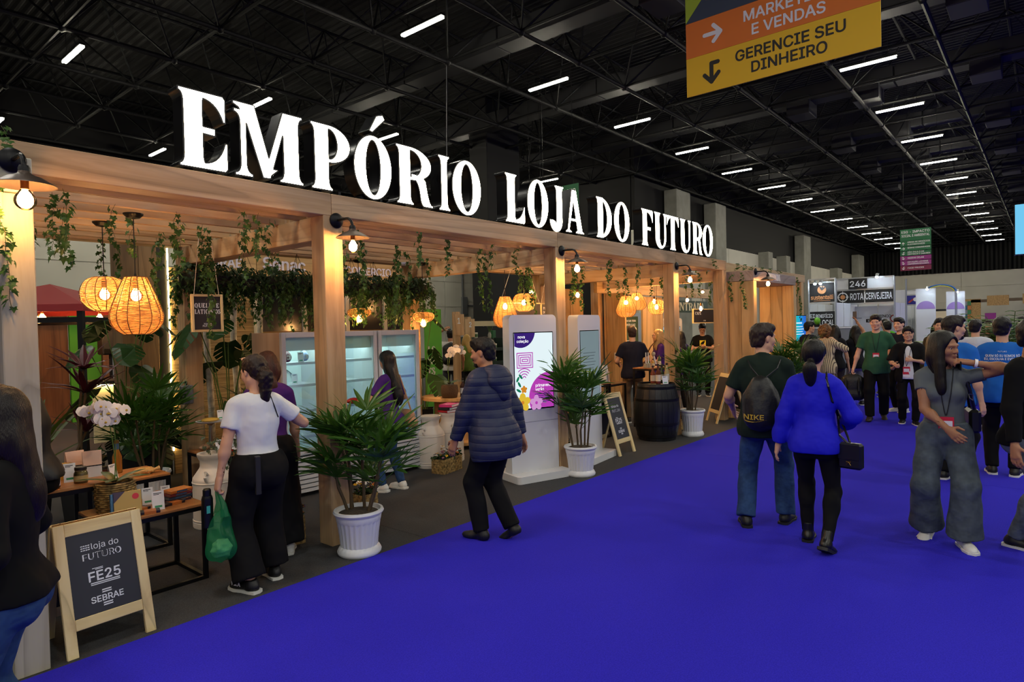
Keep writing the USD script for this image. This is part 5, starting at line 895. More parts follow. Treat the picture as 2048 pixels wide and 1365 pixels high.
# three glass-door fridges
fw_ = M('fridge_white', 'c9ccd2', .35); fin = M('fridge_inside', 'dfeceb', .5); fglass = pane('fridge_glass', (.88, .97, .96)); flit = E('fridge_light', 'e6fff8', 9.0); fdark = M('fridge_gap', '17181a', .6)
def fridge(lab, x0, x1, tint, side=None):
    w = (x1-x0)/2; t = thing('glass_door_fridge', lab, 'fridge', ((x0+x1)/2, 6.15, 0), 0, 'upright fridges in a row'); H, D = 1.76, .60
    for s in (-1, 1): part(t, 'side_panel', box(*sorted((s*w, s*(w-.03))), .03, D, .02, H, .004), side if side and s < 0 else fw_, False)
    part(t, 'back_panel', box(-w+.03, w-.03, D-.03, D, .3, H-.03), fin, False); part(t, 'top_panel', box(-w+.03, w-.03, .03, D, H-.03, H), fw_, False); part(t, 'floor_panel', box(-w+.03, w-.03, .05, D-.03, .42, .45), fin, False)
    part(t, 'canopy', box(-w+.04, w-.04, .06, .14, H-.20, H-.04), M('canopy_'+tint, tint, .4), False); part(t, 'light_tube', box(-w+.06, w-.06, .145, .165, H-.20, H-.06), flit, False); part(t, 'light_tube', box(-w+.033, -w+.045, .05, .09, .55, H-.25), flit, False)
    for z in (.62, .90, 1.18, 1.42): sh = part(t, 'wire_shelf', cat(*[cyl((-w+.03, y, z), (w-.03, y, z), .003, n=4) for y in np.linspace(.08, D-.05, 12)], box(-w+.03, w-.03, .055, .065, z-.014, z+.014)), card_m, False)
    dr = part(t, 'door', cat(box(-w, -w+.05, -.02, .03, .44, H, .006), box(w-.05, w, -.02, .03, .44, H, .006), box(-w+.05, w-.05, -.02, .03, H-.06, H, .006), box(-w+.05, w-.05, -.02, .03, .44, .50, .006)), fw_, False); part(dr, 'pane', box(-w+.05, w-.05, .0, .006, .50, H-.06), fglass, False); part(dr, 'handle', box(-w+.01, -w+.045, -.055, -.02, .85, 1.15, .01), fw_, False)
    a = np.linspace(-1, 1, 13)
    for k in range(8):
        z = .05+.047*k; v = np.array([(w*q, -.03-.05*(1-q*q)*(1-.06*k), zz) for zz in (z, z+.034) for q in a]+[(w*q, .05, zz) for zz in (z, z+.034) for q in a]); n = 13; i = np.arange(12)
        part(t, 'grille_slat', (v, np.vstack([np.stack([i, i+1, i+1+n, i+n], 1), np.stack([i+n, i+1+n, i+1+3*n, i+3*n], 1), np.stack([i+2*n, i+1+2*n, i+1, i], 1)])), fw_, False)
    part(t, 'plinth', box(-w+.02, w-.02, .02, D-.05, 0.0, .42), fdark, False); return t
fridge('first glass-door fridge with beige board side, beside the woman in purple', 3.56, 4.17, 'dfe6ea', wood('fridge_board', ('cbb097', 'bd9f84', 'a3856b'), 'z', .6, 4., .05)); fridge('middle glass-door fridge with greenish light behind the first post', 4.19, 4.80, 'e0e8d0'); fridge('last glass-door fridge with bright bluish interior', 4.82, 5.46, 'd5ecec')
for l, x, z in (('price card on the upper shelf of the middle fridge', 4.40, 1.43), ('price card on the second shelf of the first fridge', 3.78, 1.20), ('price card low in the first fridge', 3.80, .63), ('price card on the top shelf of the first fridge', 3.86, 1.43)): pricecard(l, (x, 6.26, z), 0, .07, .11, .1)
for k, (x, z, c, l) in enumerate(((3.66, 1.435, '4a2630', 'left dark salami pack in the first fridge'), (3.74, 1.435, '53303a', 'right dark salami pack in the first fridge'), (3.95, 1.435, '8a9ac0', 'blue and red packet in the first fridge'), (4.28, 1.195, '8c2a2c', 'red tin in the middle fridge'), (5.12, 1.195, '6b3a35', 'carton with dark fruit print in the last fridge'), (5.22, 1.195, '5a3a33', 'second carton in the last fridge, nearer the hinge'), (5.1, .635, 'c9c9c4', 'white tub low in the last fridge'))): t = thing('food_pack', l, 'food pack', (x, 6.34, z), 0); part(t, 'pack_body', Field().cap((-.012, 0, .05), (.012, 0, .05), .04, .034, .02).ell((0, 0, .06), (.04, .03, .065), .03).cut((0, 0, 0), (0, 0, -1)).mesh(.008), M('pack_'+c, c, .3), True); part(t, 'label', box(-.022, .022, -.0405, -.038, .03, .075), M('pack_label', 'b8b4b0', .5), False)
# straw wall, boards and posts behind the fridges
strawall = usdkit.material(stage, '/World/Looks/straw_mat', {'tc': ('texture_coordinate', {}), 'mp': ('mapping', {'scale': (1.5, 1., 60.)}), 'n': ('noise_texture', {'scale': 1., 'detail': 3., 'distortion': .3}), 'r': ('rgb_ramp', {'ramp': [(.3, lin('6b5836')), (.55, lin('a98f62')), (.8, lin('bfa679'))]}), 'b': ('bump', {'distance': .006}), 'p': ('principled_bsdf', {'roughness': .85})}, [('tc.object', 'mp.vector'), ('mp.vector', 'n.vector'), ('n.fac', 'r.fac'), ('n.fac', 'b.height'), ('b.normal', 'p.normal'), ('r.color', 'p.base_color')], surface='p.BSDF')
sw = tag(thing('straw_partition', 'straw mat partition with wooden header behind the fridges', 'partition', (0, 8.5, 0)), kind='structure'); part(sw, 'straw_mat', box(3.42, 7.5, 0, .04, 0, 2.62), strawall, False)
for k in range(4): part(sw, 'header_board', box(3.6+.98*k, 4.57+.98*k, -.03, 0, 2.52, 2.95, .003), px_, False)
for x in (4.6, 5.35, 6.1, 6.85): part(sw, 'window_panel', box(x, x+.66, -.02, 0, 1.78, 2.42), M('dark_pane', '17191c', .15), False)
for x in (4.52, 5.27, 6.02, 6.77, 7.5): part(sw, 'white_stile', box(x, x+.07, -.05, 0, 0, 2.5, .004), M('white_stile', 'cfc7b8', .5), False)
for s, x, h in (('SEBRAE', 4.05, .12), ('Senac', 5.0, .17), ('FECOMERCIO', 6.4, .12)): part(sw, 'lettering', upright(text(s, h, True, .012), (x, -.031, 2.66)), M('sign_lilac', 'd9d4e6', .5), False)
for k, x in enumerate((3.40, 3.72, 4.05)): single('birch_pole', tube([(x, 7.45, 0), (x+.02, 7.45, .9), (x-.01, 7.46, 1.7), (x+.01, 7.45, 2.5)], .037, 10), M('birch_bark', 'd2cbbb', .7, var=.35, bscale=14.), ('slim white birch pole behind the scale table, first from the back post', 'slim white birch pole behind the heads of the two women', 'slim white birch pole beside the first fridge')[k], 'pole', 'white birch poles')
lc = tag(thing('lit_column', 'wide board column with black edge and a glowing light strip', 'column', (0, 8.5, 0)), kind='structure'); colw = wood('column_wood', ('8f7350', '7c6142', '5d4730'), 'z')
part(lc, 'plank', box(2.86, 3.06, -.02, .3, 0, 2.95, .004), colw, False); part(lc, 'plank', box(3.065, 3.27, -.02, .3, 0, 2.95, .004), colw, False); part(lc, 'black_edge', box(3.272, 3.385, -.01, .3, 0, 2.95), black, False); part(lc, 'light_strip', box(3.39, 3.405, -.03, -.015, .3, 2.9), E('strip_glow', 'ffd98a', 26.), False)
for x0, x1, y0, z0, z1, c, lines, l, ls in ((7.62, 8.02, 8.4, 0., 2.12, '4fae3c', ('LO', 'NOS', 'ES'), 'bright green poster with white lettering behind the back post', .16), (11.3, 11.95, 11.3, 1.05, 1.75, '2a3a2c', ('MERCADO DA', 'ECONOMIA SOLIDÁRIA'), 'dark green board with white lettering inside the shop', .06), (12.05, 13.05, 7.2, 1.1, 1.95, '2f4a33', ('A CULTURA DA SUA TERRA', 'COMIDA, SERTÃO E RAIZ'), 'green text board behind the bar, framed in pale wood', .075)):
    t = thing('poster', l, 'poster', (x0, y0, z0)); part(t, 'sheet', box(0, x1-x0, 0, .02, 0, z1-z0), M('poster_'+c, c, .6), False)
    if ls < .1:
        for k, s in enumerate(lines): part(t, 'print', upright(text(s, ls*.6, True, .002, maxw=(x1-x0)*.9), ((x1-x0)/2, 0, z1-z0-.12-ls*1.2*k)), chalk, False)
        for xx in (.06, x1-x0-.1): part(t, 'leg', box(xx, xx+.04, .02, .05, -z0, z1-z0), iron, False)
        part(t, 'print', cat(*[upright(poly(sg.box(.08, .05+.05*k, x1-x0-.12-.08*(k % 3), .068+.05*k), .002), (0, 0, 0)) for k in range(6)]), chalk, False)
    else:
        part(t, 'foot', box(0, x1-x0, -.12, .14, 0, .02), iron, False)
        for k, s in enumerate(lines): part(t, 'print', upright(poly(serif(s, .13), .002), (.06, 0, 1.33-.19*k)), chalk, False)
# ---------------------------------------------------------------- display totems
totem_w = M('totem_white', 'd8dade', .35)
def scr(name, c, k=1.0): return E('screen_'+name, c, k)
def rrect(x0, x1, y0, y1, r): return sg.box(x0+r, y0+r, x1-r, y1-r).buffer(r, 8)
def totem(lab, loc, rz, content, w=.66, h=1.90):
    t = thing('display_totem', lab, 'display totem', loc, rz); part(t, 'base', poly(rrect(-w*.56, w*.56, -.27, .27, .05), .085), totem_w, 40)
    body = sg.Polygon(rrect(-w/2, w/2, .085, h, .06)).union(sg.box(-w/2, .085, w/2, .5)); b = part(t, 'body', upright(poly(body, .14), (0, .07, 0)), totem_w, 40)
    part(t, 'body_seam', box(-w/2-.001, w/2+.001, -.0712, -.0695, .655, .660), M('seam_grey', '8d9096'), False); part(t, 'bezel', upright(poly(rrect(-w*.42, w*.42, .80, 1.70, .006), .004), (0, -.069, 0)), M('screen_black', '07080a', .1), False)
    p = part(t, 'screen', upright(poly(sg.box(-w*.405, .815, w*.405, 1.69), .002), (0, -.073, 0)), content[0], False)
    for m, mt in content[1]: part(p, 'picture', upright(m, (0, -.0752, 0)), mt, False)
    return t
sc_bg = scr('pale', 'dfeef2', 1.05); magenta, violet, pale = scr('magenta', 'b43fb0', 1.), scr('violet', '3b2278', .9), scr('white', 'f2f2f8', 1.1)
def petalflower(x, y, r, n=5): return U([sa.rotate(sa.translate(sa.scale(sg.Point(0, 0).buffer(1), r*.42, r*.55), x, y+r*.55), 360/n*k, origin=(x, y)) for k in range(n)])
wd = .267; clip = sg.box(-wd, .815, wd, 1.69); D = .0008
rings = U([sg.box(-.235+.024*k, 1.29+.024*k, -.02-.024*k, 1.46-.024*k).exterior.buffer(.005) for k in range(4)]).intersection(clip); arcs = U([sg.Point(-.14, 1.17).buffer(.03*k+.02).exterior.buffer(.005) for k in range(4)]).intersection(sg.Polygon([(-.14, 1.15), (-.26, 1.29), (-.02, 1.29)]))
pics = [(poly(sg.Point(-.18, 1.72).buffer(.20).intersection(clip), D), violet), (poly(sg.Point(.22, .93).buffer(.30, 24).intersection(clip), D), magenta), (poly(U([rings, arcs]), D), magenta),
        (tf(text('nova', .032, True, D), (-.17, 1.63, D)), pale), (tf(text('coleção', .032, True, D), (-.155, 1.58, D)), pale), (tf(text('primavera', .034, True, D), (.12, 1.06, D)), pale), (tf(text('verão', .034, True, D), (.07, 1.015, D)), pale),
        (poly(U([sg.box(.0+.01*k, .97-.022*k, .22, .978-.022*k) for k in range(5)]), 2*D), violet), (tf(poly(petalflower(-.17, .89, .10), D), (0, 0, 2*D)), scr('yellow', 'e8c23a', .9)), (tf(poly(petalflower(.02, .875, .085), D), (0, 0, 2*D)), scr('pink', 'd79ad6', .9)), (tf(poly(U([sg.Point(-.17, .89).buffer(.02), petalflower(-.15, 1.04, .04)]), D), (0, 0, 3*D)), scr('amber', 'd98a2a', .9)),
        (poly(U([sa.rotate(sa.scale(sg.Point(x, y).buffer(1), .014, .035), a) for x, y, a in ((-.21, 1.10, 30), (-.23, 1.16, -30), (-.19, 1.19, 40), (-.22, 1.03, 60), (.13, .88, 70), (.16, .93, 20))]), D), scr('leaf', '1f8a66', .7)), (tf(poly(sg.Point(.02, .875).buffer(.018), D), (0, 0, 3*D)), magenta)]
totem('white display totem with glowing screen reading nova coleção, primavera verão', (5.87, 4.66, 0), -.31, (sc_bg, pics)); sc_dim = scr('dim', '9fb4ba', .5)
totem('second white display totem with a dim screen behind the tall palm', (7.08, 4.70, 0), .12, (sc_dim, [(poly(U([sg.box(-.2, 1.2+.04*k, .1+.03*(k % 3), 1.208+.04*k) for k in range(6)]), D), scr('greyline', '6d7a80', .5))]))
totem('white display totem with blue and green screen under the ENTRADA banner', (14.35, 7.1, 0), -.7, (scr('skyblue', 'a9cbe6', 1.), [(poly(sg.box(-wd, 1.5, wd, 1.62), D), scr('leaf', '1f8a66', .7)), (poly(sg.box(-wd, 1.0, .1, 1.3), D), scr('white', 'f2f2f8', 1.1))]))
# ---------------------------------------------------------------- the shop's back rooms
cr = M('crate_green', '15291f', .6); canw = M('can_white', 'c9c6b4', .4); can_l = M('can_label', '4a6a3a', .5)
for tier, z in enumerate((.02, .42, .80, 1.16)):
    for k in range(4):
        x0 = 11.95+.42*k; t = thing('crate', ('lowest', 'second', 'third', 'topmost')[tier]+' crate of the '+('first', 'second', 'third', 'fourth')[k]+' stack of dark green crates forming the shelf', 'crate', (x0, 11.4, z), 0, 'dark green crates stacked as a shelf'); part(t, 'crate_floor', box(0, .41, 0, .34, 0, .02), cr, False); part(t, 'crate_side', box(0, .02, 0, .34, .02, .34), cr, False); part(t, 'crate_side', box(.39, .41, 0, .34, .02, .34), cr, False)
        for q in range(5): part(t, 'slat', box(.02, .39, .32, .335, .03+.065*q, .075+.065*q), cr, False)
        part(t, 'front_lip', box(.02, .39, 0, .015, .02, .08), cr, False)
can0 = None
for z, xs_ in ((.04, (12.9, 13.1, 13.3)), (.44, (12.4, 12.52, 12.95, 13.07)), (.82, (12.3, 12.42, 12.54, 12.85, 12.97)), (1.185, (12.05, 12.17, 12.3, 12.75, 12.87, 12.99)), (1.502, (12.0, 12.12, 12.24))):
    for x in xs_:
        lab = 'white can with green label on the '+{.04: 'lowest', .44: 'second', .82: 'third', 1.185: 'fourth', 1.502: 'topmost'}[z]+' level of the crate shelf'; grp = 'cans, shelf level %.1f' % z
        if can0: copy(can0, lab, (x, 11.52, z), group=grp); continue
        can0 = thing('can', lab, 'can', (x, 11.52, z), 0, grp); part(can0, 'can_body', lathe([(0, 0), (.045, 0), (.048, .005), (.048, .15), (.043, .158), (0, .158)], 16), canw); part(can0, 'label', cyl((0, 0, .04), (0, 0, .11), .0486, n=16, cap=False), can_l)
for x, y, z, l in ((12.75, 11.5, 1.502, 'small vase of wild flowers on top of the crate shelf'), (13.25, 11.3, 1.502, 'vase of red flowers at the end of the crate shelf')):
    t = thing('flower_vase', l, 'vase', (x, y, z)); part(t, 'vase', lathe([(0, 0), (.04, 0), (.05, .08), (.03, .14), (.035, .16), (.02, .15), (0, .1)], 16), M('holder_glass')); r = np.random.default_rng(int(x*10)); part(t, 'stems', cat(*[tube([(0, 0, .1), (r.normal(0, .06), r.normal(0, .06), r.uniform(.3, .42))], .003, 3) for _ in range(12)]), M('leaf_stalk')); part(t, 'blooms', cat(*[tf(blossom(r, 'mum'), (r.normal(0, .08), r.normal(0, .08), r.uniform(.28, .42))) for _ in range(14)]), M('petal_maroon', '6b2330', .6) if '12' not in l and 'red' in l else M('petal_purple', '7a4a86', .6), False, kind='stuff')
for k, (x, y, z) in enumerate(((9.6, 9.6, 2.12), (11.3, 10.9, 2.05), (13.9, 11.2, 1.95))): t = tag(thing('shop_post', 'slim timber post with numbered board inside the shop', 'post', (x, y, 0)), kind='structure'); part(t, 'post', box(-.06, .06, -.06, .06, 0, z), wz, False); b = part(t, 'number_board', box(-.16, .16, -.08, -.06, z-.5, z-.05), wz, False); part(b, 'print', upright(text('123'[k], .12, True, .002), (0, -.0805, z-.25)), chalk, False)
struct('trim_1', box(11.3, 14.2, 11.25, 11.33, 1.82, 1.95), M('pale_beam', 'b9ab86', .6))
for x, y, c, l in ((13.9, 12.4, '1f5a2c', 'green shelf upright at the back of the shop'), (11.9, 12.6, '2f6b33', 'bright green panel edge at the back of the shop')): single('shelf_upright', box(x, x+.12, y, y+.12, 0, 1.7, .004), M('upright_'+c, c, .5), l, 'post')
for k, (x0, x1, y, z1) in enumerate(((11.35, 11.80, 7.0, 2.42), (13.1, 13.6, 7.1, 2.40), (13.62, 14.1, 7.1, 2.40))):
    part(po, 'inner_plank', box(x0, x1, y, y+.05, 0, z1, .004), pz, False)
part(po, 'inner_plank', box(11.35, 11.40, 6.55, 6.99, 0, 2.42, .004), pz, False); part(po, 'inner_beam', box(11.0, 16.6, 6.98, 7.06, 2.42, 2.66, .004), px_, False); part(po, 'inner_beam', box(11.45, 14.1, 4.72, 4.80, 2.50, 2.66, .004), px_, False)
part(po, 'inner_plank', box(9.6, 10.05, 7.30, 7.36, 0, 2.5, .004), pz, False); part(po, 'inner_plank', box(10.07, 10.5, 7.30, 7.36, 0, 2.5, .004), pz, False); part(po, 'inner_plank', box(10.52, 10.97, 7.30, 7.36, 0, 2.5, .004), pz, False)
sb = thing('socket_box', 'grey electrical socket box screwed to the first back post', 'socket box', (2.98, 7.10, 1.12)); part(sb, 'case', box(-.06, .06, -.07, 0, -.1, .1, .008), M('socket_grey', '6d7074', .5)); part(sb, 'outlet', cat(*[cyl((0, -.0705, z), (0, -.072, z), .022, n=12) for z in (-.05, .05)]), M('socket_face', '44474b')); part(sb, 'conduit', cyl((0, -.03, .1), (0, -.03, .14), .012, n=10), iron)
sb = thing('socket_box', 'white electrical socket on the pale inner planks behind the second totem', 'socket box', (11.34, 6.75, 1.12), -PI/2); part(sb, 'case', box(-.05, .05, -.03, 0, -.08, .08, .006), card_m); part(sb, 'outlet', cat(*[cyl((0, -.0305, z), (0, -.032, z), .018, n=12) for z in (-.04, .04)]), M('socket_face'))
t = thing('entrance_banner', 'dark green hanging banner with cream serif lettering ENTRADA', 'banner', (14.2, 7.01, 2.04)); part(t, 'sheet', box(0, 2.3, 0, .02, 0, .30), M('banner_green', '2c3b22', .6), False); part(t, 'print', upright(poly(sa.scale(serif('ENTRADA', .2), 1.45, 1, origin=(0, 0)), .003), (.42, 0, .05)), M('cream_print', 'cfc9a8', .6), False)
for x in (.3, 2.0): part(t, 'hanger', cyl((x, .01, .30), (x, .01, .39), .006, n=5), iron)
for k in range(4): struct('partition_panel', box(14.6+.75*k, 15.32+.75*k, 9.0, 9.06, 0, 2.1), M('cloth_panel', 'b9bcc2', .8))
t = thing('menu_board', 'black counter board with white lettering under the green text board', 'board', (11.75, 6.9, .55)); part(t, 'sheet', box(0, .75, 0, .03, 0, .42), M('sign_board'), False)
for s, z in (('vendas', .24), ('de', .1)): part(t, 'print', upright(text(s, .10, True, .002), (.4, 0, z)), chalk, False)
# panel of birch trunks, screen and white desk past the portal
t = tag(thing('birch_screen', 'timber frame holding white birch trunks beside the wall screen', 'screen', (0, 4.66, 0)), kind='structure')
for x in (14.7, 16.3): part(t, 'frame_post', box(x, x+.12, 0, .1, 0, 2.69), wz, False)
for z in (.5, 2.3): part(t, 'frame_rail', box(14.82, 16.3, .02, .08, z, z+.1), wx, False)
for k in range(6): part(t, 'birch_trunk', cyl((14.98+.24*k, .05, .6), (14.98+.24*k, .05, 2.3), .05, n=10), MATS['birch_bark'])
t = thing('wall_screen', 'blue-green glowing screen mounted beside the board portal', 'screen', (15.45, 4.56, 1.28)); part(t, 'case', box(0, 1.15, 0, .06, 0, .62), M('phone_black'), False); gs = usdkit.material(stage, '/World/Looks/screen_gradient', {'tc': ('texture_coordinate', {}), 'sx': ('separate_xyz', {}), 'ad': ('math', {'math_type': 'subtract'}), 'r': ('rgb_ramp', {'ramp': [(0, lin('5fc85a')), (.3, lin('1fb0a8')), (.7, lin('1c8fd0')), (1, lin('2a62c0'))]}), 'e': ('emission', {'strength': 1.15})}, [('tc.generated', 'sx.vector'), ('sx.x', 'r.fac'), ('r.color', 'e.color')], surface='e.emission')
p = part(t, 'screen', box(.015, 1.135, -.004, 0, .015, .605), gs, False); part(p, 'picture', cat(*[upright(poly(sg.box(.2, .16+.06*k, .95-.1*(k % 2), .175+.06*k), .001), (0, -.005, 0)) for k in range(4)], upright(poly(sg.box(.35, .42, .8, .445), .001), (0, -.005, 0))), scr('white', 'f2f2f8', 1.1), False)
single('desk', cat(box(15.3, 16.4, 4.10, 4.5, .88, .92, .005), box(15.3, 15.34, 4.12, 4.48, 0, .88), box(16.36, 16.4, 4.12, 4.48, 0, .88), box(15.34, 16.36, 4.44, 4.48, .3, .88)), totem_w, 'white reception desk under the wall screen', 'desk')
# ---------------------------------------------------------------- food court behind the near bay
rt = M('tent_red', '8e1f22', .7); tw = wood('court_wood', ('8a5a38', '74482b', '54321c'), 'z')
t = thing('market_tent', 'red-roofed market tent on dark posts in the food court', 'tent', (3.3, 13., 0), PI/4); q = 1.15; a = np.array([(-q, -q, 2.28), (q, -q, 2.28), (q, q, 2.28), (-q, q, 2.28), (0, 0, 2.68)]); part(t, 'roof', (a, np.array([(0, 1, 4), (1, 2, 4), (2, 3, 4), (3, 0, 4)])), rt, False)
for (x0, x1, y0, y1) in ((-q, q, -q, -q+.01), (-q, q, q-.01, q), (q-.01, q, -q+.01, q-.01), (-q, -q+.01, -q+.01, q-.01)): part(t, 'valance', box(x0, x1, y0, y1, 2.17, 2.28), rt, False)
for x in (-1, 1):
    for y in (-1, 1): part(t, 'post', box(x*1.08-.04, x*1.08+.04, y*1.08-.04, y*1.08+.04, 0, 2.25), iron, False)
    part(t, 'rail', box(-1.04, 1.04, x*1.08-.03, x*1.08+.03, 2.0, 2.08), iron, False); part(t, 'rail', box(x*1.08-.03, x*1.08+.03, -1.04, 1.04, 2.0, 2.08), iron, False)
for x, y, l in ((2.92, 11.95, 'small bulb under the red tent edge, next to the board column'), (3.72, 12.0, 'small bulb under the red tent edge, above the loudspeaker'), (2.75, 12.15, 'small bulb under the red tent, lowest of the three'), (3.2, 13.3, 'small bulb hanging deep inside the red tent')): tb = thing('tent_bulb', l, 'bulb', (x, y, 2.14), 0, 'bulbs under the red tent'); bulb(tb, (0, 0, .0), .06)
struct('partition_wall', box(-2, 4.24, 15.6, 15.7, 0, 2.3), tw); struct('partition_wall', box(4.84, 4.98, 15.5, 15.7, 0, 2.4), tw); single('door_panel', box(4.26, 4.82, 15.55, 15.65, 0, 2.3), M('door_green', '4f9a1e', .6), 'bright green panel behind the red tent', 'panel')
t = thing('loudspeaker', 'black loudspeaker on a pole stand by the red tent', 'loudspeaker', (4.05, 12.6, 0)); part(t, 'cabinet', box(-.16, .16, -.14, .14, 1.45, 2.02, .02), M('black_plastic'), False); part(t, 'grille', box(-.14, .14, -.15, -.14, 1.55, 2.0), fdark, False); part(t, 'badge', box(-.03, .03, -.152, -.15, 1.5, 1.52), M('silver_clip')); part(t, 'pole', cyl((0, 0, .15), (0, 0, 1.45), .025, n=10), iron)
for k in range(3): a = k*2.1+.4; part(t, 'leg', cyl((0, 0, .5), (.45*math.cos(a), .45*math.sin(a), .01), .014, n=8), iron)
t = thing('mural', 'pale mural with coloured splashes and flowers at the back of the food court', 'mural', (5.0, 15.6, 0)); part(t, 'panel', box(0, 2., 0, .05, 0, 2.35), M('mural_grey', '8d95a0', .7), False); r = np.random.default_rng(8)
for k in range(22): part(t, 'splash', upright(poly(U([sg.Point(r.normal(0, .09), r.normal(0, .09)).buffer(r.uniform(.03, .11)) for _ in range(5)]), .002+.0003*k), (r.uniform(.2, 1.8), 0, r.uniform(.4, 2.2))), M('splash_%d' % (k % 5), ('3f6fb0', 'c98a2a', '8a2a5c', 'b8b83a', 'a83a4a')[k % 5], .6), False)
t = thing('counter', 'dark counter top with glowing pale front in the food court', 'counter', (4.3, 11.6, 0)); part(t, 'top', box(-.9, 1.6, -.3, .35, 1.02, 1.07, .005), M('counter_dark', '24211e', .4), False)
for k in range(10): part(t, 'front_plank', box(-.9+.25*k, -.655+.25*k, -.2, -.17, .1, 1.02, .003), M('front_cream', 'e0d2a8', .6), False)
part(t, 'light_strip', box(-.9, 1.6, -.26, -.23, .99, 1.015), E('strip_glow', 'ffd98a', 26.), False); part(t, 'rail', box(-.9, 1.6, -.5, -.47, .72, .75), iron, False)
for x in (-.7, .5, 1.5): part(t, 'rail_post', box(x, x+.03, -.5, -.47, 0, 1.02), iron, False)
for k, (x, y) in enumerate(((4.0, 10.4), (4.9, 10.9))): t = thing('stool', ('wooden-legged round stool before the white blocks', 'round dark stool near the glowing counter')[k], 'stool', (x, y, 0), .4, 'round stools'); part(t, 'seat', cyl((0, 0, .62), (0, 0, .655), .24, n=24), tw); [part(t, 'leg', cyl((.14*math.cos(a), .14*math.sin(a), .62), (.2*math.cos(a), .2*math.sin(a), 0), .018, .014, n=8), pz) for a in (.7, 2.3, 3.9, 5.5)]
for k, (x, y, h) in enumerate(((4.5, 10.0, .42), (5.0, 10.2, .5), (3.55, 9.9, .4))): single('seat_block', box(x, x+.45, y, y+.45, 0, h, .02), M('block_white', 'b9b6ac', .7), ('white upholstered block beside the wooden stool', 'tallest white upholstered block by the board column', 'white upholstered block behind the cordyline planter')[k], 'seat block')
# ---------------------------------------------------------------- exhibition stands further down the aisle
alu = M('aluminium', 'b4bac0', .35, .8); pw = M('stand_panel', 'd2d6dc', .6); spot = E('spot_glow', 'dff4ff', 520.); pk_ = M('stand_black', '121317', .5)
def stand(lab, x, y0, y1, ztop, zf0, zf1, fascia, depth=3., back=True):
    """A shell-scheme stand open towards -x: posts, fascia between zf0 and zf1, panel above it, side and back walls."""
    t = thing('exhibition_stand', lab, 'exhibition stand', (x, 0, 0))
    for y in (y0, y1): part(t, 'post', cyl((0, y, 0), (0, y, ztop), .03, n=8), alu); part(t, 'post', cyl((depth, y, 0), (depth, y, ztop), .03, n=8), alu)
    for z in (zf0, zf1, ztop): part(t, 'rail', box(-.02, .02, y0, y1, z-.025, z+.025), alu, False)
    n = max(1, round((y1-y0)/1.0)); w = (y1-y0)/n
    for k in range(n):
        part(t, 'fascia', box(-.005, .005, y0+w*k+.02, y0+w*(k+1)-.02, zf0+.03, zf1-.03), fascia, False)
        if ztop > zf1+.1: part(t, 'upper_panel', box(-.005, .005, y0+w*k+.02, y0+w*(k+1)-.02, zf1+.03, ztop-.03), pw, False)
        if back: part(t, 'back_panel', box(depth-.005, depth+.005, y0+w*k+.02, y0+w*(k+1)-.02, .05, zf1), pw, False)
    for y in (y0, y1):
        for k in range(int(depth)): part(t, 'side_panel', box(k+.03, k+.97, y-.005, y+.005, .05, zf0), pw, False)
    return t
def spots(t, x, ys, z):
    for y in ys: l = part(t, 'spotlight', cat(cyl((x-.3, y, z+.02), (x-.38, y, z-.08), .05, n=10), cyl((x, y, z+.04), (x-.3, y, z+.04), .01, n=6)), alu); part(l, 'spot_lens', cyl((x-.372, y, z-.078), (x-.385, y, z-.092), .042, n=10), spot, False)
def fprint(t, m, y, z, mat, x=0.): part(t, 'print', upright(m, (x-.006, y, z), '-x'), mat, False)
s1 = stand('shell stand with black fascia reading sustentalli under two spotlights', 22., 5.16, 5.95, 3.08, 2.32, 2.98, pk_, 3.); fprint(s1, text('sustentalli', .13, True, .003, maxw=.66), 5.555, 2.44, M('copper_print', 'c98a5a', .4)); fprint(s1, poly(sg.box(-.25, 0, .25, .012), .003), 5.555, 2.39, M('copper_print')); ball = sg.Point(0, 0).buffer(.13); fprint(s1, poly(ball.difference(U([sa.rotate(sa.scale(sg.Point(0, .03+.045*k).buffer(1), .022, .05), a, origin=(0, 0)) for k in (0, 1) for a in (-50, -10, 30)])), .003), 5.555, 2.74, M('copper_print')); spots(s1, 0, (5.50, 5.66), 3.0)
s2 = stand('shell stand with black fascia reading ROTA CERVEJEIRA and lit white panel above', 24., 3.87, 5.60, 3.16, 2.30, 2.78, pk_, 2.2)
fprint(s2, text('ROTA', .21, True, .003, sx=.52), 4.97, 2.44, chalk); fprint(s2, text('CERVEJEIRA', .21, True, .003, maxw=.78), 4.32, 2.44, chalk); cp = U([sg.Point(0, 0).buffer(.16).difference(sg.Point(0, 0).buffer(.125))]+[sa.rotate(sg.Polygon([(-.02, .1), (.02, .1), (0, .22)]), 90*k, origin=(0, 0)) for k in range(4)]); fprint(s2, poly(cp, .003), 5.40, 2.54, chalk); fprint(s2, poly(sg.Point(0, 0).buffer(.075), .003), 5.40, 2.54, M('copper_print')); spots(s2, 0, (4.3,), 3.22)
t = thing('stand_number', 'black plate with white number 246 above the stand fascia', 'sign', (23.9, 4.92, 2.80)); part(t, 'plate', box(0, .02, -.28, .28, 0, .34), pk_, False); fprint(t, text('246', .19, True, .003), 0, .07, chalk)
lw2 = thing('logo_wall', 'white stand wall printed with brewery logos behind the crowd', 'partition', (24.6, 0, 0))
for k in range(3): part(lw2, 'panel', box(0, .04, 3.90+.57*k, 4.455+.57*k, .05, 2.22), pw, False)
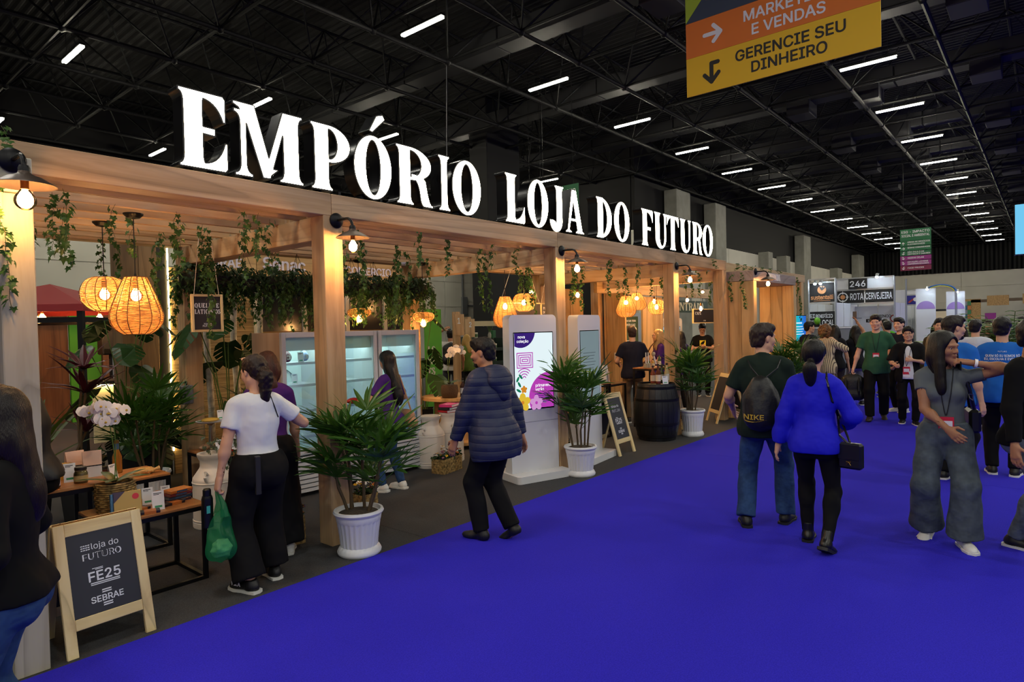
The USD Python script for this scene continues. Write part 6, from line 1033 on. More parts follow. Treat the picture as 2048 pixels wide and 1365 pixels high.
for y, z, g in ((5.15, 1.75, U([sg.box(-.2, .06, .2, .075), sg.box(-.06, -.12, -.015, .03), sg.box(.015, -.12, .06, .03)])), (4.62, 1.72, rrect(-.2, .2, -.06, .06, .02)), (3.98, 1.78, sg.Point(0, 0).buffer(.13).difference(sg.Point(0, 0).buffer(.09))), (5.2, 1.2, sg.Point(0, 0).buffer(.14).difference(sg.box(-.2, -.02, .2, .02))), (4.5, 1.1, sg.Point(0, 0).buffer(.22).difference(sg.Point(0, 0).buffer(.17)).union(sg.box(-.3, -.02, .3, .02)))): part(lw2, 'print', upright(poly(g, .002), (-.001, y, z), '-x'), pk_ if y != 3.98 else M('logo_red', 'a03a34', .5), False)
for s, y, z, h, mt in (('CANAL', 4.62, 1.69, .06, chalk), ('CINCO', 4.25, 1.82, .09, pk_), ('POÇOS', 4.22, 1.62, .09, pk_), ('GRUPO', 4.62, 1.84, .035, pk_)): part(lw2, 'print', upright(text(s, h, True, .003, maxw=.36), (-.003, y, z), '-x'), mt, False)
t = thing('beer_board', 'black board with white lettering and a green tap under the sustentalli stand', 'board', (22.1, 5.2, 1.55)); part(t, 'sheet', box(0, .03, 0, .8, 0, .5), pk_, False); fprint(t, text('BENEFÍCIO', .11, True, .003, maxw=.5), .32, .30, chalk); fprint(t, text('LOCAL', .17, True, .003, maxw=.42), .24, .06, chalk); fprint(t, text('LEI', .12, True, .003), .72, .30, chalk); fprint(t, text('CIDADE', .06, True, .003, maxw=.2), .70, .16, chalk); part(t, 'tap_sign', ell((-.05, .52, .2), (.06, .1, .12), 2), M('tap_green', '5f9a1e', .4), True)
cu = thing('round_counter', 'grey curved stand wall beside the crowd, next to the wall screen', 'counter', (20.2, 4.9, 0)); part(cu, 'curved_wall', (lambda a: (np.vstack([np.c_[.75*np.cos(a), .75*np.sin(a), 0*a], np.c_[.75*np.cos(a), .75*np.sin(a), 0*a+1.55]]), np.stack([np.arange(23), np.arange(23)+1, np.arange(23)+25, np.arange(23)+24], 1)))(np.linspace(PI*.55, PI*1.75, 24)), M('counter_grey', '7d828a', .5), True); part(cu, 'cap', lathe([(.73, 1.53), (.77, 1.53), (.77, 1.57), (.73, 1.57)], 32), pw)
s3 = stand('shell stand with blue fascia and round white and red emblem', 34., 4.38, 5.12, 3.05, 2.38, 2.84, M('stand_blue', '23248a', .5), 3.); fprint(s3, poly(sg.Point(.1, .02).buffer(.09), .003), 4.75, 2.61, chalk); fprint(s3, poly(U([sg.LineString([(-.2, -.1), (0, .06), (.24, .02)]).buffer(.035)]), .002), 4.70, 2.61, M('logo_red'))
for k, (y, x, h, c, l) in enumerate(((3.95, 31.5, 3.0, 'c7cdd4', 'pale stand tower with lilac arch, first of the lit pair'), (3.25, 35., 2.95, 'c7cdd4', 'pale stand tower with lilac arch, behind the first'))):
    t = thing('stand_tower', l, 'exhibition stand', (x, y, 0)); part(t, 'front_panel', box(0, .05, -.35, .35, 0, h), pw, False); part(t, 'side_panel', box(.05, 1.5, .30, .35, 0, h), pw, False); part(t, 'lilac_arch', upright(poly(sg.Point(0, 0).buffer(.33).intersection(sg.box(-.33, 0, .33, .4)), .003), (-.001, 0, 2.15), '-x'), M('lilac_print', '9a7fc0', .5), False); spots(t, 0, (-.1,), h+.03)
t = thing('arch', 'thin arch in blue and yellow over the lit stands', 'arch', (33., 3.6, 0)); aa = np.linspace(0, PI, 17); part(t, 'blue_arc', tube(np.c_[0*aa, .55*np.cos(aa), 2.9+.28*np.sin(aa)], .04, 6), M('arc_blue', '2f6ab8', .5)); part(t, 'yellow_arc', tube(np.c_[0*aa-.05, .49*np.cos(aa), 2.88+.26*np.sin(aa)], .02, 6), M('arc_yellow', 'c9c93a', .5)); [part(t, 'upright', cyl((0, y, 0), (0, y, 2.9), .04, n=8), alu) for y in (-.55, .55)]
t = thing('lit_bar', 'dark bar stand with glowing warm bottles behind the crowd', 'bar', (38.2, 0, 0)); part(t, 'back_wall', box(0, .1, 3.5, 5.0, 0, 2.2), pk_, False); part(t, 'header', box(-.05, 0, 3.5, 4.4, 1.75, 2.1), M('header_cream', 'd9cfae', .5), False); r = np.random.default_rng(4)
for k in range(12): part(t, 'glowing_bottle', ell((-.1, 3.6+.11*k, 1.45+.05*(k % 3)), (.03, .03, .1), 1), E('amber_glow', 'ffb04a', 5.), True)
part(t, 'counter', box(-.6, -.3, 3.4, 5.1, 0, 1.05), pk_, False)
osb = M('chipboard', 'a58450', .8, var=.3, bscale=18.)
t = thing('cube_wall', 'chipboard wall of coloured square tiles on the far side of the hall', 'display wall', (45., 0, 0)); part(t, 'board', box(0, .1, 3.0, 3.98, 0, 2.8), osb, False)
for i in range(3):
    for j in range(6): part(t, 'tile', box(-.06, 0, 3.45+.17*i, 3.61+.17*i, 1.2+.25*j, 1.43+.25*j), M('tile_%d' % ((i*2+j*3) % 6), ('b8703a', 'c9c6c0', '2f6a86', '3a7a4a', 'a8487a', '8a8d94')[(i*2+j*3) % 6], .6), False)
for k, (y0, y1, z0, z1, c, l) in enumerate(((1.73, 2.71, 2.40, 2.96, osb, 'chipboard sign panel fixed high on the far side'), (.45, 1.14, 2.45, 3.0, osb, 'chipboard panel end at the picture edge'), (1.14, 1.73, 2.62, 2.78, M('dark_band', '5a4a33', .7), 'dark timber band joining the chipboard panels'), (2.71, 3.45, 2.6, 2.76, MATS['dark_band'], 'dark timber band beside the coloured cube wall'), (2.31, 2.81, 1.5, 1.98, M('poster_magenta', '8a2a7c', .6), 'magenta poster among the palms'))): single('wall_sign', box(45.-.05*(k == 4), 45.1, y0, y1, z0, z1), c, l, 'sign')
# feathery palms at the far right
gp = leafmat('areca_leaf', '4a6a20', '88a23e', .3)
def areca(lab, loc, seed, h, n=16):
    t = thing('areca_palm', lab, 'palm', loc, 0, 'feathery palms'); r = np.random.default_rng(seed); part(t, 'pot', lathe([(0, 0), (.2, 0), (.26, .4), (.24, .4), (0, .36)], 20), M('black_planter'))
    for k in range(n):
        a = k*2.4; L = r.uniform(.7, 1.1)*h*.75; sp = r.uniform(.25, .9); tt = np.linspace(0, 1, 14); P = np.c_[np.cos(a)*sp*tt**1.4*L, np.sin(a)*sp*tt**1.4*L, .35+L*1.15*tt-sp*.75*L*tt**2.2]; m = [tube(P, .006, 4)]
        for i in range(2, 14):
            for s in (-1, 1): m.append(tf(leaflet(.48*(1-.5*(i-2)/12), .045, .4, a+s*.8, .35), P[i]))
        part(t, 'frond', cat(*m), gp, False)
    return t
a1 = areca('feathery palm in a black pot at the far right, tallest of the group', (17.2, .62, 0), 1, 2.3, 34); copy(a1, 'feathery palm beside the magenta poster', (18.2, 1.2, 0), 1., s=.9); copy(a1, 'feathery palm at the picture edge behind the man in navy', (16.6, .30, 0), 2., s=.95); copy(a1, 'low feathery palm behind the white dress shirt', (19.4, 1.6, 0), 3., s=.85)
# ---------------------------------------------------------------- hanging signs of the hall
y_, or_ = M('sign_yellow', 'e3b416', .6), M('sign_orange', 'd9701e', .6); sgn = thing('direction_sign', 'big orange and yellow hanging sign reading GERENCIE SEU DINHEIRO', 'sign', (9.5, 0, 0)); Y0, Y1, Z0 = 1.65, 4.31, 5.28
def band(t, z0, z1, m, y0=Y0, y1=Y1): part(t, 'sign_band', box(0, .02, y0, y1, z0, z1), m, False)
def sp_(t, m, y, z, mt): part(t, 'print', upright(m, (-.001, y, z), '-x'), mt, False)
band(sgn, Z0, Z0+.58, y_); band(sgn, Z0+.583, Z0+1.12, or_); band(sgn, Z0+1.123, Z0+1.6, M('sign_slate', '2f3a4c', .6)); sp_(sgn, poly(sg.Polygon([(0, 0), (.4, .45), (0, .45)]), .004), Y1, Z0+1.125, M('sign_lime', '9ab02a', .6))
dk = M('sign_dark', '1d1a16', .6); wh_ = M('sign_white', 'dcdcdc', .6); yc = (Y0+Y1)/2-.18
for s, z, mt in (('GERENCIE SEU', .335, dk), ('DINHEIRO', .12, dk), ('E VENDAS', .66, wh_), ('MARKETING', .88, wh_)): sp_(sgn, text(s, .15, True, .003), yc, Z0+z, mt)
ar = lambda pts, w=.03: U([sg.LineString(p).buffer(w) for p in pts]); sp_(sgn, poly(ar([[(.08, .36), (-.02, .36), (-.02, .12)], [(-.13, .2), (-.02, .08), (.09, .2)]]), .004), Y1-.42, Z0+.06, dk); sp_(sgn, poly(ar([[(-.12, .2), (.12, .2)], [(.02, .32), (.13, .2), (.02, .08)]]), .004), Y1-.42, Z0+.66, wh_)
for y in (Y0+.3, Y1-.3): part(sgn, 'wire', cyl((.01, y, Z0+1.6), (.01, y, 11.42), .006, n=5), iron)
X2 = 36.; ya, yb, za, zb = 4.27, 5.54, 4.08, 6.08; g1, g2, pm, pd = M('sign_green', '1f6a40', .6), M('sign_green_dark', '175536', .6), M('sign_magenta', '8d2a78', .6), M('sign_wine', '7c1f45', .6)
sg2 = thing('direction_sign', 'green and magenta hanging direction sign headed ESG - IMPACTO SOCIAL E AMBIENTAL', 'sign', (X2, 0, 0)); hh = [(1.0, .72, g1), (.72, .59, g1), (.585, .475, g1), (.47, .36, g1), (.355, .245, pm), (.24, .125, pm), (.12, 0., pd)]; Hs = zb-za
for a, b, m in hh: band(sg2, za+Hs*b, za+Hs*a-.012, m, ya, yb)
ym = (ya+yb)/2
for s, f, h in (('ESG - IMPACTO', .90, .11), ('SOCIAL E AMBIENTAL', .81, .11)): sp_(sg2, text(s, h, True, .004, maxw=1.15), ym, za+Hs*f, wh_)
for s, f in (('ARENA DE NEGÓCIOS', .665), ('SUSTENTÁVEIS', .61), ('SEBRAE COMUNIDADES', .53), ('SÃO PAULO DE', .425), ('DESTINOS E SABORES', .375), ('SEBRAE DELAS', .285), ('ESTAÇÃO JOVENS', .19), ('EMPREENDEDORES', .14), ('FOOD TRUCKS', .045)): sp_(sg2, text(s, .068, True, .004, center=False, maxw=.92), yb-.3, za+Hs*f, wh_)
for f, p in ((.65, [[(0, -.06), (0, .06)], [(-.05, .01), (0, .06), (.05, .01)]]), (.53, [[(-.06, 0), (.06, 0)], [(.01, .05), (.06, 0), (.01, -.05)]]), (.415, [[(.05, .06), (0, .06), (0, -.06)], [(-.05, -.01), (0, -.06), (.05, -.01)]]), (.30, [[(-.05, .06), (0, .06), (0, -.06)], [(-.05, -.01), (0, -.06), (.05, -.01)]]), (.18, [[(-.05, .06), (0, .06), (0, -.06)], [(-.05, -.01), (0, -.06), (.05, -.01)]]), (.06, [[(.05, .06), (0, .06), (0, -.06)], [(-.05, -.01), (0, -.06), (.05, -.01)]])): sp_(sg2, poly(ar(p, .013), .004), yb-.13, za+Hs*f, wh_)
for y in (ya+.15, yb-.15): part(sg2, 'wire', cyl((.01, y, zb), (.01, y, 11.42), .008, n=4), iron)
sg3 = thing('direction_sign', 'dark green hanging sign glimpsed between the sign letters O, J and A', 'sign', (17.0, 12.2, -.1)); part(sg3, 'sign_band', box(0, .02, -.8, .8, 4.4, 6.4), g2, False); [sp_(sg3, text(s, .15, True, .004, maxw=1.4), 0, 6.1-.2*k, wh_) for k, s in enumerate(('ESG - IMPACTO', 'SOCIAL E AMBIENTAL'))]; [sp_(sg3, text(s, .09, True, .004, maxw=1.2), 0, 5.5-.25*k, wh_) for k, s in enumerate(('ARENA DE NEGÓCIOS', 'SUSTENTÁVEIS'))]
for y in (-.6, .6): part(sg3, 'wire', cyl((.01, y, 6.4), (.01, y, 11.42), .008, n=4), iron)
t = thing('hanging_screen', 'large light blue screen hanging at the edge of the picture', 'screen', (20., 0, 0)); part(t, 'case', box(0, .1, -1.3, .66, 3.25, 4.5), M('phone_black'), False); part(t, 'screen', box(-.005, 0, -1.28, .64, 3.27, 4.48), scr('sky', '6fc4ec', 1.05), False)
for y in (-1., .4): part(t, 'wire', cyl((.05, y, 4.5), (.05, y, 11.42), .01, n=5), iron)
# small things on the hall and the pergola
t = thing('red_sign', 'small red hanging sign with a white B glimpsed through the letter O of LOJA', 'sign', (18.1, 14.0, 5.0)); part(t, 'sign_band', box(0, .03, -.35, .35, 0, .95), M('sign_red', 'b0202a', .6), False); part(t, 'print', upright(text('BR', .22, True, .004), (-.001, 0, .12), '-x'), wh_, False)
for y in (-.25, .25): part(t, 'wire', cyl((.015, y, .95), (.015, y, 6.42), .008, n=4), iron)
for k, (x, z) in enumerate(((4.31, 2.72), (4.36, 2.705))): single('tape_strip', tf(box(-.008, .008, -.002, .0, 0, .06), (x, 4.828, z), ry=.1), M('green_tape', '2f9a4a', .5), ('green tape strip stuck on the first slat, left one of the pair', 'green tape strip stuck on the first slat, lower one of the pair')[k], 'tape')
t = thing('smoke_detector', 'white dome detector under the slats above the last fridge', 'detector', (5.9, 6.9, 2.70)); part(t, 'housing', lathe([(0, -.045), (.03, -.042), (.06, -.025), (.068, -.01), (.068, 0), (0, 0)], 24), card_m); part(t, 'mount', cyl((0, 0, 0), (0, 0, .005), .03, n=16), card_m)
t = thing('conduit', 'grey electrical conduit and junction box on the white back wall', 'conduit', (30.55, 29.88, 0)); gm = M('conduit_grey', '6f7276', .5); part(t, 'riser', cyl((0, 0, .1), (0, 0, 6.5), .06, n=8), gm); part(t, 'cross_pipe', cyl((0, 0, 3.33), (4.5, 0, 3.33), .05, n=8), gm); part(t, 'junction_box', box(-.15, .35, -.12, .02, 2.7, 3.9, .02), gm, False)
single('hanging_cable', cyl((12.72, 13.0, 4.5), (12.87, 13.0, 9.3), .012, n=5), M('cable_grey', '55565a', .6), 'thin cable hanging from the roof frame behind the letter O', 'cable')
# ---------------------------------------------------------------- the visitors
NAVY, BLK, WHT = '1c2030', '0b0b0d', 'e6e8ea'
white_c = cloth('white', 'd6dade', fold=.014, fs=7.); black_c = cloth('black', '0c0c0e', fold=.014, fs=8.); denim = cloth('denim', '2b456c', fold=.014, fs=14., var=.25)
denim_d = cloth('grey_denim', '4d565c', fold=.014, fs=12., var=.25); purple_c = cloth('purple', '43206b'); sole_w = M('white_sole', 'dcdcd8', .5); shoe_b = M('black_shoe', '0e0e10', .5); shoe_w = M('white_shoe', 'd9d9d6', .5)
DEG = math.radians
def inback(s, m, mat, name='back_print', z=.36, y=0., x=-1):
    """Flat print on a shirt, laid on the cloth."""
    v = np.asarray(m[0], float); o = s.P+s.up*z*s.k
    w = o+(v[:, :1]*s.lf*(-1 if x < 0 else 1))+v[:, 1:2]*s.up+v[:, 2:]*s.fw*x
    part(s.path, name, s.topF.drape((w, m[1]), s.fw*(-x), .008, .4), mat, False)
def strap(s, pts, mat, r=.012, name='strap', F=None, eps=.004):
    F = F or s.topF; v = np.array(pts, float); part(s.path, name, tube(v, r, 6), mat); return v
def on(s, f, l, u): return s.P+(s.fw*f+s.lf*l+s.up*u)*s.k
# 1 the woman at the left edge, back turned
p = Person('woman with very long dark hair in black jacket and jeans, beside the easel', (.60, 3.02, 0), DEG(152), 1.56, 1.0, True, 'light', .008, hands=[(.16, .2, .98), (.14, -.22, .95)], head=(.1, .1, 0), poles=[(-1, .6, 0), (-1, -.6, 0)])
p.body().top(cloth('jacket_black', '0b0b0c', .9, .012), 1.95, .024, -.035, 'jacket', .016).legs(denim, (.098, .066, .054)).shoes(shoe_w, sole_w).hair('160d0b', 'long', .34, .07, vol=1.16)
# 2 the woman in the white tee with a green bag
p = Person('woman in white t-shirt and loose black trousers holding a green plastic bag and flask', (2.26, 4.22, 0), DEG(76), 1.60, 1.08, True, 'light', .007, lean=.05, feet=[(-.10, .12, 0, .5, 0), (.08, -.10, 0, .1, 0)], hands=[(-.02, .31, .79), (.20, -.20, 1.33)], head=(.42, .25, .1), poles=[(-1, .35, 0), (.2, -1, -.9)], curl=(1.1, .3))
p.body((None, np.array([-1, .2, 0]))).top(white_c, .62, .012, .045, loose=.018).legs(black_c, (.115, .108, .105), .10, .96, flare=.012).shoes(shoe_b, sole_w).hair('1d1210', 'pony', .17, -.02, .006)
part(p.path, 'hair_band', tube([p.hl(-.03+.1*math.sin(t), .088*math.cos(t), .06+.07*math.sin(t)) for t in np.linspace(.5, PI-.5, 9)], .006, 5), M('tan_band', 'b98d72')); w, d, n = p.hf[0]
part(p.path, 'belt', box(*[c for i in range(3) for c in (on(p, -.155, .05, -.05)[i]-(.018, .018, .13)[i], on(p, -.155, .05, -.05)[i]+(.018, .018, .13)[i])], .004), M('black_strap', '161618'), label='black hanging belt end')
strap(p, [on(p, .05, -.10, .54), on(p, -.03, -.085, .555)]+list(hug(p, [(-.09, .52), (-.11, .45), (-.14, .36), (-.165, .27)], .003)), MATS['black_strap'], .004, 'cord')
a_, D_ = p.foot[0]; fv = text('FILA', .026, True, .003); part(p.path, 'shoe_print', (a_+np.array([D_@np.array([.085-q[0], .046+q[2], -.030+q[1]]) for q in fv[0]])*1., fv[1]), M('badge_white'), False)
hp = np.array([2.26, 4.22, 0])+rotm(DEG(76))@(w+d*.085)                                # where her left hand holds things, in the world
bagm = usdkit.material(stage, '/World/Looks/green_film', {'t': ('transparent_bsdf', {'color': (.62, .9, .75)}), 'q': ('principled_bsdf', {'base_color': lin('35a070'), 'roughness': .25}), 'tl': ('translucent_bsdf', {'color': lin('49c088')}), 'a': ('mix_closure', {'fac': .6}), 'b': ('mix_closure', {'fac': .5})},
    [('q.BSDF', 'a.closure1'), ('tl.BSDF', 'a.closure2'), ('t.BSDF', 'b.closure1'), ('a.closure', 'b.closure2')], surface='b.closure')
F = Field(); c = hp+np.array([.02, -.01, -.34]); F.ell(c, (.10, .085, .10), .03).ell(c-np.array([0, 0, .06]), (.115, .095, .075), .04).ell(c+np.array([0, 0, .1]), (.075, .05, .10), .05)
F.rough(lambda q: (meshkit.noise(q*np.array([28., 28., 9.]), 4)-.5)*.03)
bg = thing('plastic_bag', 'translucent green plastic carrier bag in the hand of the woman in white t-shirt', 'bag'); part(bg, 'bag_body', F.mesh(.008), bagm, True)
for sy in (-.05, .05): part(bg, 'handle', tube([c+np.array([0, sy, .17]), c+np.array([0, sy*.7, .25]), hp+np.array([0, sy*.3, -.01]), hp+np.array([0, 0, .01])], [.03, .018, .008, .007], 7), bagm)
F = Field().ell(c-np.array([0, .0, .05]), (.075, .065, .06), .03).rough(lambda q: (meshkit.noise(q*45, 4)-.5)*.03); part(bg, 'contents', F.mesh(.009), M('bag_contents', 'bfd6b4', .6), True)
fl = thing('flask', 'slim black steel flask held behind the green bag', 'bottle', hp+np.array([-.05, .04, -.24])); part(fl, 'flask_body', lathe([(0, 0), (.034, 0), (.036, .01), (.036, .19), (.03, .21), (0, .21)], 20), M('flask_black', '121316', .35, .3)); part(fl, 'cap', lathe([(0, .21), (.026, .21), (.026, .25), (.02, .258), (0, .258)], 16), M('flask_black'))
part(fl, 'label', upright(poly(sg.box(-.012, 0, .012, .05), .002), (-.01, -.037, .10)), M('flask_label', '3fa79a', .4), False)
# 3 the woman in purple behind her
p = Person('woman in purple shirt and long black skirt standing close behind the woman in white t-shirt', (2.62, 4.74, 0), DEG(62), 1.62, 1.02, True, 'light', .009, lean=.22, feet=[(0, .12, 0, .2, 0), (-.04, -.13, 0, -.1, 0)], hands=[(.33, .18, .92), (.22, -.24, .84)], head=(.1, .5, 0), poles=[(-1, .4, -.4), (-1, -.6, -.2)])
p.body(face=False).top(purple_c, .75, .014, -.06).legs(black_c, (.12, .12, .12), .08, .98, flare=.02, name='skirt', skirt=True).shoes(shoe_w, sole_w).hair('40221a', 'long', .18, .06)
# 4 the woman at the fridges
p = Person('woman in purple shirt and jeans with black waist-long hair looking into the fridge', (4.48, 5.55, 0), DEG(104), 1.53, .98, True, 'tan', .009, feet=[(.04, .11, 0, .2, 0), (-.08, -.12, 0, -.15, 0)], hands=[(.26, .24, 1.12), (.22, -.2, 1.1)], head=(.05, .12, 0), poles=[(-.6, .8, -.6), (-.6, -.8, -.6)])
p.body(face=False).top(purple_c, .8, .014, -.05).legs(denim, (.093, .062, .05)).shoes(shoe_w, sole_w).hair('0c0a0b', 'long', .46, .11)
inb = on(p, -.06, -.25, -.02); hb = thing('shoulder_bag', 'tan shoulder bag on the hip of the woman at the fridge', 'bag', (4.48, 5.55, 0), DEG(104))
part(hb, 'bag_body', Field().cap(inb+np.array([-.09, 0, -.06]), inb+np.array([.09, 0, -.06]), .06, k=.03).ell(inb+np.array([0, 0, .03]), (.12, .035, .06), .03).mesh(.009), M('tan_leather', 'b98a66', .5), True); part(hb, 'clasp', box(inb[0]-.02, inb[0]+.02, inb[1]-.062, inb[1]-.052, inb[2]-.01, inb[2]), M('dark_clasp', '33261d', .4))
part(hb, 'strap', tube([inb+np.array([-.09, 0, .02]), on(p, -.10, -.19, .3), on(p, -.07, -.12, .53), on(p, .06, -.12, .5), on(p, .1, -.2, .2), inb+np.array([.09, 0, .02])], .009, 6), M('tan_leather'))
w = np.array([4.48, 5.55, 0])+rotm(DEG(104))@(p.hf[0][0]+np.array([.09, 0, .02])); pk = thing('food_packet', 'red wrapped packet held by the woman at the fridge', 'packet', w); part(pk, 'packet_body', ell((0, 0, .0), (.085, .05, .035)), M('red_packet', 'a3241f', .35)); part(pk, 'crimp', box(-.11, -.08, -.03, .03, -.004, .004), M('red_packet'))
# 5 the man in the quilted jacket
p = Person('man in navy quilted hooded jacket and black trousers walking past the display totems', (3.92, 3.56, 0), DEG(92), 1.68, 1.14, False, 'tan', .0075, lean=.10, feet=[(.05, .08, 0, .1, 0), (-.20, -.08, .04, 0, .5)], hands=[(.20, .26, .80), (-.12, -.30, .86)], head=(.40, .12, 0), poles=[(-1, .4, 0), (-1, -.5, .1)])
p.body(); quilt = usdkit.material(stage, '/World/Looks/navy_quilt', {'tc': ('texture_coordinate', {}), 'sx': ('separate_xyz', {}), 'm': ('math', {'math_type': 'multiply', 'value2': 15.5}), 'fr': ('math', {'math_type': 'pingpong', 'value2': .5}), 'pw': ('math', {'math_type': 'power', 'value2': .45}), 'ns': ('noise_texture', {'scale': 26., 'detail': 3.}), 'ad': ('math', {'math_type': 'multiply_add', 'value2': .25}), 'b': ('bump', {'strength': .7, 'distance': .012}), 'p': ('principled_bsdf', {'base_color': lin('1c2444'), 'roughness': .62})},
    [('tc.object', 'sx.vector'), ('sx.z', 'm.value1'), ('m.value', 'fr.value1'), ('fr.value', 'pw.value1'), ('tc.object', 'ns.vector'), ('ns.fac', 'ad.value1'), ('pw.value', 'ad.value3'), ('ad.value', 'b.height'), ('b.normal', 'p.normal')], surface='p.BSDF')
p.top(quilt, 1.97, .045, -.20, 'jacket', .034, neck=.05, collar=True).legs(black_c, (.10, .082, .074)).shoes(shoe_b).hair('14100f', 'short', front=1).beard('1a1411')
F = Field().ell(on(p, -.13, 0, .46), (.075, .14, .10), .04, p.T).ell(on(p, -.07, 0, .54), (.10, .115, .055), .04, p.T).ell(on(p, -.15, 0, .36), (.05, .07, .08), .05, p.T); part(p.path, 'hood', F.mesh(.009), quilt, True)
# 6, 7 the couple walking away
p = Person('man in dark green polo shirt and jeans walking away, face turned to the side', (5.52, 1.90, 0), DEG(20), 1.74, 1.2, False, 'light', .0065, feet=[(-.02, .12, 0, .12, 0), (.16, -.20, 0, -.35, 0)], hands=[(.26, .22, .98), (.30, -.24, .95)], head=(-1.02, .0, 0), poles=[(-1, .5, 0), (-1, -.5, -.4)])
p.body().top(cloth('green_polo', '16241d'), .72, .016, -.13, loose=.02, collar=True).legs(denim, (.10, .078, .07), flare=.01).shoes(shoe_b, M('dark_sole', '17171a')).hair('2a1d15', 'crop', front=1)
o = np.array([5.52, 1.90, 0]); R_ = rotm(DEG(20)); W = lambda q: o+R_@q
ds = thing('drawstring_bag', 'black drawstring bag with yellow lettering on the back of the man in polo shirt', 'bag'); c = on(p, -.235, .03, .16)
F = Field().ell(c, (.10, .155, .20), .03, p.T).ell(c+np.array([0, 0, .17]), (.05, .07, .07), .08).ell(c-np.array([0, 0, .09]), (.10, .15, .12), .05).rough(lambda q: (meshkit.noise(q*np.array([18., 22., 6.]), 2)-.5)*.03)
m = F.mesh(.009); part(ds, 'bag_body', (o+m[0]@R_.T, m[1]), M('black_nylon', '0d0e10', .5, bump=.003, bscale=30.), True)
for y in (1, -1): part(ds, 'cord', tube([W(on(p, -.20, .02, .36)), W(on(p, -.16, .10*y, .46)), W(on(p, -.07, .13*y, .525)), W(on(p, .06, .13*y, .48)), W(on(p, .05, .18*y, .25)), W(on(p, -.15, .14*y, .02))], .006, 5), M('black_nylon'))
tx = cat(text('NIKE', .040, True, .003, sx=1.2), poly(P_(Q((-.075, -.006), (-.06, -.045), (.10, .0)), Q((.10, .0), (-.02, -.030), (-.075, -.006))), .003)); v = tx[0]; w = np.array([c+np.array([-.0, 0, -.11])+p.lf*(-q[0]+.06)+p.up*q[1]-p.fw*q[2] for q in v]); d_ = F.drape((w, tx[1]), p.fw, .004, .4); part(ds, 'lettering', (o+d_[0]@R_.T, d_[1]), M('yellow_print', 'b99a2c', .5), False)
p = Person('woman in cobalt blue puff-sleeved blouse and black leggings walking away', (5.24, 1.40, 0), DEG(8), 1.60, 1.08, True, 'light', .0065, feet=[(.16, .07, 0, .05, 0), (-.16, -.10, .03, -.25, .45)], hands=[(.0, .29, .80), (.24, -.22, 1.02)], head=(-.15, .05, 0), poles=[(-1, .4, 0), (-.9, -.7, -.3)])
p.body(face=False).top(cloth('cobalt', '1c1cc0', .7, .016, 9.), 1.93, .016, -.09, 'blouse', .024, puff=.008, collar=True).legs(black_c, (.092, .062, .046)).shoes(M('black_leather', '0b0b0c', .35), M('dark_sole'), boot=.07, label='black leather ankle boot').hair('0d0a0b', 'pony', .11, -.06, vol=1.08)
part(p.path, 'hair_clip', cat(*[tube([p.hl(-.14, .03*y, -.075), p.hl(-.155, .01*y, -.06), p.hl(-.14, -.012*y, -.085)], .005, 5) for y in (1, -1)]), M('silver_clip', 'b8b4aa', .3, 1.))
o = np.array([5.24, 1.40, 0]); R_ = rotm(DEG(8)); W = lambda q: o+R_@q; c = W(on(p, -.06, -.27, -.10))
cb = thing('crossbody_bag', 'small black crossbody bag on the hip of the woman in blue blouse', 'bag', c, DEG(-10), s=.8); part(cb, 'bag_body', box(-.045, .045, -.105, .105, -.12, .12, .02), M('black_leather')); part(cb, 'flap', box(-.052, -.045, -.095, .095, -.03, .11, .003), M('black_leather')); part(cb, 'emblem', cat(tube([(-.054, -.02, -.08), (-.054, 0, -.05), (-.054, .02, -.08)], .003, 4), tube([(-.054, -.02, -.05), (-.054, .02, -.05)], .003, 4)), M('gold', 'b48a3c', .3, 1.))
S_ = tube([(rotm(DEG(10))@(W(q)-c))/.8 for q in [on(p, -.06, -.25, .0)]+list(hug(p, [(-.19, .06), (-.165, .2), (-.14, .34), (-.115, .46), (-.10, .53)], .004))+[on(p, -.0, -.095, .57), on(p, .10, -.10, .46), on(p, .14, -.17, .2), on(p, .0, -.26, .0)]], .011, 6); part(cb, 'strap', S_, M('black_leather'))
w, d, n = p.hf[1]; q = W(w+d*.11); fo = single('folder', box(q[0]-.02, q[0]+.10, q[1]-.006, q[1]+.006, q[2]-.03, q[2]+.10, .002), M('red_folder', 'b3303c', .5), 'red folder held in front of the woman in blue blouse', 'folder')
# 8 the woman on the phone
p = Person('woman in grey t-shirt and wide dark jeans holding a phone to her ear', (5.98, .64, 0), DEG(192), 1.64, 1.0, True, 'brown', .0055, feet=[(.13, .12, 0, .2, 0), (-.12, -.11, .02, -.3, .3)], hands=[(.085, .185, 1.50), (.26, .0, .98)], head=(.85, .05, .04), poles=[(-.15, 1, -.35), (-.7, -1, -.2)], curl=(.75, .45))
p.body((np.array([0, -1, .1]), np.array([-.4, .6, -.3]))).top(cloth('grey_tee', '5c6265'), .42, .011, .07, loose=.012).legs(denim_d, (.105, .10, .105), .09, .97, flare=.03).shoes(shoe_w, sole_w).hair('110c0c', 'long', .20, -.02, front=.30, vol=1.1)
p.lanyard(.40, x=-.0)
o = np.array([5.98, .64, 0]); R_ = rotm(DEG(192)); W = lambda q: o+R_@q; w, d, n = p.hf[0]; c = W(w+d*.07+n*.035)
ph = thing('phone', 'dark phone held to the ear of the woman in grey t-shirt', 'phone', c, DEG(192)); part(ph, 'phone_body', box(-.07, .07, -.004, .004, -.035, .035, .003), M('phone_black', '101114', .2)); part(ph, 'camera_bump', box(.035, .06, -.007, -.004, -.03, -.005, .002), M('phone_black'))
part(p.path, 'wristband', cyl(w-d*.035, w-d*.015, .033, n=16, cap=False), M('badge_white'), label='white paper wristband')
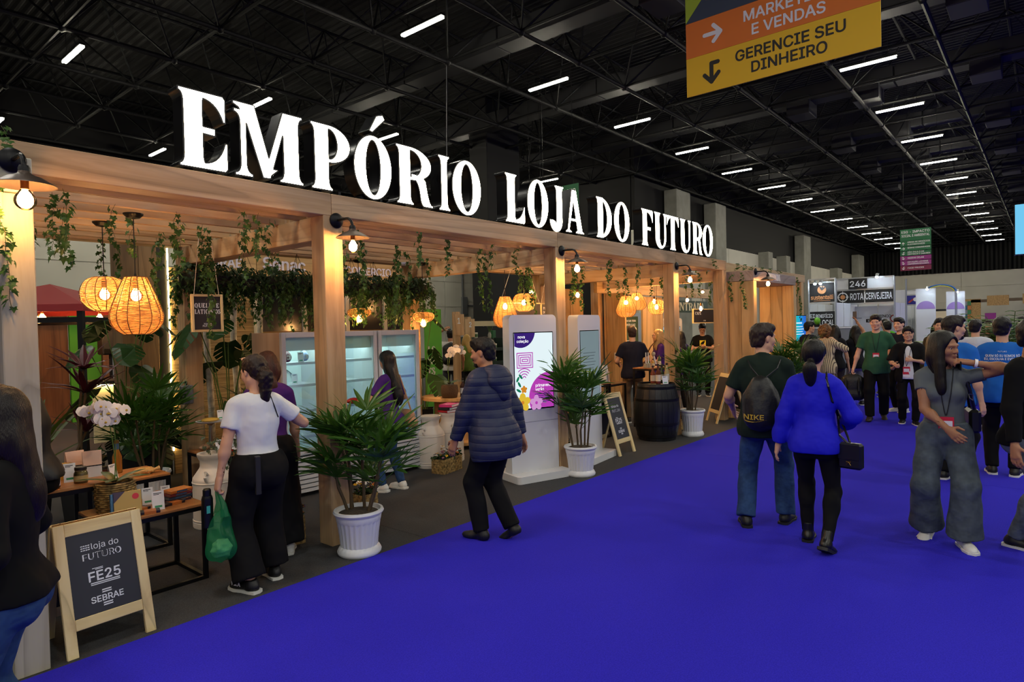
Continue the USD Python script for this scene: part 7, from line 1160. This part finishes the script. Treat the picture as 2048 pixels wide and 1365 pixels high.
ub = thing('shoulder_bag', 'black leather bag under the arm of the woman in grey t-shirt', 'bag'); c = on(p, -.12, .21, .10); m = box(c[0]-.13, c[0]+.13, c[1]-.04, c[1]+.04, c[2]-.09, c[2]+.09, .02); part(ub, 'bag_body', (o+m[0]@R_.T, m[1]), M('black_leather'))
part(ub, 'strap', tube([W(on(p, -.02, .21, .18)), W(on(p, .05, .17, .36)), W(on(p, .03, .135, .50)), W(on(p, -.07, .15, .46)), W(on(p, -.17, .2, .18))], .013, 6), M('black_leather')); part(ub, 'buckle', tube([W(on(p, .065, .19, .28)), W(on(p, .07, .165, .30)), W(on(p, .065, .16, .33)), W(on(p, .07, .19, .33)), W(on(p, .065, .19, .28))], .004, 5), MATS['silver_clip'])
# 9 the man at the right edge
p = Person('young man in black sweater and ripped grey jeans at the edge of the picture', (5.92, .08, 0), DEG(-118), 1.73, 1.08, False, 'brown', .008, feet=[(-.20, .10, 0, .1, 0), (.14, -.16, 0, -.1, 0)], hands=[(.0, .28, .84), (.05, -.33, .85)], head=(.0, 0, 0))
p.body().top(cloth('black_sweater', '0a0a0b', .95), 1.93, .022, -.08, 'sweater', .022).legs(cloth('light_denim', '59626b', fold=.014, fs=14., var=.35), (.095, .07, .056)).shoes(shoe_b, sole_w).hair('0c0a0a', 'short', front=1)
# 10-12 people coming up the aisle
p = Person('tall man in green t-shirt with red badge carrying a backpack up the aisle', (12.60, 2.32, 0), DEG(190), 1.84, 1.06, False, 'fair', .009, feet=[(-.18, .10, .02, .1, .3), (.18, -.10, 0, -.1, 0)], hands=[(.10, .26, .95), (.05, -.34, .82)], head=(-.15, .08, .05), poles=[(-1, .5, -.5), (-1, -.5, 0)], curl=(.9, 1.2))
p.body((np.array([-.2, -1, 0]), None)).top(cloth('green_tee', '2f5a41'), .7, .014, -.14, loose=.02).legs(black_c, (.10, .08, .07)).shoes(M('brown_boot', '2b211b', .6)).hair('231812', 'crop', front=1).lanyard(.34)
w, d, n = p.hf[1]; c = np.array([12.60, 2.32, 0])+rotm(DEG(190))@(w+d*.09)
def backpack(lab, c, rz, s=1., hang=True):
    t = thing('backpack', lab, 'backpack', c, rz, s=s); nyl = M('black_nylon'); part(t, 'bag_body', Field().cap((0, -.1, -.12), (0, .1, -.12), .07, k=.04).cap((0, -.1, -.38), (0, .1, -.38), .10, k=.04).ell((0, 0, -.22), (.1, .18, .22), .05).mesh(.013), nyl, True)
    part(t, 'front_pocket', Field().cap((-.08, -.07, -.36), (-.08, .07, -.36), .06, k=.03).cap((-.07, -.06, -.25), (-.07, .06, -.25), .05, k=.05).mesh(.013), nyl, True); part(t, 'handle', tube([(0, -.04, -.06), (0, -.02, .0), (0, .02, .0), (0, .04, -.06)], .008, 6), nyl)
    for y in (-.1, .1): part(t, 'strap', tube([(.06, y, -.08), (.12, y, -.16), (.13, y, -.3), (.08, y, -.4)], .016, 6), nyl)
    part(t, 'zip', tube([(-.105, -.11, -.2), (-.11, 0, -.17), (-.105, .11, -.2)], .004, 4), M('silver_clip')); return t
backpack('black backpack carried by its handle beside the tall man in green t-shirt', c-np.array([0, 0, .01]), DEG(190))
p = Person('young man with glasses in open black shirt over white t-shirt', (12.35, 1.80, 0), DEG(188), 1.62, .96, False, 'light', .009, feet=[(.08, .10, 0, .3, 0), (-.10, -.10, 0, -.1, 0)], hands=[(.20, .07, 1.16), (.28, -.20, 1.08)], head=(-.1, .0, .05), poles=[(-.6, 1, -.6), (-1, -.6, -.6)], curl=(1.2, 1.3))
p.body((np.array([-.6, -1, 0]), np.array([-.3, 1, .2]))).top(white_c, .4, .012, -.10).lanyard(.42, x=-.03)
F0 = p.topF; p.top(black_c, .95, .03, -.16, 'overshirt', .03, label='open black short-sleeved shirt', opened=True)
p.legs(black_c, (.09, .072, .06)).shoes(shoe_b, sole_w).hair('120d0c', 'short', front=1, vol=1.1).glasses()
stripes = usdkit.material(stage, '/World/Looks/striped_linen', {'tc': ('texture_coordinate', {}), 'w': ('wave_texture', {'bands_direction': 'y', 'scale': 11., 'distortion': .6}), 'r': ('rgb_ramp', {'ramp': [(0, lin('c9b897')), (.7, lin('c9b897')), (.82, lin('5d4f45')), (1, lin('5d4f45'))]}), 'p': ('principled_bsdf', {'roughness': .85})}, [('tc.object', 'w.vector'), ('w.fac', 'r.fac'), ('r.color', 'p.base_color')], surface='p.BSDF')
p = Person('woman with curly hair in striped cream suit, hands raised to her face', (13.25, 3.30, 0), DEG(-12), 1.68, 1.15, True, 'light', .010, feet=[(.03, .1, 0, .1, 0), (-.03, -.1, 0, -.1, 0)], hands=[(.20, .06, 1.42), (.20, -.10, 1.42)], head=(-.2, .1, 0), poles=[(.3, 1, -.9), (.3, -1, -.9)], curl=(1., 1.))
p.body(face=False).top(stripes, 1.9, .02, -.14, 'jacket', .024).legs(stripes, (.105, .085, .08)).shoes(shoe_w, sole_w).hair('6b4a2c', 'curly', curl=.012)
def quick(label, x, y, face, h, topc, legc, hairc='140f0d', style='short', skin='light', fem=False, girth=1., sleeve=.7, head=(0, 0, 0), hands=None, feet=None, res=.012, lean=0., shoec=None, length=.25, poles=None, face_on=True, group=None, curl=(.5, .5)):
    p = Person(label, (x, y, 0), DEG(face), h, girth, fem, skin, res, lean, feet, hands, head, poles=poles, group=group, curl=curl)
    p.body(face=face_on).top(cloth('top_'+topc, topc), sleeve, .016, -.10, loose=.018).legs(cloth('legs_'+legc, legc), (.096, .075, .062)).shoes(shoec or shoe_b, sole_w).hair(hairc, style, length, .08 if style == 'long' else 0., front=.22 if style == 'long' else 1); return p
up = [(.22, .12, 1.30), (.22, -.12, 1.30)]; upp = [(.2, 1, -.8), (.2, -1, -.8)]
quick('man in navy t-shirt with black hair turned to the side behind the curly-haired woman', 14.9, 4.05, -30, 1.74, NAVY, '2a2c33', sleeve=.7, head=(-.5, 0, 0))
quick('woman with long black hair in dark top next to the curly-haired woman', 14.2, 3.35, 20, 1.66, '17171c', '3a3436', style='long', fem=True, head=(-.2, 0, 0))
w_ = quick('woman in black top and grey trousers lifting a phone above the crowd', 14.6, 3.05, 30, 1.64, '15161c', '8a8c90', style='long', fem=True, skin='tan', hands=[(.22, -.05, 1.12), (.26, -.12, 1.82)], poles=[(-.5, 1, -.6), (.3, -1, -.5)])
w, d, n = w_.hf[1]; q = np.array([14.6, 3.05, 0])+rotm(DEG(30))@(w+d*.1); single('phone', box(q[0]-.005, q[0]+.005, q[1]-.036, q[1]+.036, q[2]-.01, q[2]+.14, .003), M('phone_grey', '3c3f46', .3), 'phone raised above the crowd by the woman in black', 'phone')
quick('young man in navy t-shirt and black cap behind the tall man in green', 13.9, 2.15, 150, 1.78, '171a2a', BLK, head=(.2, 0, 0), skin='fair', shoec=shoe_w)
h_ = quick('stocky young man in brown patterned hoodie facing the camera beside the boy with glasses', 12.9, 1.42, 186, 1.75, '4a3d28', BLK, skin='light', girth=1.15, sleeve=1.95, res=.010)
part(h_.path, 'hood', Field().cap(h_.N-h_.fw*.06+h_.lf*.09-h_.up*.02, h_.N+h_.fw*.06+h_.lf*.05-h_.up*.08, .035, k=.04).cap(h_.N-h_.fw*.06-h_.lf*.09-h_.up*.02, h_.N+h_.fw*.06-h_.lf*.05-h_.up*.08, .035, k=.04).cap(h_.N-h_.fw*.09+h_.lf*.06, h_.N-h_.fw*.09-h_.lf*.06, .045, k=.04).mesh(.012), cloth('hood', '7a6846'), True)
inback(h_, poly(U([sg.Point(.05*i-.1, .05*(i % 2)).buffer(.03).difference(sg.Point(.05*i-.1, .05*(i % 2)).buffer(.018)) for i in range(5)]), .003), M('yellow_print'), 'front_print', .24, x=1)
b1 = quick('bearded man in bright blue t-shirt, back turned behind the woman on the phone', 8.25, .80, -22, 1.77, '1f63b8', BLK, hairc='1c120e', girth=1.15, head=(-.6, 0, 0), res=.009); b1.beard('1c120e')
b2 = quick('man in bright blue t-shirt with white and yellow lettering across the back', 8.85, .40, 2, 1.75, '1f63b8', BLK, hairc='120d0c', girth=1.2, head=(-.2, 0, 0), res=.009, face_on=False)
inback(b2, text('QUEM SÓ EU SOMOS SÓ', .024, True, .002, maxw=.30), M('print_white', 'dfe4ea'), z=.40); inback(b2, text('EU, ESCOLHA E EVOLUIR', .024, True, .002, maxw=.32), M('print_white'), z=.365); inback(b2, poly(U([sg.box(-.15, 0, .15, .016), sg.box(-.15, -.02, -.12, .016), sg.box(.12, 0, .155, .03)]), .002), M('print_yellow', 'd9d24a'), z=.32); inback(b2, text('FUTURO', .014, False, .002, maxw=.12), M('print_white'), z=.45)
quick('man in white dress shirt seen from behind in the crowd', 12.2, .88, 5, 1.72, 'c3c8d2', BLK, sleeve=1.9, face_on=False, head=(-.3, 0, 0), shoec=shoe_w)
quick('man in dark navy shirt in profile near the palms', 11.3, .18, -60, 1.75, '181a26', BLK, skin='brown', head=(0, 0, 0), girth=1.1)
quick('man in bright green t-shirt looking aside in the back of the crowd', 17.2, 2.95, 160, 1.76, '4fae2c', BLK, head=(.4, 0, 0))
quick('man in black shirt in the back of the crowd, before the lit bar', 16.2, 2.75, 30, 1.72, '141416', BLK, face_on=False)
for (x, y, f, h, c, hs, hc, lab) in ((18.5, 2.1, 170, 1.66, '1a1a1e', 'long', '140f0d', 'small woman with dark hair far down the aisle, right of the green t-shirt'), (20., 1.9, 10, 1.70, '2b2f3a', 'short', '0f0c0b', 'man in charcoal shirt far down the aisle'), (15.4, 1.35, 200, 1.62, '202024', 'long', '1a120f', 'woman in black far back beside the blue t-shirt'), (22., 2.0, 190, 1.72, '5a6a80', 'short', '17110e', 'man in grey-blue shirt at the end of the aisle'),
        (17., 1.0, 180, 1.68, 'b9b6b0', 'short', '20160f', 'man in pale shirt in the back of the crowd'), (24., 1.5, 0, 1.70, '16161a', 'short', '0e0b0a', 'man in black at the end of the aisle before the palms'), (26., .6, 180, 1.65, '6b3a3a', 'long', '2a1a12', 'woman in maroon far away under the screen'), (21., .55, 20, 1.75, '25303f', 'short', '14100e', 'man in slate shirt far back under the screen')):
    quick(lab, x, y, f, h, c, BLK, hairc=hc, style=hs, fem=hs == 'long', res=.018, face_on=False)
# in and behind the pergola
p = Person('grey-haired man in black quilted jacket behind the board column', (1.17, 5.10, 0), DEG(165), 1.67, 1.0, False, 'light', .011, lean=.1, hands=[(.3, .2, .98), (.3, -.2, .98)]); q2 = M('black_quilt', '101013', .5, bump=.0)
p.body(face=False).top(q2, 1.97, .03, -.05, 'jacket', .026, collar=True).legs(black_c).shoes(shoe_b).hair('6a655f', 'short')
p = quick('man in white t-shirt with a black backpack, hand on his head, inside the shop', 10.25, 10.45, 48, 1.76, 'd7d5d0', '3a3c42', hairc='120d0c', skin='tan', hands=[(.0, .14, 1.74), (.1, -.28, .9)], poles=[(.4, 1, .1), (-1, -.5, 0)], face_on=False)
backpack('black backpack on the back of the man in white t-shirt', np.array([10.25, 10.45, 1.46])+rotm(DEG(48))@np.array([-.20, 0, 0]), DEG(48), s=1.05)
quick('woman with long blonde hair in green top inside the shop', 10.95, 10.6, 80, 1.62, '5f7a34', '26282e', hairc='b8924e', style='long', fem=True, sleeve=1.9, face_on=False)
quick('man in navy polo shirt and beige trousers standing at the bar tables, back turned', 10.15, 5.72, 38, 1.74, '161a2c', '7d6448', hairc='2a1d15', girth=1.1, res=.010, face_on=False, hands=[(.25, .22, 1.05), (.25, -.22, 1.05)], shoec=M('brown_boot'))
p = quick('woman with blonde hair and glasses in purple shirt at the bar, in profile', 11.25, 5.75, 128, 1.66, '43206b', '17171a', hairc='b3905a', style='long', fem=True, skin='light', res=.010, length=.3, hands=[(.3, .15, 1.05), (.28, -.2, 1.0)]); p.glasses()
quick('person in purple shirt half hidden behind a pergola post', 11.9, 5.62, 60, 1.62, '43206b', '17171a', style='long', fem=True, face_on=False)
c_ = quick('man in black t-shirt with yellow square, reading his phone under the café sign', 14.85, 6.45, 205, 1.76, '0f1014', BLK, girth=1.2, hands=[(.27, .07, 1.18), (.27, -.07, 1.18)], poles=[(-.4, 1, -.6), (-.4, -1, -.6)], head=(0, .5, 0)); c_.glasses()
inback(c_, poly(U([sg.box(-.07+.02*i, -.07+.02*j, -.0499+.02*i, -.0499+.02*j).buffer(-.00001) for i in range(7) for j in range(7)]), .003), M('print_sun', 'd8cf2a'), 'front_print', .36, x=1)
w, d, n = c_.hf[0]; q = np.array([14.85, 6.45, 0])+rotm(DEG(205))@np.array([.36, 0, 1.2]); single('phone', box(q[0]-.03, q[0]+.03, q[1]-.06, q[1]+.06, q[2]-.005, q[2]+.005, .003), M('phone_black'), 'phone in the hands of the man under the café sign', 'phone')
quick('man in grey jacket filming with both hands in the food court', 5.3, 13.1, 230, 1.72, '33333a', '1a1b20', hairc='14100e', skin='tan', sleeve=1.9, hands=[(.26, .06, 1.5), (.26, -.06, 1.5)], poles=[(.2, 1, -.8), (.2, -1, -.8)])
